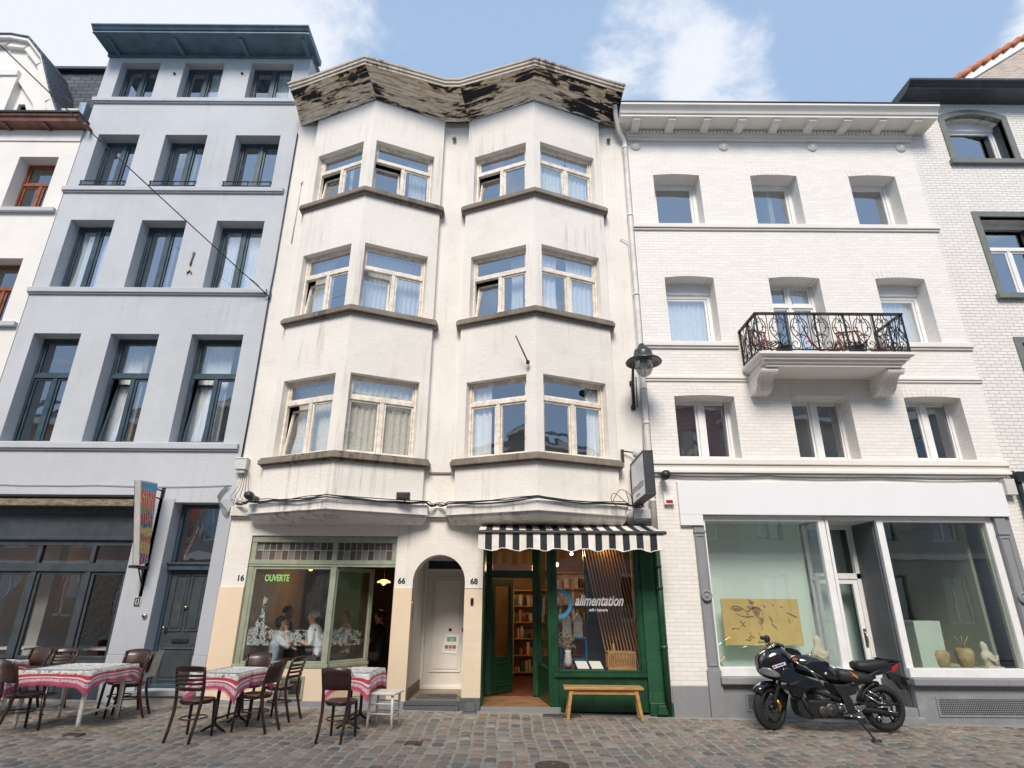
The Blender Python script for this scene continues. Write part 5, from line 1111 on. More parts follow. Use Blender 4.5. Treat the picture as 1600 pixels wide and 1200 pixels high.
# shop lettering
ml_ = simple('white_vinyl', (.85,.85,.83), .5, .03)
t_ = text('alimentation', .225, lambda u, v, e: Vector((1.075+u*.72, F+.062-e, 1.575+v*1.05)), ml_, 'window_lettering', None, shear=.42, bold=.005)
tag(t_, 'white slanted brush lettering across the green shop window', 'lettering')
t_ = text('café / épicerie', .062, lambda u, v, e: Vector((1.31+u*.9, F+.062-e, 1.485+v)), ml_, 'window_lettering', None, bold=.001)
tag(t_, 'tiny white line of lettering below the big lettering on the green shop window', 'lettering')
# blue ring sticker
b = MB(); cxr, czr, ro_, ri_ = .82, 1.60, .235, .175
pts = [(i/32*math.pi-math.pi/2) for i in range(33)]
b.add([(cxr-.02+ro_*math.cos(a), F+.066, czr+ro_*math.sin(a)) for a in pts]+[(cxr-.02+ri_*math.cos(a), F+.066, czr+ri_*math.sin(a)) for a in pts], [(i,i+1,34+i,33+i) for i in range(32)])
tag(b.build('ring_sticker', simple('blue_vinyl',(.03,.27,.50),.5,.05), recalc=False), 'blue half-ring sticker at the left edge of the green shop window', 'sticker')
b = MB(); b.add([fr_pt(SD,u,.012,z) for u,z in ((.34,1.42),(.50,1.42),(.50,1.70),(.34,1.70))], [(0,1,2,3)]); tag(b.build('paper_sheet', bpy.data.materials['paper'], recalc=False), 'white paper sheet stuck inside the angled side pane of the green shop', 'paper')
# neon word in cafe window
t_ = text('OUVERTE', .13, lambda u, v, e: Vector((-4.20+u*.74, F+.13-e, 1.93+v*1.15)), emis('green_neon', (.26,.55,.16), .26), 'neon_sign', None, bold=.003)
tag(t_, 'green glowing lettering in the upper left corner of the cafe window', 'neon sign')
# lace decals
md = Mt('white_floral_sticker'); o_ = md.n['Material Output']; tr = md.new('ShaderNodeBsdfTransparent'); mx = md.new('ShaderNodeMixShader')
wv = md.new('ShaderNodeTexWave', wave_type='RINGS', rings_direction='SPHERICAL'); wv.inputs['Scale'].default_value = 9; wv.inputs['Distortion'].default_value = 22; wv.inputs['Detail'].default_value = 3; wv.inputs['Detail Scale'].default_value = 3.5; md.l.new(md.pos, wv.inputs['Vector'])
fac = md.math('MULTIPLY', md.ramp(wv.outputs[1], .55, .66, 0, .8), md.ramp(md.noise(13, 3, vec=md.pos), .40, .50)); md.l.new(fac, mx.inputs[0]); md.l.new(tr.outputs[0], mx.inputs[1]); md.l.new(md.b.outputs[0], mx.inputs[2]); md.l.new(mx.outputs[0], o_.inputs[0]); md.col((.62,.70,.68)); md.set(.6)
def decal(fr, pts, label):
    b = MB(); b.add([fr_pt(fr,u,.068,z) for u, z in pts], [tuple(range(len(pts)))]); tag(b.build('window_sticker', md.m, recalc=False), label, 'sticker')
decal(IDF, [(-4.32,.93),(-3.07,.93),(-3.07,1.13),(-3.4,1.17),(-3.8,1.15),(-3.95,1.18),(-4.07,1.25),(-4.10,1.52),(-4.06,1.66),(-4.14,1.68),(-4.15,1.4),(-4.24,1.22),(-4.32,1.16)], 'white floral sticker band across the lower part of the main cafe pane')
decal((CF[0],CF[1]-.05,CF[2],CF[3]), [(.05,.92),(.70,.92),(.70,1.13),(.3,1.2),(.05,1.15)], 'white floral sticker band on the angled cafe pane')

# ================================================================== inside the windows
def pointlight(p, e, r=.04, c=(1,.62,.30)):
    l_ = bpy.data.lights.new('lamp_light', 'POINT'); l_.energy = e; l_.shadow_soft_size = r; l_.color = c
    o = bpy.data.objects.new('lamp_light', l_); COL.objects.link(o); o.location = p; return o
m_gold = simple('ochre_canvas', (.60,.44,.15), .7, .12, 2); m_ink = simple('sepia_ink', (.12,.065,.045), .8, .3)
pt = thing('painting', (4.45,F+.5,1.3), 'wide ochre painting with loose dark ink strokes in the left gallery window', 'painting')
c0, c1 = P(1126,937,F+.45), P(1257,1009,F+.45); PX0, PX1, PZ0, PZ1 = c0.x, c1.x, c1.z, c0.z+.02
b = MB(); b.box(PX0,PX1,F+.45,F+.48,PZ0,PZ1); b.build('canvas', m_gold, pt, bevel=.004)
b = MB(); random.seed(21)
def stroke(p, r=.008):
    b.tube([(PX0+(PX1-PX0)*a, F+.447, PZ0+(PZ1-PZ0)*c) for a, c in p], [r*random.uniform(.5,1.3) for _ in p], n=5, flat=.3)
for p in ([(.12,.78),(.16,.84),(.24,.82),(.28,.76),(.34,.72)],[(.34,.72),(.40,.80),(.46,.82),(.52,.74),(.53,.60),(.50,.50)],[(.36,.98),(.40,.94),(.38,.88),(.36,.92),(.36,.98)],[(.18,.68),(.24,.62),(.32,.60),(.40,.62)],
          [(.22,.52),(.26,.44),(.22,.40),(.20,.36)],[(.28,.5),(.24,.42),(.28,.4)],[(.46,.5),(.50,.40),(.48,.32)],[(.44,.3),(.46,.14),(.42,.06),(.50,.08)],[(.30,.14),(.34,.20),(.33,.28)],[(.34,.20),(.38,.16)],[(.26,.12),(.31,.10),(.34,.14)],
          [(.60,.62),(.64,.52),(.62,.46),(.66,.40),(.68,.36)],[(.55,.86),(.57,.80),(.55,.84)],[(.76,.84),(.80,.80)],[(.84,.70),(.96,.60)],[(.85,.60),(.86,.46)],[(.66,.90),(.68,.84)],[(.10,.34),(.14,.36),(.2,.34)],[(.30,.72),(.34,.66),(.32,.6)],[(.42,.72),(.44,.62),(.48,.58)]): stroke(p)
b.build('ink_strokes', m_ink, pt)
b = MB()
for cx_, cz_, w_, h_ in ((.20,.76,.07,.05),(.45,.72,.05,.12),(.38,.80,.05,.05),(.50,.52,.025,.09),(.40,.90,.025,.05)):
    b.add([(PX0+(PX1-PX0)*(cx_+w_*math.cos(a)*(1+.3*math.sin(3*a))), F+.4485, PZ0+(PZ1-PZ0)*(cz_+h_*math.sin(a)*(1+.25*math.cos(2*a)))) for a in [2*math.pi*k/16 for k in range(16)]], [tuple(range(16))[::-1]])
b.build('colour_washes', simple('russet_wash', (.33,.17,.09), .8, .4, 14), pt, recalc=False)
b = MB(); stroke([(.84,.06),(.88,.03),(.94,.05),(.96,.12)], .006); b.build('pale_stroke', m_plast, pt)
m_plaster = simple('cream_plaster', (.60,.56,.44), .8, .18, 12, bump=.4, bs=14)
def bust(name, loc, s_, label, lean=0):
    t = thing(name, loc, label, 'statue'); x, y, z = loc
    prof = [(.145,0),(.15,.10),(.135,.16),(.15,.22),(.16,.30),(.13,.38),(.09,.42),(.075,.46),(.085,.52),(.075,.58),(.04,.62),(.02,.64)]
    b = MB(); n = 18; secs = []
    for r, h_ in prof:
        secs.append([(x+s_*(r*math.cos(2*math.pi*k/n)*(1+.10*math.sin(3*k+h_*30)*(.4 if h_ < .4 else .1))+lean*h_), y+s_*r*.75*math.sin(2*math.pi*k/n), z+s_*h_) for k in range(n)])
    b.loft(secs); 
    b.build('figure', m_plaster, t)
    b = MB(); b.tube([(x-s_*.12,y-s_*.10,z+s_*.30),(x-s_*.02,y-s_*.16,z+s_*.22),(x+s_*.10,y-s_*.12,z+s_*.27)], s_*.035, n=8); b.tube([(x+s_*.13,y-s_*.08,z+s_*.34),(x+s_*.02,y-s_*.15,z+s_*.16)], s_*.03, n=8); b.build('folded_arms', m_plaster, t)
    b = MB(); b.box(x-s_*.19,x+s_*.19,y-s_*.15,y+s_*.15,z-.02,z+s_*.10); b.build('statue_base', m_plaster, t, bevel=.01)
    return t
q = P(1284,1044,F+.35); bust('plaster_bust', (q.x,F+.35,.60), .82, 'cream plaster bust with folded arms at the right end of the left gallery window')
q = P(1128,1040,F+.25); bust('plaster_bust', (3.44,F+.22,.60), .60, 'pale rough plaster figure at the left edge of the left gallery window', -.3)
q = P(1578,1040,F+.3); bust('plaster_bust', (8.02,F+.35,.60), .70, 'cream plaster figure in the right corner of the right gallery window', -.15)
m_mintb = simple('mint_lacquer', (.50,.60,.52), .5, .06, 3)
q0, q1 = P(1441,1036,F+.45), P(1489,970,F+.45)
b = MB(); b.hexa([(q0.x,F+.45,.6),(q0.x+.44,F+.45,.6),(q0.x+.44,F+.75,.6),(q0.x,F+.75,.6),(q0.x-.0,F+.45,1.36),(q0.x+.46,F+.45,1.36),(q0.x+.46,F+.75,1.36),(q0.x,F+.75,1.36)]); tag(b.build('pedestal', m_mintb, bevel=.006), 'pale mint-green pedestal standing in the right gallery window', 'pedestal')
b = MB(); b.box(6.62,6.92,F+1.1,F+1.14,1.30,1.72); b.box(6.64,6.90,F+1.09,F+1.10,1.32,1.70); tag(b.build('canvas_panel', simple('pale_blue_canvas',(.36,.50,.50),.7,.2,10), bevel=.004), 'small pale blue panel standing behind the mint pedestal', 'panel')
m_straw = simple('pale_gold', (.42,.32,.14), .6, .3, 12); m_straw_ = simple('faded_red_canvas', (.30,.16,.12), .7, .4, 6)
for i, (x, y, lab) in enumerate(((6.95,F+2.2,'framed picture at the back of the right gallery window, leftmost'),(7.45,F+2.6,'framed picture at the back of the right gallery window, middle'),(7.95,F+2.3,'framed picture at the back of the right gallery window, rightmost'))):
    t = thing('framed_picture', (x,y,.6), lab, 'picture', 'pictures at the back of the right gallery window')
    b = MB(); b.ring((0,y,1,0), x-.24, x+.24, .62, 1.35+.2*(i % 2), .04, -.02, .02); b.build('frame', m_dark, t)
    b = MB(); b.box(x-.2,x+.2,y-.005,y+.005,.66,1.31+.2*(i % 2)); b.build('canvas', [m_straw_, m_mintb, m_gold][i], t)
for i, (x, s_) in enumerate(((7.30,.30),(7.72,.34))):
    b = MB(); b.lathe([(.03,0),(.08,.02),(.12,.3),(.14,.8),(.10,1.0),(.06,.95)], (x,F+.5,.6), n=12)
    b.v = [Vector((v.x, v.y, .6+(v.z-.6)*s_)) for v in b.v]
    for k in range(9 if i == 0 else 4): b.tube([(x,F+.5,.6+s_*.9),(x+.05*math.sin(k*2.1),F+.5,.6+s_*1.2),(x+.14*math.sin(k*2.1),F+.48,.6+s_*1.55)], .006, n=4)
    tag(b.build('vase', m_straw), ['straw-coloured vase of dry twigs beside the mint pedestal','plain straw-coloured vase between twig vase and corner figure'][i], 'vase')
# --- restaurant interior
m_lf = simple('climbing_leaves', (.035,.16,.03), .7, .6, 30, bump=.6, bs=30)
random.seed(12); b = MB()
for k in range(900):
    x, z = random.uniform(-8.5,-7.0), random.uniform(.9,2.3); y = F+2.2+random.uniform(-.06,.06); r_ = random.uniform(.02,.05); a = random.uniform(0,3.14)
    b.add([(x+r_*math.cos(a),y,z+r_*math.sin(a)),(x-r_*math.sin(a)*.5,y-.02,z+r_*math.cos(a)*.5),(x-r_*math.cos(a),y,z-r_*math.sin(a)),(x+r_*math.sin(a)*.5,y+.01,z-r_*math.cos(a)*.5)], [(0,1,2,3)])
tag(b.build('plant_wall', m_lf, recalc=False), 'green climbing leaves glimpsed inside the dark restaurant front', 'plant')
for x, lab in ((-8.85,'pale column inside the restaurant, near the left picture edge'),(-6.95,'pale column inside the restaurant, nearest the door')):
    b = MB(); b.box(x-.11,x+.11,F+1.4,F+1.62,.1,3.3); b.box(x-.14,x+.14,F+1.38,F+1.64,2.9,3.0); tag(b.build('column', m_corn), lab, 'column')
for i, (x, y) in enumerate(((-8.6,F+.8),(-7.65,F+.9),(-6.95,F+.8))):
    t = thing('dining_table', (x,y,.1), ['indoor dining table at the left restaurant pane','indoor dining table behind the middle restaurant pane','indoor dining table behind the right restaurant pane'][i], 'table', 'tables inside the restaurant')
    b = MB(); b.box(x-.32,x+.32,y-.28,y+.28,.80,.83); b.build('table_top', m_corn if i != 1 else m_dark, t, bevel=.01)
    b = MB(); b.tube([(x,y,.1),(x,y,.8)], .03); b.box(x-.2,x+.2,y-.2,y+.2,.1,.13); b.build('leg', m_dark, t)
q = P(147,893,F+2.6); b = MB(); b.tube([(q.x,F+2.6,3.3),(q.x,F+2.6,q.z)], .006); b.lathe([(.03,.08),(.12,.02),(.10,-.05),(.0,-.07)], (q.x,F+2.6,q.z), n=14, mi=1); tag(b.build('pendant_lamp', [m_dark, emis('orange_lamp', (1,.36,.05), 1.6)]), 'orange glowing lamp inside the dark restaurant front', 'pendant lamp')
pointlight((q.x,F+2.3,q.z-.1), 1.5, .1, (1,.6,.3))
# --- green shop interior
m_lamp = emis('warm_bulb', (1.0,.62,.25), 9)
for i, (px, py, Y) in enumerate(((870,881,F+.4),(893,864,F+1.4),(918,864,F+2.0),(939,865,F+2.4),(916,909,F+2.8),(946,910,F+3.2))):
    q = P(px,py,Y); t = thing('hanging_bulb', (q.x,Y,2.98), ['bare glowing bulb nearest the corner post of the green shop','glowing bulb under the awning edge, leftmost of the high three','glowing bulb in the middle of the high three in the green shop','glowing bulb, rightmost of the high three in the green shop','lower left glowing bulb deep in the green shop','lower right glowing bulb deep in the green shop'][i], 'light bulb', 'bulbs hanging in the green shop')
    b = MB(); b.tube([(q.x,Y,2.98),(q.x,Y,q.z+.05)], .004); b.lathe([(.015,.05),(.018,.02)], (q.x,Y,q.z), n=8); b.build('cord', m_dark, t)
    b = MB(); b.lathe([(.015,.02),(.03,-.01),(.028,-.035),(.0,-.05)], (q.x,Y,q.z), n=10); b.build('bulb', m_lamp, t)
pointlight((1.2,F+1.6,2.5), 13); pointlight((.2,F+2.6,2.3), 9); pointlight((1.7,F+.6,2.6), 3)
# slanting slat screen on the right wall
b = MB()
for i in range(13):
    x = 1.42+.056*i; b.hexa([(x+.26,F+.55,.52),(x+.275,F+.55,.52),(x+.275,F+.60,.52),(x+.26,F+.60,.52),(x-.10,F+.75,2.7),(x-.085,F+.75,2.7),(x-.085,F+.80,2.7),(x-.10,F+.80,2.7)])
tag(b.build('slat_screen', m_wood), 'screen of thin slanting wooden slats at the right of the green shop window', 'slat screen')
tag((lambda b: (b.box(1.35,2.22,F+.95,F+1.0,.5,2.9), b.build('screen_backing', m_dark))[1])(MB()), 'dark panel behind the slanting wooden slats in the green shop', 'panel')
# basket
bk = thing('basket', (1.82,F+.3,.5), 'brown slatted wooden basket in the right corner of the green shop window', 'basket')
b = MB(); X0, X1, Y0, Y1, Z0, Z1 = 1.60,2.06,F+.14,F+.42,.61,.86
for z in (Z0,Z1-.02): 
    for a in ((X0,X1,Y0,Y0+.012),(X0,X1,Y1-.012,Y1),(X0,X0+.012,Y0,Y1),(X1-.012,X1,Y0,Y1)): b.box(a[0],a[1],a[2],a[3],z,z+.022)
b.build('rim', m_wood, bk, bevel=.002)
b = MB()
for i in range(15): x = X0+.015+(X1-X0-.04)*i/14; b.box(x,x+.01,Y0+.002,Y0+.010,Z0,Z1); b.box(x,x+.01,Y1-.010,Y1-.002,Z0,Z1)
for i in range(8): y = Y0+.015+(Y1-Y0-.04)*i/7; b.box(X0+.002,X0+.010,y,y+.01,Z0,Z1); b.box(X1-.010,X1-.002,y,y+.01,Z0,Z1)
b.box(X0,X1,Y0,Y1,Z0-.01,Z0); b.build('slats', m_wood, bk)
b = MB(); b.box(1.70,1.73,F+.22,F+.24,.62,.98); o = b.build('wooden_spoon', m_wood, bevel=.004); tag(o, 'flat wooden stick standing in the slatted basket', 'wooden stick')
m_pap = bpy.data.materials['paper']
for i, (x, lab) in enumerate(((1.19,'open white booklet in the shop window, left of the other booklet'),(1.42,'white booklet in the shop window, right next to the basket'))):
    t = thing('booklet', (x,F+.2,.61), lab, 'booklet'); b = MB(); b.hexa([(x-.09,F+.13,.61),(x+.10,F+.13,.61),(x+.07,F+.30,.70),(x-.12,F+.30,.70),(x-.09,F+.13,.62),(x+.10,F+.13,.62),(x+.07,F+.30,.71),(x-.12,F+.30,.71)]); b.build('pages', m_pap, t)
# blue shelf table with white boxes
bt = thing('blue_side_table', (1.10,F+.9,.5), 'bright blue metal side table with a lower shelf in the green shop window', 'side table')
b = MB(); b.box(.86,1.34,F+.72,F+1.10,1.02,1.05); b.build('table_top', simple('blue_enamel',(.02,.16,.30),.4,.1), bt, bevel=.005)
b = MB(); b.box(.88,1.32,F+.74,F+1.08,.68,.70); b.build('shelf', bpy.data.materials['blue_enamel'], bt)
for x in (.87,1.31):
    for y in (F+.73,F+1.07): b = MB(); b.box(x,x+.025,y,y+.025,.5,1.02); b.build('leg', bpy.data.materials['blue_enamel'], bt)
for i, x in enumerate((1.00,1.20)):
    t = thing('white_lantern', (x,F+.85,1.05), ['left of two white house-shaped boxes on the blue table','right of two white house-shaped boxes on the blue table'][i], 'box')
    b = MB(); b.slab([(x-.075,1.05),(x+.075,1.05),(x+.075,1.36),(x,1.44),(x-.075,1.36)], 1, F+.78, F+.92); b.build('body', m_wht, t, bevel=.004)
    b = MB(); b.ring((0,F+.78,1,0),x-.055,x+.055,1.10,1.34,.008,-.006,.0)
    for k in range(6): b.box(x-.045,x+.045,F+.775,F+.779,1.12+k*.035,1.125+k*.035)
    b.build('panel_lines', m_plast, t)
# shelves with goods along the back and behind door
random.seed(4)
mg_ = [simple('goods_%s' % n_, c, .6, .2) for n_, c in (('red',(.30,.02,.03)),('ochre',(.45,.25,.06)),('cream',(.6,.5,.35)),('dark',(.03,.03,.035)),('teal',(.03,.15,.13)),('white',(.7,.68,.62)))]
def shelf(name, x0, x1, y, z0, z1, n, label, rows_=5):
    t = thing(name, ((x0+x1)/2,y,z0), label, 'shelf unit')
    b = MB(); b.box(x0,x0+.03,y,y+.3,z0,z1); b.box(x1-.03,x1,y,y+.3,z0,z1); b.box(x0+.03,x1-.03,y+.27,y+.3,z0,z1)
    for i in range(rows_+1): z = z0+.05+(z1-z0-.08)*i/rows_; b.box(x0+.03,x1-.03,y,y+.27,z,z+.025)
    b.build('carcass', m_wood, t)
    b = MB()
    for i in range(rows_):
        z = z0+.075+(z1-z0-.08)*i/rows_; x = x0+.05
        while x < x1-.1:
            w_ = random.uniform(.04,.11); h_ = random.uniform(.08,(z1-z0)/rows_*.72)
            if random.random() < .5: b.lathe([(w_/2*.9,0),(w_/2,.01),(w_/2,h_*.7),(w_/4,h_*.85),(w_/4,h_)], (x+w_/2,y+.1,z), n=8, mi=random.randrange(6))
            else: b.box(x,x+w_,y+.04,y+.2,z,z+h_,random.randrange(6))
            x += w_+.012
    g_ = b.build('goods', mg_, t); tag(g_, kind='stuff')
shelf('shelf_unit', .05, .95, F+4.0, .1, 1.9, 5, 'wooden shelves full of jars seen through the open green door')
shelf('shelf_unit', 1.0, 1.9, F+4.0, .1, 2.3, 5, 'wooden shelves of goods at the back, behind the blue table', 6)
# dried flowers and things at the left of window
t = thing('dried_flowers', (.95,F+.35,.5), 'bunch of pinkish dried flowers at the left of the green shop window', 'flowers')
b = MB(); b.lathe([(.05,0),(.07,.08),(.05,.22),(.055,.26)], (.97,F+.38,.61), n=12); b.build('vase', m_plast, t)
b = MB(); random.seed(6)
for k in range(70):
    a = random.uniform(0,6.28); r_ = random.uniform(.03,.2); h_ = random.uniform(.3,.55); e_ = (.97+r_*math.cos(a),F+.38+r_*.6*math.sin(a),.61+h_); b.tube([(.97,F+.38,.80),(.97+r_*.4*math.cos(a),F+.38,.75+h_*.5),e_], .004, n=3)
    b.lathe([(.0,-.02),(.016,0),(.0,.02)], e_, n=5, mi=random.choice([1,1,2]))
b.build('stems', [m_straw, simple('dusty_pink',(.42,.24,.20),.8), simple('sage_leaf',(.16,.20,.12),.8)], t)
# --- cafe interior
for i, (px, py, Y, s_) in enumerate(((600,908,F+2.6,1.0),(486,886,F+2.4,.8),(452,884,F+2.8,.8))):
    q = P(px,py,Y); t = thing('pendant_lamp', (q.x,Y,2.9), ['glowing amber pendant lamp seen through the dark cafe doorway','glowing amber pendant lamp at the top right of the main cafe pane','glowing amber pendant lamp at the top left of the main cafe pane'][i], 'pendant lamp', 'amber pendant lamps in the cafe')
    b = MB(); b.tube([(q.x,Y,2.9),(q.x,Y,q.z+.04)], .005); b.lathe([(.02,.06),(.03,.03)], (q.x,Y,q.z), n=8); b.build('cord', m_dark, t)
    b = MB(); b.lathe([(.03,.035),(.10*s_,.01),(.145*s_,-.02),(.13*s_,-.03),(.05,-.035),(.03,-.07),(.0,-.08)], (q.x,Y,q.z), n=16); b.build('lamp_shade', emis('amber_glass' , (1.0,.42,.08), 3.2) if i == 0 else bpy.data.materials['amber_glass'], t)
    if i != 1: pointlight((q.x,Y,q.z-.15), 6, .08, (1,.55,.25))

# ================================================================== people inside the cafe
m_skin = simple('skin', (.46,.26,.17), .55, .08, 8)
def person(name, loc, rz, label, shirt, hair, arms, trousers=(.04,.045,.06), hairlen=0, lean=.08, look=0):
    V = []; E = []; Rr = []; K = []
    def v(p, r, k, par=None):
        V.append(Vector(p)); Rr.append(r); K.append(k)
        if par is not None: E.append((par, len(V)-1))
        return len(V)-1
    L_ = lean
    pel = v((0,0,.50), .145, 'leg'); wa = v((0,L_*.3,.66), .125, 'shirt', pel); ch = v((0,L_*.8,.86), .15, 'shirt', wa); nb_ = v((0,L_*1.1,1.00), .085, 'shirt', ch)
    nk = v((0,L_*1.3,1.07), .052, 'skin', nb_); cn = v((0,L_*1.4+.02,1.13), .070, 'skin', nk); hc = v((0,L_*1.4+.01,1.20), .090, 'skin', cn); ht = v((0,L_*1.4-.01,1.28), .072, 'skin', hc)
    for s_, (el, wr_) in zip((-1,1), arms):
        sh = v((s_*.17,L_*1.0,.97), .068, 'shirt', nb_); e_ = v(el, .046, 'shirt', sh); f_ = v(Vector(el).lerp(Vector(wr_),.5), .038, 'skin', e_); w_ = v(wr_, .026, 'skin', f_)
        d = (Vector(wr_)-Vector(el)).normalized(); sd_ = d.cross(Vector((0,0,1))); sd_ = sd_.normalized() if sd_.length > .1 else Vector((1,0,0))
        pm = v(Vector(wr_)+d*.05, .030, 'skin', w_)
        for k in range(4):
            o = sd_*(.024-.016*k); a_ = v(Vector(wr_)+d*(.085)+o, .0095, 'skin', pm); c_ = v(Vector(wr_)+d*(.115+.012*(k in (1,2)))+o+Vector((0,0,-.012)), .0085, 'skin', a_); v(Vector(wr_)+d*(.135+.014*(k in (1,2)))+o+Vector((0,0,-.03)), .0075, 'skin', c_)
        t_ = v(Vector(wr_)+d*.045+sd_*.04, .0105, 'skin', w_); v(Vector(wr_)+d*.085+sd_*.055, .009, 'skin', t_)
    for s_ in (-1,1):
        h_ = v((s_*.10,.06,.48), .095, 'leg', pel); kn = v((s_*.13,.43,.49), .066, 'leg', h_); an_ = v((s_*.13,.42,.09), .042, 'leg', kn); v((s_*.14,.54,.05), .038, 'shoe', an_)
    me = bpy.data.meshes.new('t'); me.from_pydata(V, E, []); ob = bpy.data.objects.new('t', me); COL.objects.link(ob)
    md_ = ob.modifiers.new('s', 'SKIN'); 
    for i, r in enumerate(Rr): me.skin_vertices[0].data[i].radius = (r, r*(.82 if K[i] == 'shirt' and r > .1 else 1))
    me.skin_vertices[0].data[0].use_root = True
    ob.modifiers.new('u', 'SUBSURF').levels = 2
    m2 = bpy.data.meshes.new_from_object(ob.evaluated_get(bpy.context.evaluated_depsgraph_get())); bpy.data.objects.remove(ob)
    t = thing(name, loc, label, 'person', 'guests sitting in the cafe', rz)
    cats = ['skin','shirt','leg','shoe']; m2.materials.clear()
    for m in (m_skin, simple('cloth_%s' % name, shirt, .85, .12, 8), simple('trousers', trousers, .85, .2, 8), m_black): m2.materials.append(m)
    for p in m2.polygons:
        best = min(((p.center-(V[a].lerp(V[c], max(0,min(1,(p.center-V[a]).dot(V[c]-V[a])/max(1e-9,(V[c]-V[a]).length_squared))))) ).length/(Rr[c]+.02), c) for a, c in E)
        p.material_index = cats.index(K[best[1]]); p.use_smooth = True
    m2.name = 'body'; bo = bpy.data.objects.new('body', m2); COL.objects.link(bo); bo.parent = t
    hy, hz = L_*1.4, 1.215
    W = world_of(t)
    b = MB(); n = 14; secs = []
    for i in range(8):
        a = i/7*math.pi*.60; z = hz+.004+math.cos(a)*.106; r = math.sin(a)*.098+.004
        secs.append([W @ Vector((r*math.cos(2*math.pi*k/n)*.86, hy-.018+r*math.sin(2*math.pi*k/n)*(1.12 if math.sin(2*math.pi*k/n) < 0 else .80), max(z, hz+(.035 if math.sin(2*math.pi*k/n) > .25 else -.2)))) for k in range(n)])
    if hairlen: secs.append([W @ Vector((.075*math.cos(2*math.pi*k/n), hy-.05+.05*math.sin(2*math.pi*k/n), hz-.06-hairlen)) for k in range(n)])
    b.loft(secs); b.build('hair', simple('hair', hair, .7, .3, 30), t)
    b = MB(); 
    b.add([W @ Vector(q) for q in ((0,hy+.085,hz+.012),(-.016,hy+.085,hz-.028),(.016,hy+.085,hz-.028),(0,hy+.118,hz-.024))], [(0,1,3),(0,3,2),(1,2,3)])
    for s_ in (-1,1): b.lathe([(.0,-.010),(.018,-.006),(.018,.006),(.0,.010)], W @ Vector((s_*.086,hy-.005,hz-.012)), 'x', 8)
    b.build('nose_and_ears', m_skin, t)
    b = MB()
    for s_ in (-1,1): b.lathe([(.0,-.006),(.009,0),(.0,.006)], W @ Vector((s_*.032,hy+.083,hz+.008)), 'y', 6)
    b.add([W @ Vector(q) for q in ((-.025,hy+.087,hz-.050),(.025,hy+.087,hz-.050),(.02,hy+.085,hz-.057),(-.02,hy+.085,hz-.057))], [(0,1,2,3)])
    b.build('eyes_and_mouth', simple('dark_features', (.10,.03,.025), .5), t)
    return t
tb = [((-.24,.10,.74),(-.14,.34,.76)), ((.24,.10,.74),(.12,.34,.76))]
def seat_at(px, py, Y, rz): q = P(px, py, Y); return (q.x, Y, q.z-1.215)
person('person', seat_at(431,972,F+1.0,0), R(-75), 'dark-haired woman in a light blue top, head propped on one hand, in the cafe', (.42,.52,.62), (.02,.013,.01),
       [((-.24,.12,.78),(-.08,.30,.78)), ((.17,.28,.78),(.07,.20,1.08))], hairlen=.03)
person('person', seat_at(443,955,F+1.7,0), R(-95), 'man in dark clothes behind the woman with her head on her hand', (.05,.05,.06), (.05,.045,.04), tb)
person('person', seat_at(508,962,F+1.1,0), R(85), 'grey-haired man in a white shirt facing left across the cafe table', (.60,.64,.70), (.28,.27,.26), [((-.24,.12,.74),(-.10,.36,.78)), ((.22,.16,.74),(.10,.38,.78))], lean=.16)
person('person', seat_at(546,962,F+1.9,0), R(120), 'man in a pale grey shirt seen beyond the angled cafe pane', (.40,.42,.46), (.10,.08,.07), tb, lean=.05)
person('person', seat_at(601,962,F+2.0,0), R(75), 'dark-haired person in black seated inside the open cafe doorway', (.012,.012,.015), (.012,.01,.008), tb)

# ================================================================== tables, cloths, chairs outside
mcl = Mt('printed_tablecloth'); ah = mcl.new('ShaderNodeAttribute', attribute_name='hem'); h_ = ah.outputs['Fac']
vo = mcl.new('ShaderNodeTexVoronoi'); vo.inputs['Scale'].default_value = 13; mcl.l.new(mcl.tc.outputs['Object'], vo.inputs['Vector'])
fc = mcl.new('ShaderNodeValToRGB'); fc.color_ramp.interpolation = 'CONSTANT'; mcl.l.new(vo.outputs['Color'], fc.inputs[0]); e = fc.color_ramp.elements; e[0].color = (.40,.05,.06,1); e[1].position = .3; e[1].color = (.12,.24,.24,1)
for p_, c_ in ((.5,(.16,.24,.10)),(.68,(.55,.30,.10)),(.84,(.18,.16,.20))): q = e.new(p_); q.color = (*c_,1)
flo = mcl.math('MULTIPLY', mcl.ramp(vo.outputs['Distance'], .30, .38, 1, 0), mcl.ramp(mcl.noise(60, 3), .42, .50))
vein = mcl.ramp(mcl.math('ABSOLUTE', mcl.math('SUBTRACT', mcl.noise(14, 2), .5)), .0, .03, .85, 0)
cbase = mcl.mix(vein, (.68,.67,.63), (.20,.22,.21)); cbase = mcl.mix(flo, cbase, fc.outputs[0])
def band(a, c): return mcl.math('MULTIPLY', mcl.math('GREATER_THAN', h_, a), mcl.math('LESS_THAN', h_, c))
cbase = mcl.mix(band(.50,.62), cbase, (.56,.035,.07)); cbase = mcl.mix(band(.62,.68), cbase, (.72,.70,.68)); cbase = mcl.mix(band(.68,.74), cbase, (.52,.09,.17)); cbase = mcl.mix(band(.74,.87), cbase, mcl.mix(mcl.ramp(mcl.noise(90,2), .53, .60), (.70,.64,.64), (.58,.07,.15))); cbase = mcl.mix(band(.87,1.1), cbase, (.58,.09,.17))
mcl.col(cbase); mcl.bump(mcl.noise(7, 4), .5, .02); mcl.set(.85); mcl.b.inputs['Sheen Weight'].default_value = .2
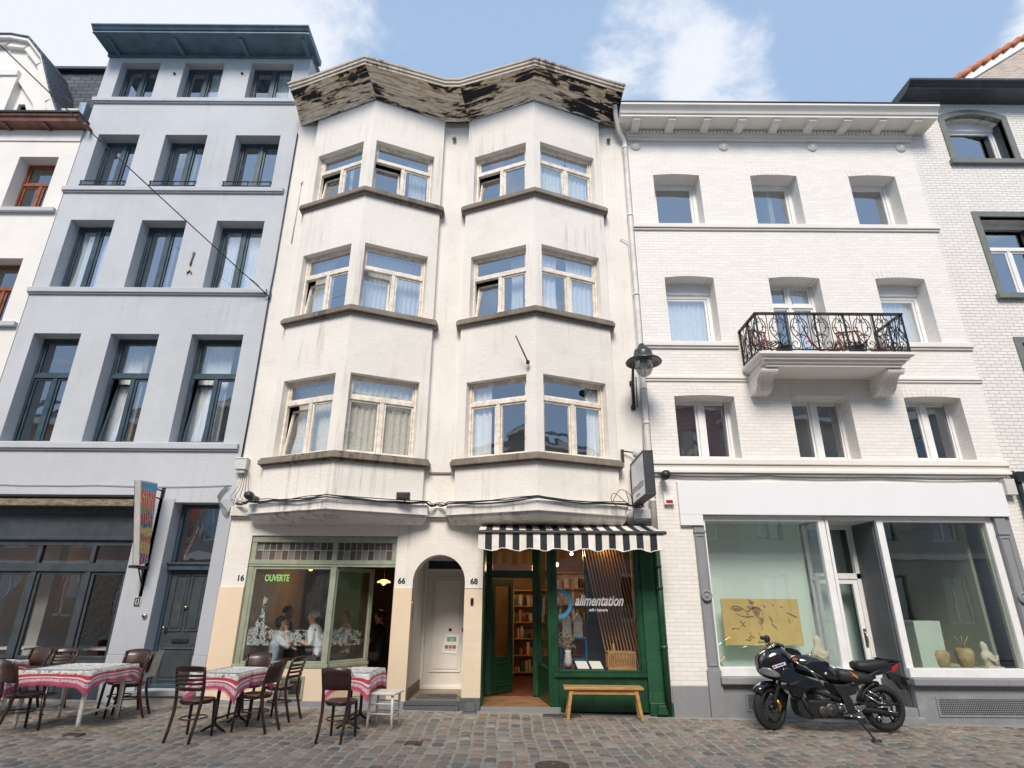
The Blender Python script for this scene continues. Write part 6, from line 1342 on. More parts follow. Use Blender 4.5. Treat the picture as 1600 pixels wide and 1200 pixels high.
def cloth(cx_, cy_, w_, d_, rz, z, label, drop=.15, seed=0):
    rr = random.Random(seed); cr, sr = math.cos(rz), math.sin(rz)
    t = Vector((cx_, cy_, 0)); n = 84; per = []
    def ppt(s):      # point and outward normal on the rounded table edge
        L_ = 2*(w_+d_); s = s % L_; c = .03
        if s < w_: return Vector((-w_/2+s, -d_/2, 0)), Vector((0,-1,0)), min(s, w_-s)
        s -= w_
        if s < d_: return Vector((w_/2, -d_/2+s, 0)), Vector((1,0,0)), min(s, d_-s)
        s -= d_
        if s < w_: return Vector((w_/2-s, d_/2, 0)), Vector((0,1,0)), min(s, w_-s)
        s -= w_; return Vector((-w_/2, d_/2-s, 0)), Vector((-1,0,0)), min(s, d_-s)
    cols_ = []; L_ = 2*(w_+d_)
    for i in range(n):
        s = L_*i/n; p, nn, dc = ppt(s); k = math.exp(-dc/.055)
        dg = p.normalized(); out_n = (nn*(1-k)+dg*k*1.25)
        fold = .018*math.sin(s*23+seed)+.010*math.sin(s*41+2*seed); dr = drop*(1+.06*math.sin(s*9+seed))+k*.135
        col = []
        for j in range(9):
            tt = j/8; o = out_n*(.012+.03*math.sin(min(1,tt*1.4)*1.57)*(.5+k)+fold*tt); col.append((p+o, -dr*tt if j else 0, .35+.65*tt))
        cols_.append(col)
    vs_ = []; hem = []
    for j in range(9):
        for i in range(n):
            p, dz, h0 = cols_[i][j]; vs_.append(Vector((p.x*cr-p.y*sr, p.x*sr+p.y*cr, z+dz)) + t); hem.append(h0)
    for rad in (.93,.6,.3):
        for i in range(n):
            p = cols_[i][0][0]*rad; vs_.append(Vector((p.x*cr-p.y*sr, p.x*sr+p.y*cr, z+.004+rr.uniform(-.001,.001))) + t); hem.append(.1)
    fs = [(j*n+i, j*n+(i+1)%n, (j+1)*n+(i+1)%n, (j+1)*n+i) for j in range(8) for i in range(n)]
    fs += [(9*n+i, 9*n+(i+1)%n, i+0 if False else (i+1)%n, i) for i in range(n)]
    for q in (9,10): fs += [(q*n+i, q*n+(i+1)%n, (q+1)*n+(i+1)%n, (q+1)*n+i) for i in range(n)]
    fs.append(tuple(11*n+i for i in range(n)))
    # fringe
    o0 = len(vs_)
    for i in range(n*4):
        a = vs_[8*n+(i//4)]; c = vs_[8*n+((i//4)+1)%n]; p = a.lerp(c, (i%4)/4); q = a.lerp(c, (i%4)/4+.16); l_ = rr.uniform(.012,.026)
        b0 = len(vs_); vs_ += [p, q, q+Vector((0,0,-l_)), p+Vector((0,0,-l_))]; hem += [1,1,1,1]; fs.append((b0,b0+1,b0+2,b0+3))
    b = MB(); b.add(vs_, fs, 0, True); o = b.build('tablecloth', mcl.m, recalc=False)
    a = o.data.attributes.new('hem', 'FLOAT', 'POINT'); a.data.foreach_set('value', hem)
    tag(o, label, 'tablecloth', 'printed tablecloths with red borders'); return o
TZ = .665
def white_table(cx_, cy_, w_, d_, rz, label):
    g0 = gz(cx_); t = thing('cafe_table', (cx_,cy_,g0), label, 'table', None, rz); W = world_of(t); b = MB()
    b.box(-w_/2,w_/2,-d_/2,d_/2,TZ-.025,TZ); b.v = [W @ q for q in b.v]; b.build('table_top', m_wht, t, bevel=.005)
    for sx_ in (-1,1):
        for sy_ in (-1,1):
            x, y = sx_*(w_/2-.07), sy_*(d_/2-.10); b = MB(); b.tube([W@Vector((x,y,0)), W@Vector((x,y,.10)), W@Vector((x*.99,y*.99,.40)), W@Vector((x*.98,y*.98,TZ-.025))], [.020,.026,.030,.031], n=4); b.build('leg', m_wht, t)
    b = MB()
    for sx_ in (-1,1): b.tube([W@Vector((sx_*(w_/2-.07),-d_/2+.1,.17)), W@Vector((sx_*(w_/2-.07),d_/2-.1,.17))], .013, n=6)
    b.tube([W@Vector((-w_/2+.07,0,.17)), W@Vector((w_/2-.07,0,.17))], .013, n=6); b.build('stretcher', m_wht, t)
    b = MB(); b.ring((W.translation.x,W.translation.y-d_/2+.08,1,0),-w_/2+.08,w_/2-.08,g0+TZ-.10,g0+TZ-.026,.03,0,.02); b.build('apron', m_wht, t)
    return t
def iron_table(cx_, cy_, w_, d_, rz, label):
    g0 = gz(cx_); t = thing('cafe_table', (cx_,cy_,g0), label, 'table', None, rz); W = world_of(t)
    b = MB(); b.box(-w_/2,w_/2,-d_/2,d_/2,TZ-.025,TZ); b.v = [W @ q for q in b.v]; b.build('table_top', m_wht, t, bevel=.005)
    for sy_ in (-1,1):
        b = MB(); b.tube([W@Vector((-.16,sy_*d_*.33,.0)), W@Vector((-.03,sy_*d_*.33,.07)), W@Vector((0,sy_*d_*.33,.10)), W@Vector((0,sy_*d_*.33,TZ-.03))], [.014,.018,.022,.022], n=8)
        b.tube([W@Vector((.16,sy_*d_*.33,.0)), W@Vector((.03,sy_*d_*.33,.07)), W@Vector((0,sy_*d_*.33,.10))], [.014,.018,.022], n=8); b.build('pedestal_leg', m_dark, t)
    b = MB(); b.tube([W@Vector((0,-d_*.33,.14)), W@Vector((0,d_*.33,.14))], .012, n=6); b.build('stretcher', m_dark, t)
    return t
white_table(-5.72, 8.60, .92, .96, 0, 'white-painted wooden cafe table under the leftmost full printed cloth'); cloth(-5.72,8.60,.94,.98,0,gz(-5.72)+TZ+.004,'printed cloth with red border on the white-legged table left of the slate-grey door', .15, 1)
iron_table(-3.70, 8.68, .58, .86, R(-6), 'iron-legged cafe table under the middle printed cloth, among brown chairs'); cloth(-3.70,8.68,.60,.88,R(-6),gz(-3.70)+TZ+.004,'printed cloth with red border on the table in front of the cafe window', .17, 2)
iron_table(-2.12, 9.05, .50, .80, R(-3), 'small iron-legged cafe table between brown chair and white stool'); cloth(-2.12,9.05,.52,.82,R(-3),gz(-2.12)+TZ+.004,'printed cloth with red border on the small table beside the white stool', .18, 3)
white_table(-7.32, 8.75, .80, .90, 0, 'white cafe table cut off by the left edge of the picture'); cloth(-7.32,8.75,.82,.92,0,gz(-7.32)+TZ+.004,'printed cloth with red border cut off at the far left edge', .17, 4)

def make_chair(slat, label, loc, rz, group='brown bentwood chairs of the cafe', mat=None):
    mat = mat or m_chair
    t = thing('bentwood_chair', (0,0,0), label, 'chair', group)
    sw_, sd2, sh = .175, .19, .425
    b = MB(); n = 24; prof = []
    for k in range(n):
        a = 2*math.pi*k/n; c_, s_ = math.cos(a), math.sin(a); e_ = .72
        prof.append(((abs(c_)**e_)*math.copysign(1,c_)*(sw_+.012*(s_ > 0)), (abs(s_)**e_)*math.copysign(1,s_)*sd2))
    b.loft([[(x*k_,y*k_,z) for x, y in prof] for k_, z in ((.93,sh-.032),(1.0,sh-.026),(1.01,sh-.008),(.97,sh),(.82,sh-.002),(.4,sh-.006),(.05,sh-.007))]); b.build('seat', mat, t)
    for s_ in (-1,1):
        b = MB(); b.tube([(s_*.150,-.30,0),(s_*.148,-.255,.12),(s_*.150,-.20,.30),(s_*.158,-.185,.425),(s_*.165,-.195,.56),(s_*.172,-.235,.70),(s_*.176,-.265,.79)], [.0165,.0185,.020,.021,.019,.018,.016], n=8); b.build('rear_leg', mat, t)
        b = MB(); b.tube([(s_*.155,.175,0),(s_*.152,.165,.15),(s_*.145,.145,.40)], [.015,.018,.021], n=8); b.build('front_leg', mat, t)
    b = MB(); b.tube([(.13*math.cos(2*math.pi*k/20)*1.1,-.02+.175*math.sin(2*math.pi*k/20),.225) for k in range(20)], .0085, n=6, closed=True); b.build('ring_stretcher', mat, t)
    b = MB(); b.tube([(.165*math.cos(2*math.pi*k/20),-.01+.17*math.sin(2*math.pi*k/20),.39) for k in range(20)], .013, n=6, closed=True); b.build('seat_frame', mat, t)
    def bp_(u, z): return (u*.172, -.185-.04*(1-u*u)-(z-.43)*.20-(.02 if z > .7 else 0)*((z-.7)/.1), z)
    def panel(z0, z1, top=False):
        b = MB(); nu = 10; f = []; r_ = []
        for j in range(4):
            for i in range(nu+1):
                u = -1+2*i/nu; z = z0+(z1-z0)*j/3
                if top: z += (.018*(1-u*u)*(j/3)) - .0
                f.append(bp_(u,z)); r_.append(tuple(Vector(bp_(u,z))+Vector((0,-.013,0))))
        N_ = (nu+1)*4; b.v = [Vector(q) for q in f+r_]
        q_ = lambda o, j, i: o+j*(nu+1)+i
        for j in range(3):
            for i in range(nu): b.f += [[q_(0,j,i),q_(0,j,i+1),q_(0,j+1,i+1),q_(0,j+1,i)], [q_(N_,j,i),q_(N_,j+1,i),q_(N_,j+1,i+1),q_(N_,j,i+1)]]
        for i in range(nu): b.f += [[q_(0,0,i),q_(N_,0,i),q_(N_,0,i+1),q_(0,0,i+1)], [q_(0,3,i),q_(0,3,i+1),q_(N_,3,i+1),q_(N_,3,i)]]
        for j in range(3): b.f += [[q_(0,j,0),q_(0,j+1,0),q_(N_,j+1,0),q_(N_,j,0)], [q_(0,j,nu),q_(N_,j,nu),q_(N_,j+1,nu),q_(0,j+1,nu)]]
        b.m = [0]*len(b.f); b.sm = [True]*len(b.f); return b
    if slat:
        panel(.745,.80,True).build('top_rail', mat, t)
        for z in (.70,.655,.61): panel(z-.013,z+.016).build('back_slat', mat, t)
        panel(.535,.575).build('back_slat', mat, t)
    else: panel(.56,.80,True).build('back_panel', mat, t)
    t.location = loc; t.rotation_euler = (0,0,rz); return t
def G_(x, y): return (x, y, gz(x))
ch_s = make_chair(True, 'brown slat-backed chair, back to the street, at the left corner of the middle table', G_(-3.80,7.99), R(-4))
ch_p = make_chair(False, 'brown solid-backed chair at the small table beside the white stool', G_(-2.10,8.18), R(-6))
GR = 'brown bentwood chairs of the cafe'
dup(ch_p, G_(-5.98,8.08), R(-28), 'brown solid-backed chair at the white-legged table, nearest the left picture edge', GR)
dup(ch_p, G_(-3.30,8.52), R(78), 'brown solid-backed chair turned sideways at the right side of the middle table', GR)
dup(ch_s, G_(-3.28,9.30), R(78), 'brown slat-backed chair under the cafe window, right of the middle table', GR)
dup(ch_p, G_(-3.78,9.42), R(180), 'brown chair behind the middle table, only its top rail showing above the cloth', GR)
dup(ch_p, G_(-5.62,9.42), R(180), 'brown chair behind the white-legged table, near its right end', GR)
dup(ch_s, G_(-6.62,9.30), R(180), 'brown chair behind the white-legged table, near its left end', GR)
dup(ch_p, G_(-7.15,9.45), R(170), 'reddish-brown chair behind the cut-off table at the left edge', GR)
ch_c = make_chair(False, 'chair with a pale cover on its back at the right end of the white-legged table', G_(-5.38,9.20), R(105), GR)
b = MB(); W = world_of(ch_c); W_ = W
b.grid(lambda u, v: W_ @ Vector((-.19+.38*u, -.255-.045*(1-(2*u-1)**2)-(v*.30)*.18, .50+.325*v)), 8, 3); b.grid(lambda u, v: W_ @ Vector((-.19+.38*u, -.205-.045*(1-(2*u-1)**2)-(v*.30)*.18, .55+.275*v)), 8, 3)
tag(b.build('seat_cover', simple('pale_cover',(.52,.52,.42),.85,.25,14), recalc=False), 'pale fabric cover hanging over the back of the chair right of the white-legged table', 'cover')
# white stool
st = thing('stool', (-1.70,8.95,gz(-1.7)), 'cream-white painted wooden stool standing before the arched doorway', 'stool', None, R(-8)); W = world_of(st); h0 = .435
b = MB(); b.box(-.20,.20,-.20,.20,h0-.03,h0); b.v = [W@q for q in b.v]; b.build('seat', m_wht, st, bevel=.012)
for sx_ in (-1,1):
    for sy_ in (-1,1): b = MB(); b.tube([W@Vector((sx_*.168,sy_*.165,0)), W@Vector((sx_*.16,sy_*.16,.2)), W@Vector((sx_*.15,sy_*.15,h0-.03))], [.015,.018,.019], n=8); b.build('leg', m_wht, st)
for z in (.15,.27):
    for sx_ in (-1,1): b = MB(); b.tube([W@Vector((sx_*.158,-.16,z)), W@Vector((sx_*.158,.16,z))], .009, n=6); b.build('rung', m_wht, st)
    b = MB(); b.tube([W@Vector((-.16,-.158,z+.03)), W@Vector((.16,-.158,z+.03))], .009, n=6); b.build('rung', m_wht, st)
    b = MB(); b.tube([W@Vector((-.16,.158,z+.03)), W@Vector((.16,.158,z+.03))], .009, n=6); b.build('rung', m_wht, st)
# bench
bn = thing('bench', (1.42,9.98,gz(1.42)), 'plain light wooden bench in front of the green shop window', 'bench', None, R(-1)); W = world_of(bn); h0 = .445
b = MB(); b.hexa([W@Vector(q) for q in ((-.60,-.15,h0-.035),(.60,-.15,h0-.035),(.60,.15,h0-.035),(-.60,.15,h0-.035),(-.60,-.15,h0),(.60,-.15,h0),(.60,.15,h0),(-.60,.15,h0))]); b.build('seat', m_wood, bn, bevel=.006)
for sx_ in (-1,1):
    for sy_ in (-1,1):
        b = MB(); x0, x1 = sx_*.555, sx_*.49; y0, y1 = sy_*.14, sy_*.10; k = .021
        b.hexa([W@Vector(q) for q in ((x0-k,y0-k,0),(x0+k,y0-k,0),(x0+k,y0+k,0),(x0-k,y0+k,0),(x1-k*1.3,y1-k,h0-.035),(x1+k*1.3,y1-k,h0-.035),(x1+k*1.3,y1+k,h0-.035),(x1-k*1.3,y1+k,h0-.035))]); b.build('leg', m_wood, bn, bevel=.003)
for sy_ in (-1,1): b = MB(); b.hexa([W@Vector(q) for q in ((-.47,sy_*.10-.01,h0-.10),(.47,sy_*.10-.01,h0-.10),(.47,sy_*.10+.01,h0-.10),(-.47,sy_*.10+.01,h0-.10),(-.47,sy_*.10-.01,h0-.036),(.47,sy_*.10-.01,h0-.036),(.47,sy_*.10+.01,h0-.036),(-.47,sy_*.10+.01,h0-.036))]); b.build('apron', m_wood, bn)
for sx_ in (-1,1): b = MB(); b.hexa([W@Vector(q) for q in [(sx_*.47-.02,-.12,h0-.10),(sx_*.47+.02,-.12,h0-.10),(sx_*.47+.02,.12,h0-.10),(sx_*.47-.02,.12,h0-.10),(sx_*.47-.02,-.12,h0-.036),(sx_*.47+.02,-.12,h0-.036),(sx_*.47+.02,.12,h0-.036),(sx_*.47-.02,.12,h0-.036)]]); b.build('cross_rail', m_wood, bn)
# small iron covers in the paving
def cover(x, y, w_, d_, label, mat, rnd=False):
    b = MB(); z = gz(x)+.012
    if rnd: b.lathe([(w_/2,-.03),(w_/2,0),(w_/2-.02,.002),(w_/2-.03,-.006),(.02,-.004)], (x,y,z), n=24)
    else:
        b.box(x-w_/2,x+w_/2,y-d_/2,y+d_/2,z-.03,z)
        for i in range(int(w_/.05)): b.box(x-w_/2+.02+i*.05,x-w_/2+.045+i*.05,y-d_/2+.02,y+d_/2-.02,z,z+.005)
    tag(b.build('drain_cover', mat), label, 'drain cover')
m_iron = simple('rusty_cast_iron', (.10,.07,.055), .7, .4, 20, bump=.3)
cover(.80,F-.20,.58,.24,'rusty rectangular iron cover set before the green shop beside the bench leg',m_iron)
cover(-1.15,8.05,.20,.16,'small rusty iron cover in the setts below the white stool',m_iron)
cover(.45,7.18,.36,.3,'round iron cover at the lower edge of the picture',m_iron,True)
cover(-5.2,8.0,.20,.12,'small iron cover in the setts near the white-legged table',m_iron)
# crisps of dirt in the gutter
# ================================================================== motorcycle
BYW = 9.50; BX = 3.50; gB = -.078
mo = thing('motorcycle', (BX+1.15, BYW, gB), 'black sport motorcycle on its side stand in front of the gallery window', 'motorcycle')
def bk_(lx, z, y=0): return Vector((BX+lx, BYW+y, gB+z))
def zq(zx, zy, y=0): return bk_((zx-205)/545.0, (862-zy)/585.0, y)
m_bl = simple('black_gloss_paint', (.007,.008,.013), .18, .3, 3, coat=.8); m_nv = simple('midnight_blue_paint', (.009,.012,.020), .2, .3, 3, coat=.9)
m_sat = simple('satin_black', (.016,.016,.017), .5, .25, 8); m_vin = simple('seat_vinyl', (.018,.018,.019), .55, .2, 12, bump=.1); m_eng = simple('engine_alloy', (.10,.098,.092), .42, .3, 12, metal=.7)
m_chr = simple('polished_alloy', (.62,.60,.56), .22, .15, metal=1); m_red = simple('red_tail_lens', (.55,.015,.02), .15, .1); m_gld = simple('gold_brake_part', (.42,.24,.06), .35, .2, metal=.8)
m_hl = simple('headlight_lens', (.16,.17,.18), .12, .3, 5, coat=1); m_wst = simple('white_sticker', (.72,.72,.72), .5, .05); m_org = simple('orange_mark', (.55,.26,.03), .5, .1); m_rdp = simple('red_sticker', (.6,.03,.04), .5, .1)
def wheel(c, R_, ry, steer, name, disc=.13, spokes=3, tw=.058):
    Mw = Matrix.Rotation(steer, 3, 'Z'); g = lambda x, y, z: c + Mw @ Vector((x, y, z))
    wt = thing(name, tuple(c), None, None); wt.parent = mo; wt.location = c - Vector(mo.location)
    b = MB(); n = 44; m_ = 12; vs_ = []; fs = []
    for i in range(n):
        a = 2*math.pi*i/n
        for k in range(m_):
            e_ = 2*math.pi*k/m_; rr_ = R_-.062+.062*math.cos(e_) if math.cos(e_) > -.3 else R_-.082; vs_.append(g(rr_*math.cos(a), tw*math.sin(e_), rr_*math.sin(a)))
    for i in range(n):
        for k in range(m_): fs.append((i*m_+k, i*m_+(k+1)%m_, ((i+1)%n)*m_+(k+1)%m_, ((i+1)%n)*m_+k))
    b.add(vs_, fs, 0, True); b.build('tyre', m_rub, wt)
    b = MB()
    for y in (-.045,.045): b.tube([g((R_-.085)*math.cos(2*math.pi*k/36), y, (R_-.085)*math.sin(2*math.pi*k/36)) for k in range(36)], .012, n=6, closed=True)
    b.tube([g(0,-.07,0), g(0,.07,0)], .035, n=14)
    for s_ in range(spokes):
        a = 2*math.pi*s_/spokes+.4
        for da in (-.16,.16): b.tube([g(.03*math.cos(a),0,.03*math.sin(a)), g((R_-.09)*math.cos(a+da),0,(R_-.09)*math.sin(a+da))], [.018,.012], n=6)
    b.tube([g((R_-.09)*math.cos(2*math.pi*k/36), 0, (R_-.09)*math.sin(2*math.pi*k/36)) for k in range(36)], .022, n=8, closed=True)
    b.build('rim', m_sat, wt)
    b = MB(); n = 30
    b.add([g(r*math.cos(2*math.pi*k/n), -.060, r*math.sin(2*math.pi*k/n)) for r in (disc, disc*.62) for k in range(n)]+[g(r*math.cos(2*math.pi*k/n), -.055, r*math.sin(2*math.pi*k/n)) for r in (disc, disc*.62) for k in range(n)],
          [(k,(k+1)%n,n+(k+1)%n,n+k) for k in range(n)]+[(2*n+k,3*n+k,3*n+(k+1)%n,2*n+(k+1)%n) for k in range(n)]+[(k,2*n+k,2*n+(k+1)%n,(k+1)%n) for k in range(n)])
    b.build('brake_disc', m_eng, wt); return g
fh_ = bk_(.255,.300); rh_ = bk_(1.885,.300)
gF = wheel(fh_, .298, 0, R(24), 'front_wheel', .15, 3, .056); gR = wheel(rh_, .305, 0, 0, 'rear_wheel', .11, 5, .072)
def hullloft(secs, name, mat, n=18, pw=.75, yoff=0, par=None):
    """secs: (lx, zmin, zmax, halfwidth) superellipse sections along the bike"""
    b = MB(); out = []
    for lx, z0, z1, hw in secs:
        ring = []
        for k in range(n):
            a = 2*math.pi*k/n; c_, s_ = math.cos(a), math.sin(a)
            ring.append(bk_(lx, (z0+z1)/2+(z1-z0)/2*math.copysign(abs(s_)**pw, s_), yoff+hw*math.copysign(abs(c_)**pw, c_)))
        out.append(ring)
    b.loft(out); return b.build(name, mat, par or mo, bevel=0)
def plate(zpts, y0, y1, name, mat, par=None, bev=.006, taper=1):
    """closed outline in the side view (photo crop units), thickness from y0 to y1"""
    b = MB(); n = len(zpts); P0 = [zq(a, c, y0) for a, c in zpts]; P1 = [zq(a, c, y1) for a, c in zpts]
    b.add(P0+P1, [tuple(range(n)), tuple(range(n,2*n))[::-1]]+[(i,n+i,n+(i+1)%n,(i+1)%n) for i in range(n)]); return b.build(name, mat, par or mo, bevel=bev)
# front end
b = MB()
for s_ in (-1,1): b.tube([gF(0,s_*.085,0), gF(.03,s_*.085,.12), bk_(.40,.62,s_*.09), bk_(.53,.86,s_*.09)], [.026,.028,.024,.024], n=10)
b.tube([bk_(.53,.86,-.12), bk_(.53,.86,.12)], .03, n=8); b.build('front_fork', m_sat, mo)
b = MB(); b.tube([gF(.07,-.075,.10), gF(.12,-.075,.02), gF(.09,-.075,-.05)], [.028,.034,.022], n=6); b.build('brake_caliper', m_gld, mo)
b = MB(); secs = []
for i in range(9):
    a = R(20+i*15); ring = [gF((.335+dr)*math.cos(a), y, (.335+dr)*math.sin(a)+.0) for y, dr in ((-.085,-.06),(-.07,-.01),(-.03,.012),(.03,.012),(.07,-.01),(.085,-.06),(.05,-.03),(-.05,-.03))]; secs.append(ring)
b.loft(secs); b.add([gF(*q) for q in ((.10,-.095,.27),(.30,-.095,.16),(.22,-.10,.0),(.12,-.10,.02),(.10,-.085,.27),(.30,-.085,.16),(.22,-.09,.0),(.12,-.09,.02))], [(0,1,2,3),(7,6,5,4),(0,4,5,1),(1,5,6,2),(2,6,7,3),(3,7,4,0)]); b.build('front_mudguard', m_nv, mo)
# nose fairing
hullloft([(.135,.80,.93,.05),(.15,.755,.975,.10),(.19,.71,1.01,.145),(.25,.675,1.05,.175),(.33,.655,1.09,.19),(.42,.645,1.12,.195),(.50,.645,1.10,.19),(.58,.66,1.03,.17),(.66,.68,.94,.14)], 'nose_fairing', m_bl, pw=.72)
hullloft([(.26,1.02,1.055,.10),(.33,1.06,1.10,.13),(.41,1.10,1.15,.135),(.46,1.10,1.165,.12),(.55,1.07,1.14,.09)], 'windscreen', simple('smoked_screen',(.03,.03,.035),.1,.2,coat=1), pw=.8)
plate([(485,215),(520,222),(560,235),(583,255),(585,275),(520,275),(480,255)], -.28, -.20, 'cockpit_visor', m_bl)
# side fairing panel
plate([(440,380),(480,372),(560,420),(640,450),(720,478),(742,505),(690,520),(600,535),(545,520),(480,500),(440,478),(400,470)], -.215, -.17, 'side_fairing', m_nv, bev=.015)
plate([(462,488),(560,500),(640,520),(600,560),(540,600),(500,585),(470,530)], -.20, -.15, 'lower_fairing', m_bl, bev=.012)
plate([(440,380),(480,372),(560,420),(640,450),(720,478),(742,505),(690,520),(600,535),(545,520),(480,500),(440,478),(400,470)], .17, .215, 'side_fairing', m_nv, bev=.015)
b = MB(); b.add([zq(a,c,-.221) for a, c in ((468,492),(550,468),(545,488),(480,508))], [(0,1,2,3)]); b.build('fairing_mark', m_eng, mo, recalc=False)
# headlights: two lenses on the nose
b = MB(); 
for s_, k in ((-1,1.0),):
    sec = []
    for t_, (lx, z0, z1, y) in enumerate(((.150,.76,.80,-.085),(.19,.73,.835,-.135),(.26,.71,.83,-.175),(.335,.705,.79,-.193),(.39,.715,.755,-.199))): sec.append([bk_(lx-.012,(z0+z1)/2+(z1-z0)/2*math.sin(a),y-.014*(.5+.5*math.cos(a))) for a in [2*math.pi*q/10 for q in range(10)]])
    b.loft(sec)
b.build('headlight', m_hl, mo)
b = MB(); b.loft([[bk_(lx,(z0+z1)/2+(z1-z0)/2*math.sin(a),y-.012*(.5+.5*math.cos(a))) for a in [2*math.pi*q/8 for q in range(8)]] for lx,z0,z1,y in ((.155,.90,.94,-.09),(.185,.905,.99,-.125),(.215,.93,1.02,-.135),(.235,.985,1.025,-.13))]); b.build('air_intake', m_chr, mo)
def onf(zx, zy, k=0): return zq(zx, zy, -.2055-k)
b = MB(); b.add([onf(358,362),onf(465,330),onf(472,352),onf(370,386)], [(0,1,2,3)]); b.add([onf(364,366,.001),onf(385,360,.001),onf(388,374,.001),onf(372,379,.001)], [(0,1,2,3)], 1); b.add([onf(392,358,.001),onf(455,340,.001),onf(458,350,.001),onf(396,368,.001)], [(0,1,2,3)], 2)
b.build('number_sticker', [m_wst, m_rdp, simple('blue_print',(.08,.12,.35),.5)], mo, recalc=False)
# mirrors
b = MB(); b.tube([bk_(.36,1.09,-.16), zq(345,185,-.24)], .007, n=6); b.build('mirror_stalk', m_sat, mo)
b = MB(); b.loft([[zq(cx0+w_*math.cos(a), cz0+h0_*math.sin(a), y) for a in [2*math.pi*q/12 for q in range(12)]] for cx0,cz0,w_,h0_,y in ((338,152,8,18,-.29),(338,152,20,30,-.275),(338,152,22,33,-.24),(338,152,10,16,-.22))]); b.build('mirror', m_sat, mo)
b = MB(); b.tube([bk_(.40,1.08,.16), bk_(.42,1.18,.30)], .007, n=6); b.loft([[bk_(.42+w_*math.cos(a), 1.20+h0_*math.sin(a), y) for a in [2*math.pi*q/12 for q in range(12)]] for w_,h0_,y in ((.02,.015,.26),(.05,.03,.28),(.05,.03,.34),(.02,.015,.36))]); b.build('mirror', m_sat, mo)
# handlebars
for s_ in (-1,1): b = MB(); b.tube([bk_(.55,.90,s_*.10), bk_(.60,.915,s_*.22), bk_(.70,.90,s_*.33)], [.013,.016,.018], n=8); b.tube([bk_(.58,.93,s_*.2), bk_(.56,.955,s_*.22)], .016, n=6); b.build('handlebar', m_rub, mo)
b = MB(); b.tube([zq(515,318,-.30), zq(560,350,-.31), zq(600,365,-.30), zq(650,410,-.29), zq(715,495,-.28)], [.006,.009,.012,.010,.008], n=6); b.tube([zq(640,390,-.27), zq(760,465,-.22)], .006, n=5); b.build('clutch_lever', m_chr, mo)
b = MB(); b.box(*[v for p in ((BX+.58,BX+.65),(BYW-.24,BYW-.19),(gB+.925,gB+.965)) for v in p]); b.build('fluid_reservoir', simple('orange_fluid',(.5,.12,.04),.3), mo, bevel=.008)
# tank
hullloft([(.62,.80,.93,.06),(.67,.75,.98,.115),(.76,.72,1.0,.155),(.88,.69,.995,.175),(1.0,.66,.965,.175),(1.12,.63,.91,.155),(1.22,.61,.84,.125),(1.30,.60,.78,.09)], 'fuel_tank', m_bl, pw=.8)
plate([(610,350),(680,322),(800,322),(822,345),(800,400),(720,395),(650,385)], -.185, -.165, 'tank_panel', m_nv, bev=.02)
b = MB(); b.lathe([(.055,0),(.055,.012),(.04,.018),(.0,.018)][::-1], bk_(.94,.985), n=18); b.build('tank_cap', m_chr, mo)
b = MB(); b.lathe([(.018,-.003),(.018,0)], zq(780,418,-.178), 'y', 12); b.build('tank_badge', m_wst, mo)
plate([(830,500),(900,505),(960,620),(975,720),(930,725),(905,700),(880,600),(840,540)], -.16, .16, 'frame_spar', m_sat, bev=.012)
plate([(900,510),(960,500),(1015,545),(1000,575),(935,590)], -.15, .15, 'side_cover', m_sat, bev=.01)
# seats and tail
hullloft([(1.26,.64,.80,.10),(1.33,.62,.82,.135),(1.45,.615,.80,.15),(1.58,.61,.785,.16),(1.68,.61,.77,.155),(1.74,.64,.74,.13)], 'rider_seat', m_vin, pw=.7)
hullloft([(1.56,.80,.90,.10),(1.60,.775,.915,.125),(1.72,.765,.92,.135),(1.88,.79,.935,.125),(2.0,.815,.945,.105),(2.06,.84,.935,.08)], 'pillion_seat', m_vin, pw=.65)
b = MB(); b.add([zq(a,c,-.158) for a, c in ((965,395),(1000,415),(1030,440),(1035,460),(1000,435),(985,440),(1000,425))], [tuple(range(7))]); b.build('seat_mark', m_org, mo, recalc=False)
hullloft([(1.36,.555,.64,.11),(1.5,.585,.67,.13),(1.7,.63,.76,.13),(1.85,.69,.83,.115),(2.0,.76,.89,.095),(2.12,.82,.925,.07),(2.22,.88,.935,.05),(2.27,.905,.93,.03)], 'tail_fairing', m_nv, pw=.7)
plate([(1250,300),(1330,305),(1430,320),(1425,332),(1330,325),(1270,318)], -.09, .09, 'grab_rail', m_bl, bev=.006)
plate([(1330,400),(1350,375),(1385,345),(1400,350),(1392,370),(1365,395)], -.08, .08, 'tail_light', m_red, bev=.006)
b = MB(); b.add([zq(a,c,-.137) for a, c in ((1180,435),(1235,425),(1232,448),(1185,470))], [(0,1,2,3)]); b.build('tail_sticker', m_wst, mo, recalc=False)
plate([(1310,425),(1370,418),(1440,450),(1465,520),(1462,560),(1440,530),(1405,550),(1370,490),(1330,470)], -.04, .04, 'plate_hanger', m_sat, bev=.006)
plate([(1395,440),(1450,452),(1440,470),(1400,460)], -.13, -.08, 'indicator', m_sat, bev=.006)
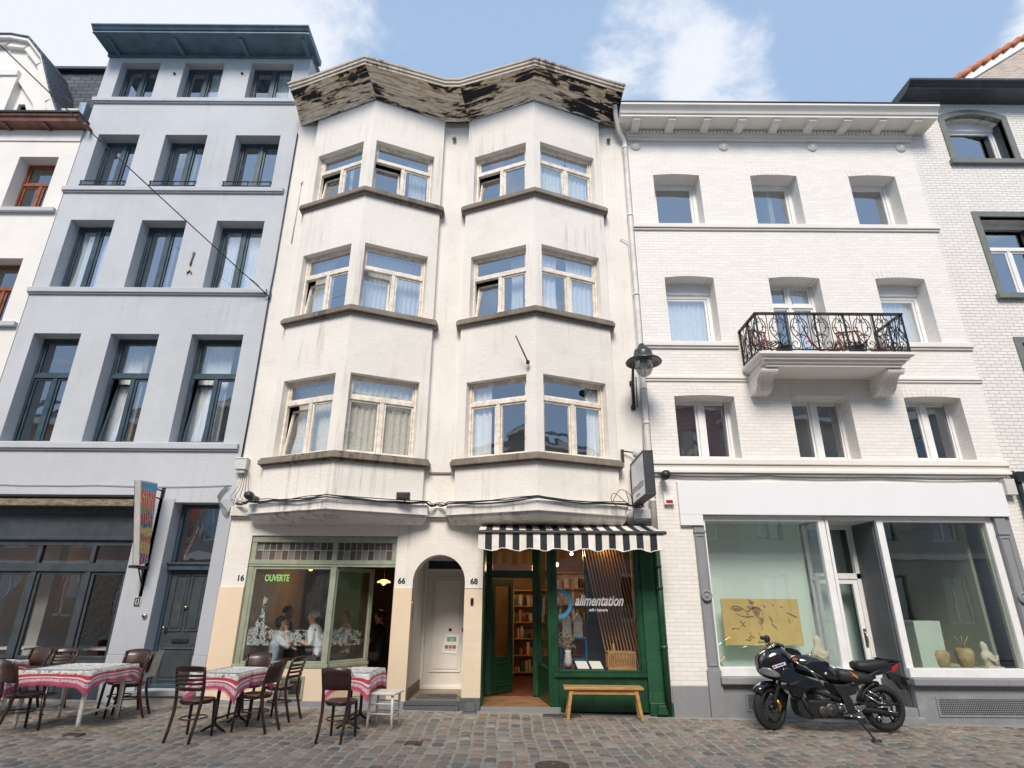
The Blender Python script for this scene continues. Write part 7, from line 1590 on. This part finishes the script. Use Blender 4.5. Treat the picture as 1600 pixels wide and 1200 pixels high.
# engine
eb = MB()
P0 = zq(620,620,-.14); P1 = zq(880,760,.14); eb.box(P0.x, P1.x, BYW-.14, BYW+.14, P1.z, P0.z); en = eb.build('engine', m_sat, mo, bevel=.03, seg=3)
b = MB(); c_ = zq(783,690,-.14); b.lathe([(.085,0),(.088,-.02),(.08,-.035),(.06,-.04),(.02,-.04),(.012,-.048),(.0,-.048)][::-1], c_, 'y', 26); b.build('clutch_cover', m_eng, en)
b = MB(); c_ = zq(725,705,-.14); b.lathe([(.075,0),(.075,-.02),(.06,-.03),(.0,-.03)][::-1], c_, 'y', 22); b.build('engine_cover', m_eng, en); b = MB(); c_ = zq(860,690,-.14); b.lathe([(.055,0),(.055,-.025),(.0,-.03)][::-1], c_, 'y', 18); b.build('engine_cover', m_eng, en)
b = MB()
for k in range(6): a = zq(590+k*3,560+k*16,0); c = zq(720+k*3,548+k*16,0); b.hexa([a+Vector((0,-.11,-.006)),c+Vector((0,-.11,-.006)),c+Vector((0,.11,-.006)),a+Vector((0,.11,-.006)),a+Vector((0,-.11,.004)),c+Vector((0,-.11,.004)),c+Vector((0,.11,.004)),a+Vector((0,.11,.004))])
b.tube([zq(650,550,0), zq(672,640,0)], .075, n=12); b.build('cylinder', m_sat, en)
b = MB(); b.add([zq(a,c,-.112) for a, c in ((580,540),(608,545),(615,605),(595,615))]+[zq(a,c,-.105) for a, c in ((580,540),(608,545),(615,605),(595,615))], [(0,1,2,3),(7,6,5,4),(0,4,5,1),(1,5,6,2),(2,6,7,3),(3,7,4,0)]); b.build('horn', m_chr, en)
plate([(535,620),(570,600),(620,640),(665,680),(670,735),(640,770),(560,755),(535,700)], -.13, .13, 'belly_pan', m_sat, bev=.02)
plate([(520,520),(570,530),(600,610),(580,640),(540,600)], -.12, .12, 'radiator', simple('radiator',(.05,.045,.04),.5,.3,40), bev=.008)
b = MB(); b.tube([zq(690,570,-.13), zq(760,600,-.14), zq(850,600,-.14)], .012, n=8); b.tube([zq(560,560,-.14), zq(600,680,-.14), zq(640,740,-.13)], .018, n=8); b.tube([zq(620,520,-.12), zq(860,620,-.15)], [.03,.03], n=8); b.build('hoses', m_sat, mo)
b = MB(); b.tube([zq(840,645,-.15), zq(880,650,-.16), zq(900,705,-.16), zq(860,715,-.15)], .014, n=8, closed=True); b.build('gear_cover', m_chr, mo)
# swingarm, chain, shock, pegs
b = MB(); b.tube([zq(930,690,-.09), zq(1040,690,-.10), zq(1180,705,-.10), zq(1300,735,-.10)], [.045,.04,.034,.025], n=8); b.tube([zq(930,690,.09), zq(1300,735,.10)], [.045,.025], n=8); b.build('swingarm', m_sat, mo)
plate([(1000,625),(1060,640),(1200,655),(1330,640),(1320,655),(1200,672),(1040,665)], -.11, -.07, 'chain_guard', m_sat, bev=.004)
b = MB(); b.tube([zq(1230,700,-.125), zq(1300,712,-.125)], .008, n=6); b.tube([gR(.05,-.11,.03), gR(-.14,-.11,.02)], .010, n=6); b.tube([zq(1140,745,-.115), zq(1178,758,-.115)], [.02,.016], n=8); b.build('axle_adjuster', m_chr, mo)
b = MB(); b.tube([zq(1075,578,-.13), zq(1165,640,-.15), zq(1190,640,-.15), zq(1195,600,-.14), zq(1172,605,-.14)], .009, n=6); b.tube([zq(1100,548,-.13), zq(1185,600,-.14)], .009, n=6); b.build('passenger_peg', m_chr, mo)
plate([(965,665),(1045,652),(1056,662),(1010,700),(960,690)], -.17, -.15, 'heel_guard', m_chr, bev=.004)
b = MB(); b.tube([zq(965,680,-.17), zq(1000,710,-.20), zq(1045,770,-.18)], .008, n=6); b.tube([zq(920,745,-.17), zq(995,735,-.25)], [.014,.012], n=8); b.tube([zq(900,720,-.16), zq(940,745,-.20), zq(930,760,-.2)], .007, n=6); b.build('foot_peg', m_chr, mo)
b = MB(); b.tube([zq(880,750,-.14), Vector((BX+1.30,BYW-.36,gB+.22)), Vector((BX+1.335,BYW-.55,gB+.07)), Vector((BX+1.345,BYW-.62,gB+.012))], [.022,.018,.014,.016], n=8); b.tube([Vector((BX+1.30,BYW-.62,gB+.008)),Vector((BX+1.42,BYW-.64,gB+.008))], [.02,.014], n=8, flat=.5); b.tube([Vector((BX+1.31,BYW-.42,gB+.17)), Vector((BX+1.39,BYW-.46,gB+.20)), Vector((BX+1.42,BYW-.46,gB+.19))], .008, n=6); b.build('side_stand', m_sat, mo)
b = MB(); b.tube([bk_(.85,.22,.10), bk_(1.3,.20,.15), bk_(1.7,.30,.20), bk_(2.05,.42,.22)], [.02,.03,.06,.055], n=12); b.build('exhaust', m_sat, mo)
# rear hugger
b = MB(); secs = []
for i in range(7):
    a = R(95+i*12); secs.append([gR((.345+dr)*math.cos(a), y, (.345+dr)*math.sin(a)) for y, dr in ((-.085,-.03),(-.06,.005),(.06,.005),(.085,-.03),(.06,-.012),(-.06,-.012))])
b.loft(secs); b.build('rear_hugger', m_sat, mo)
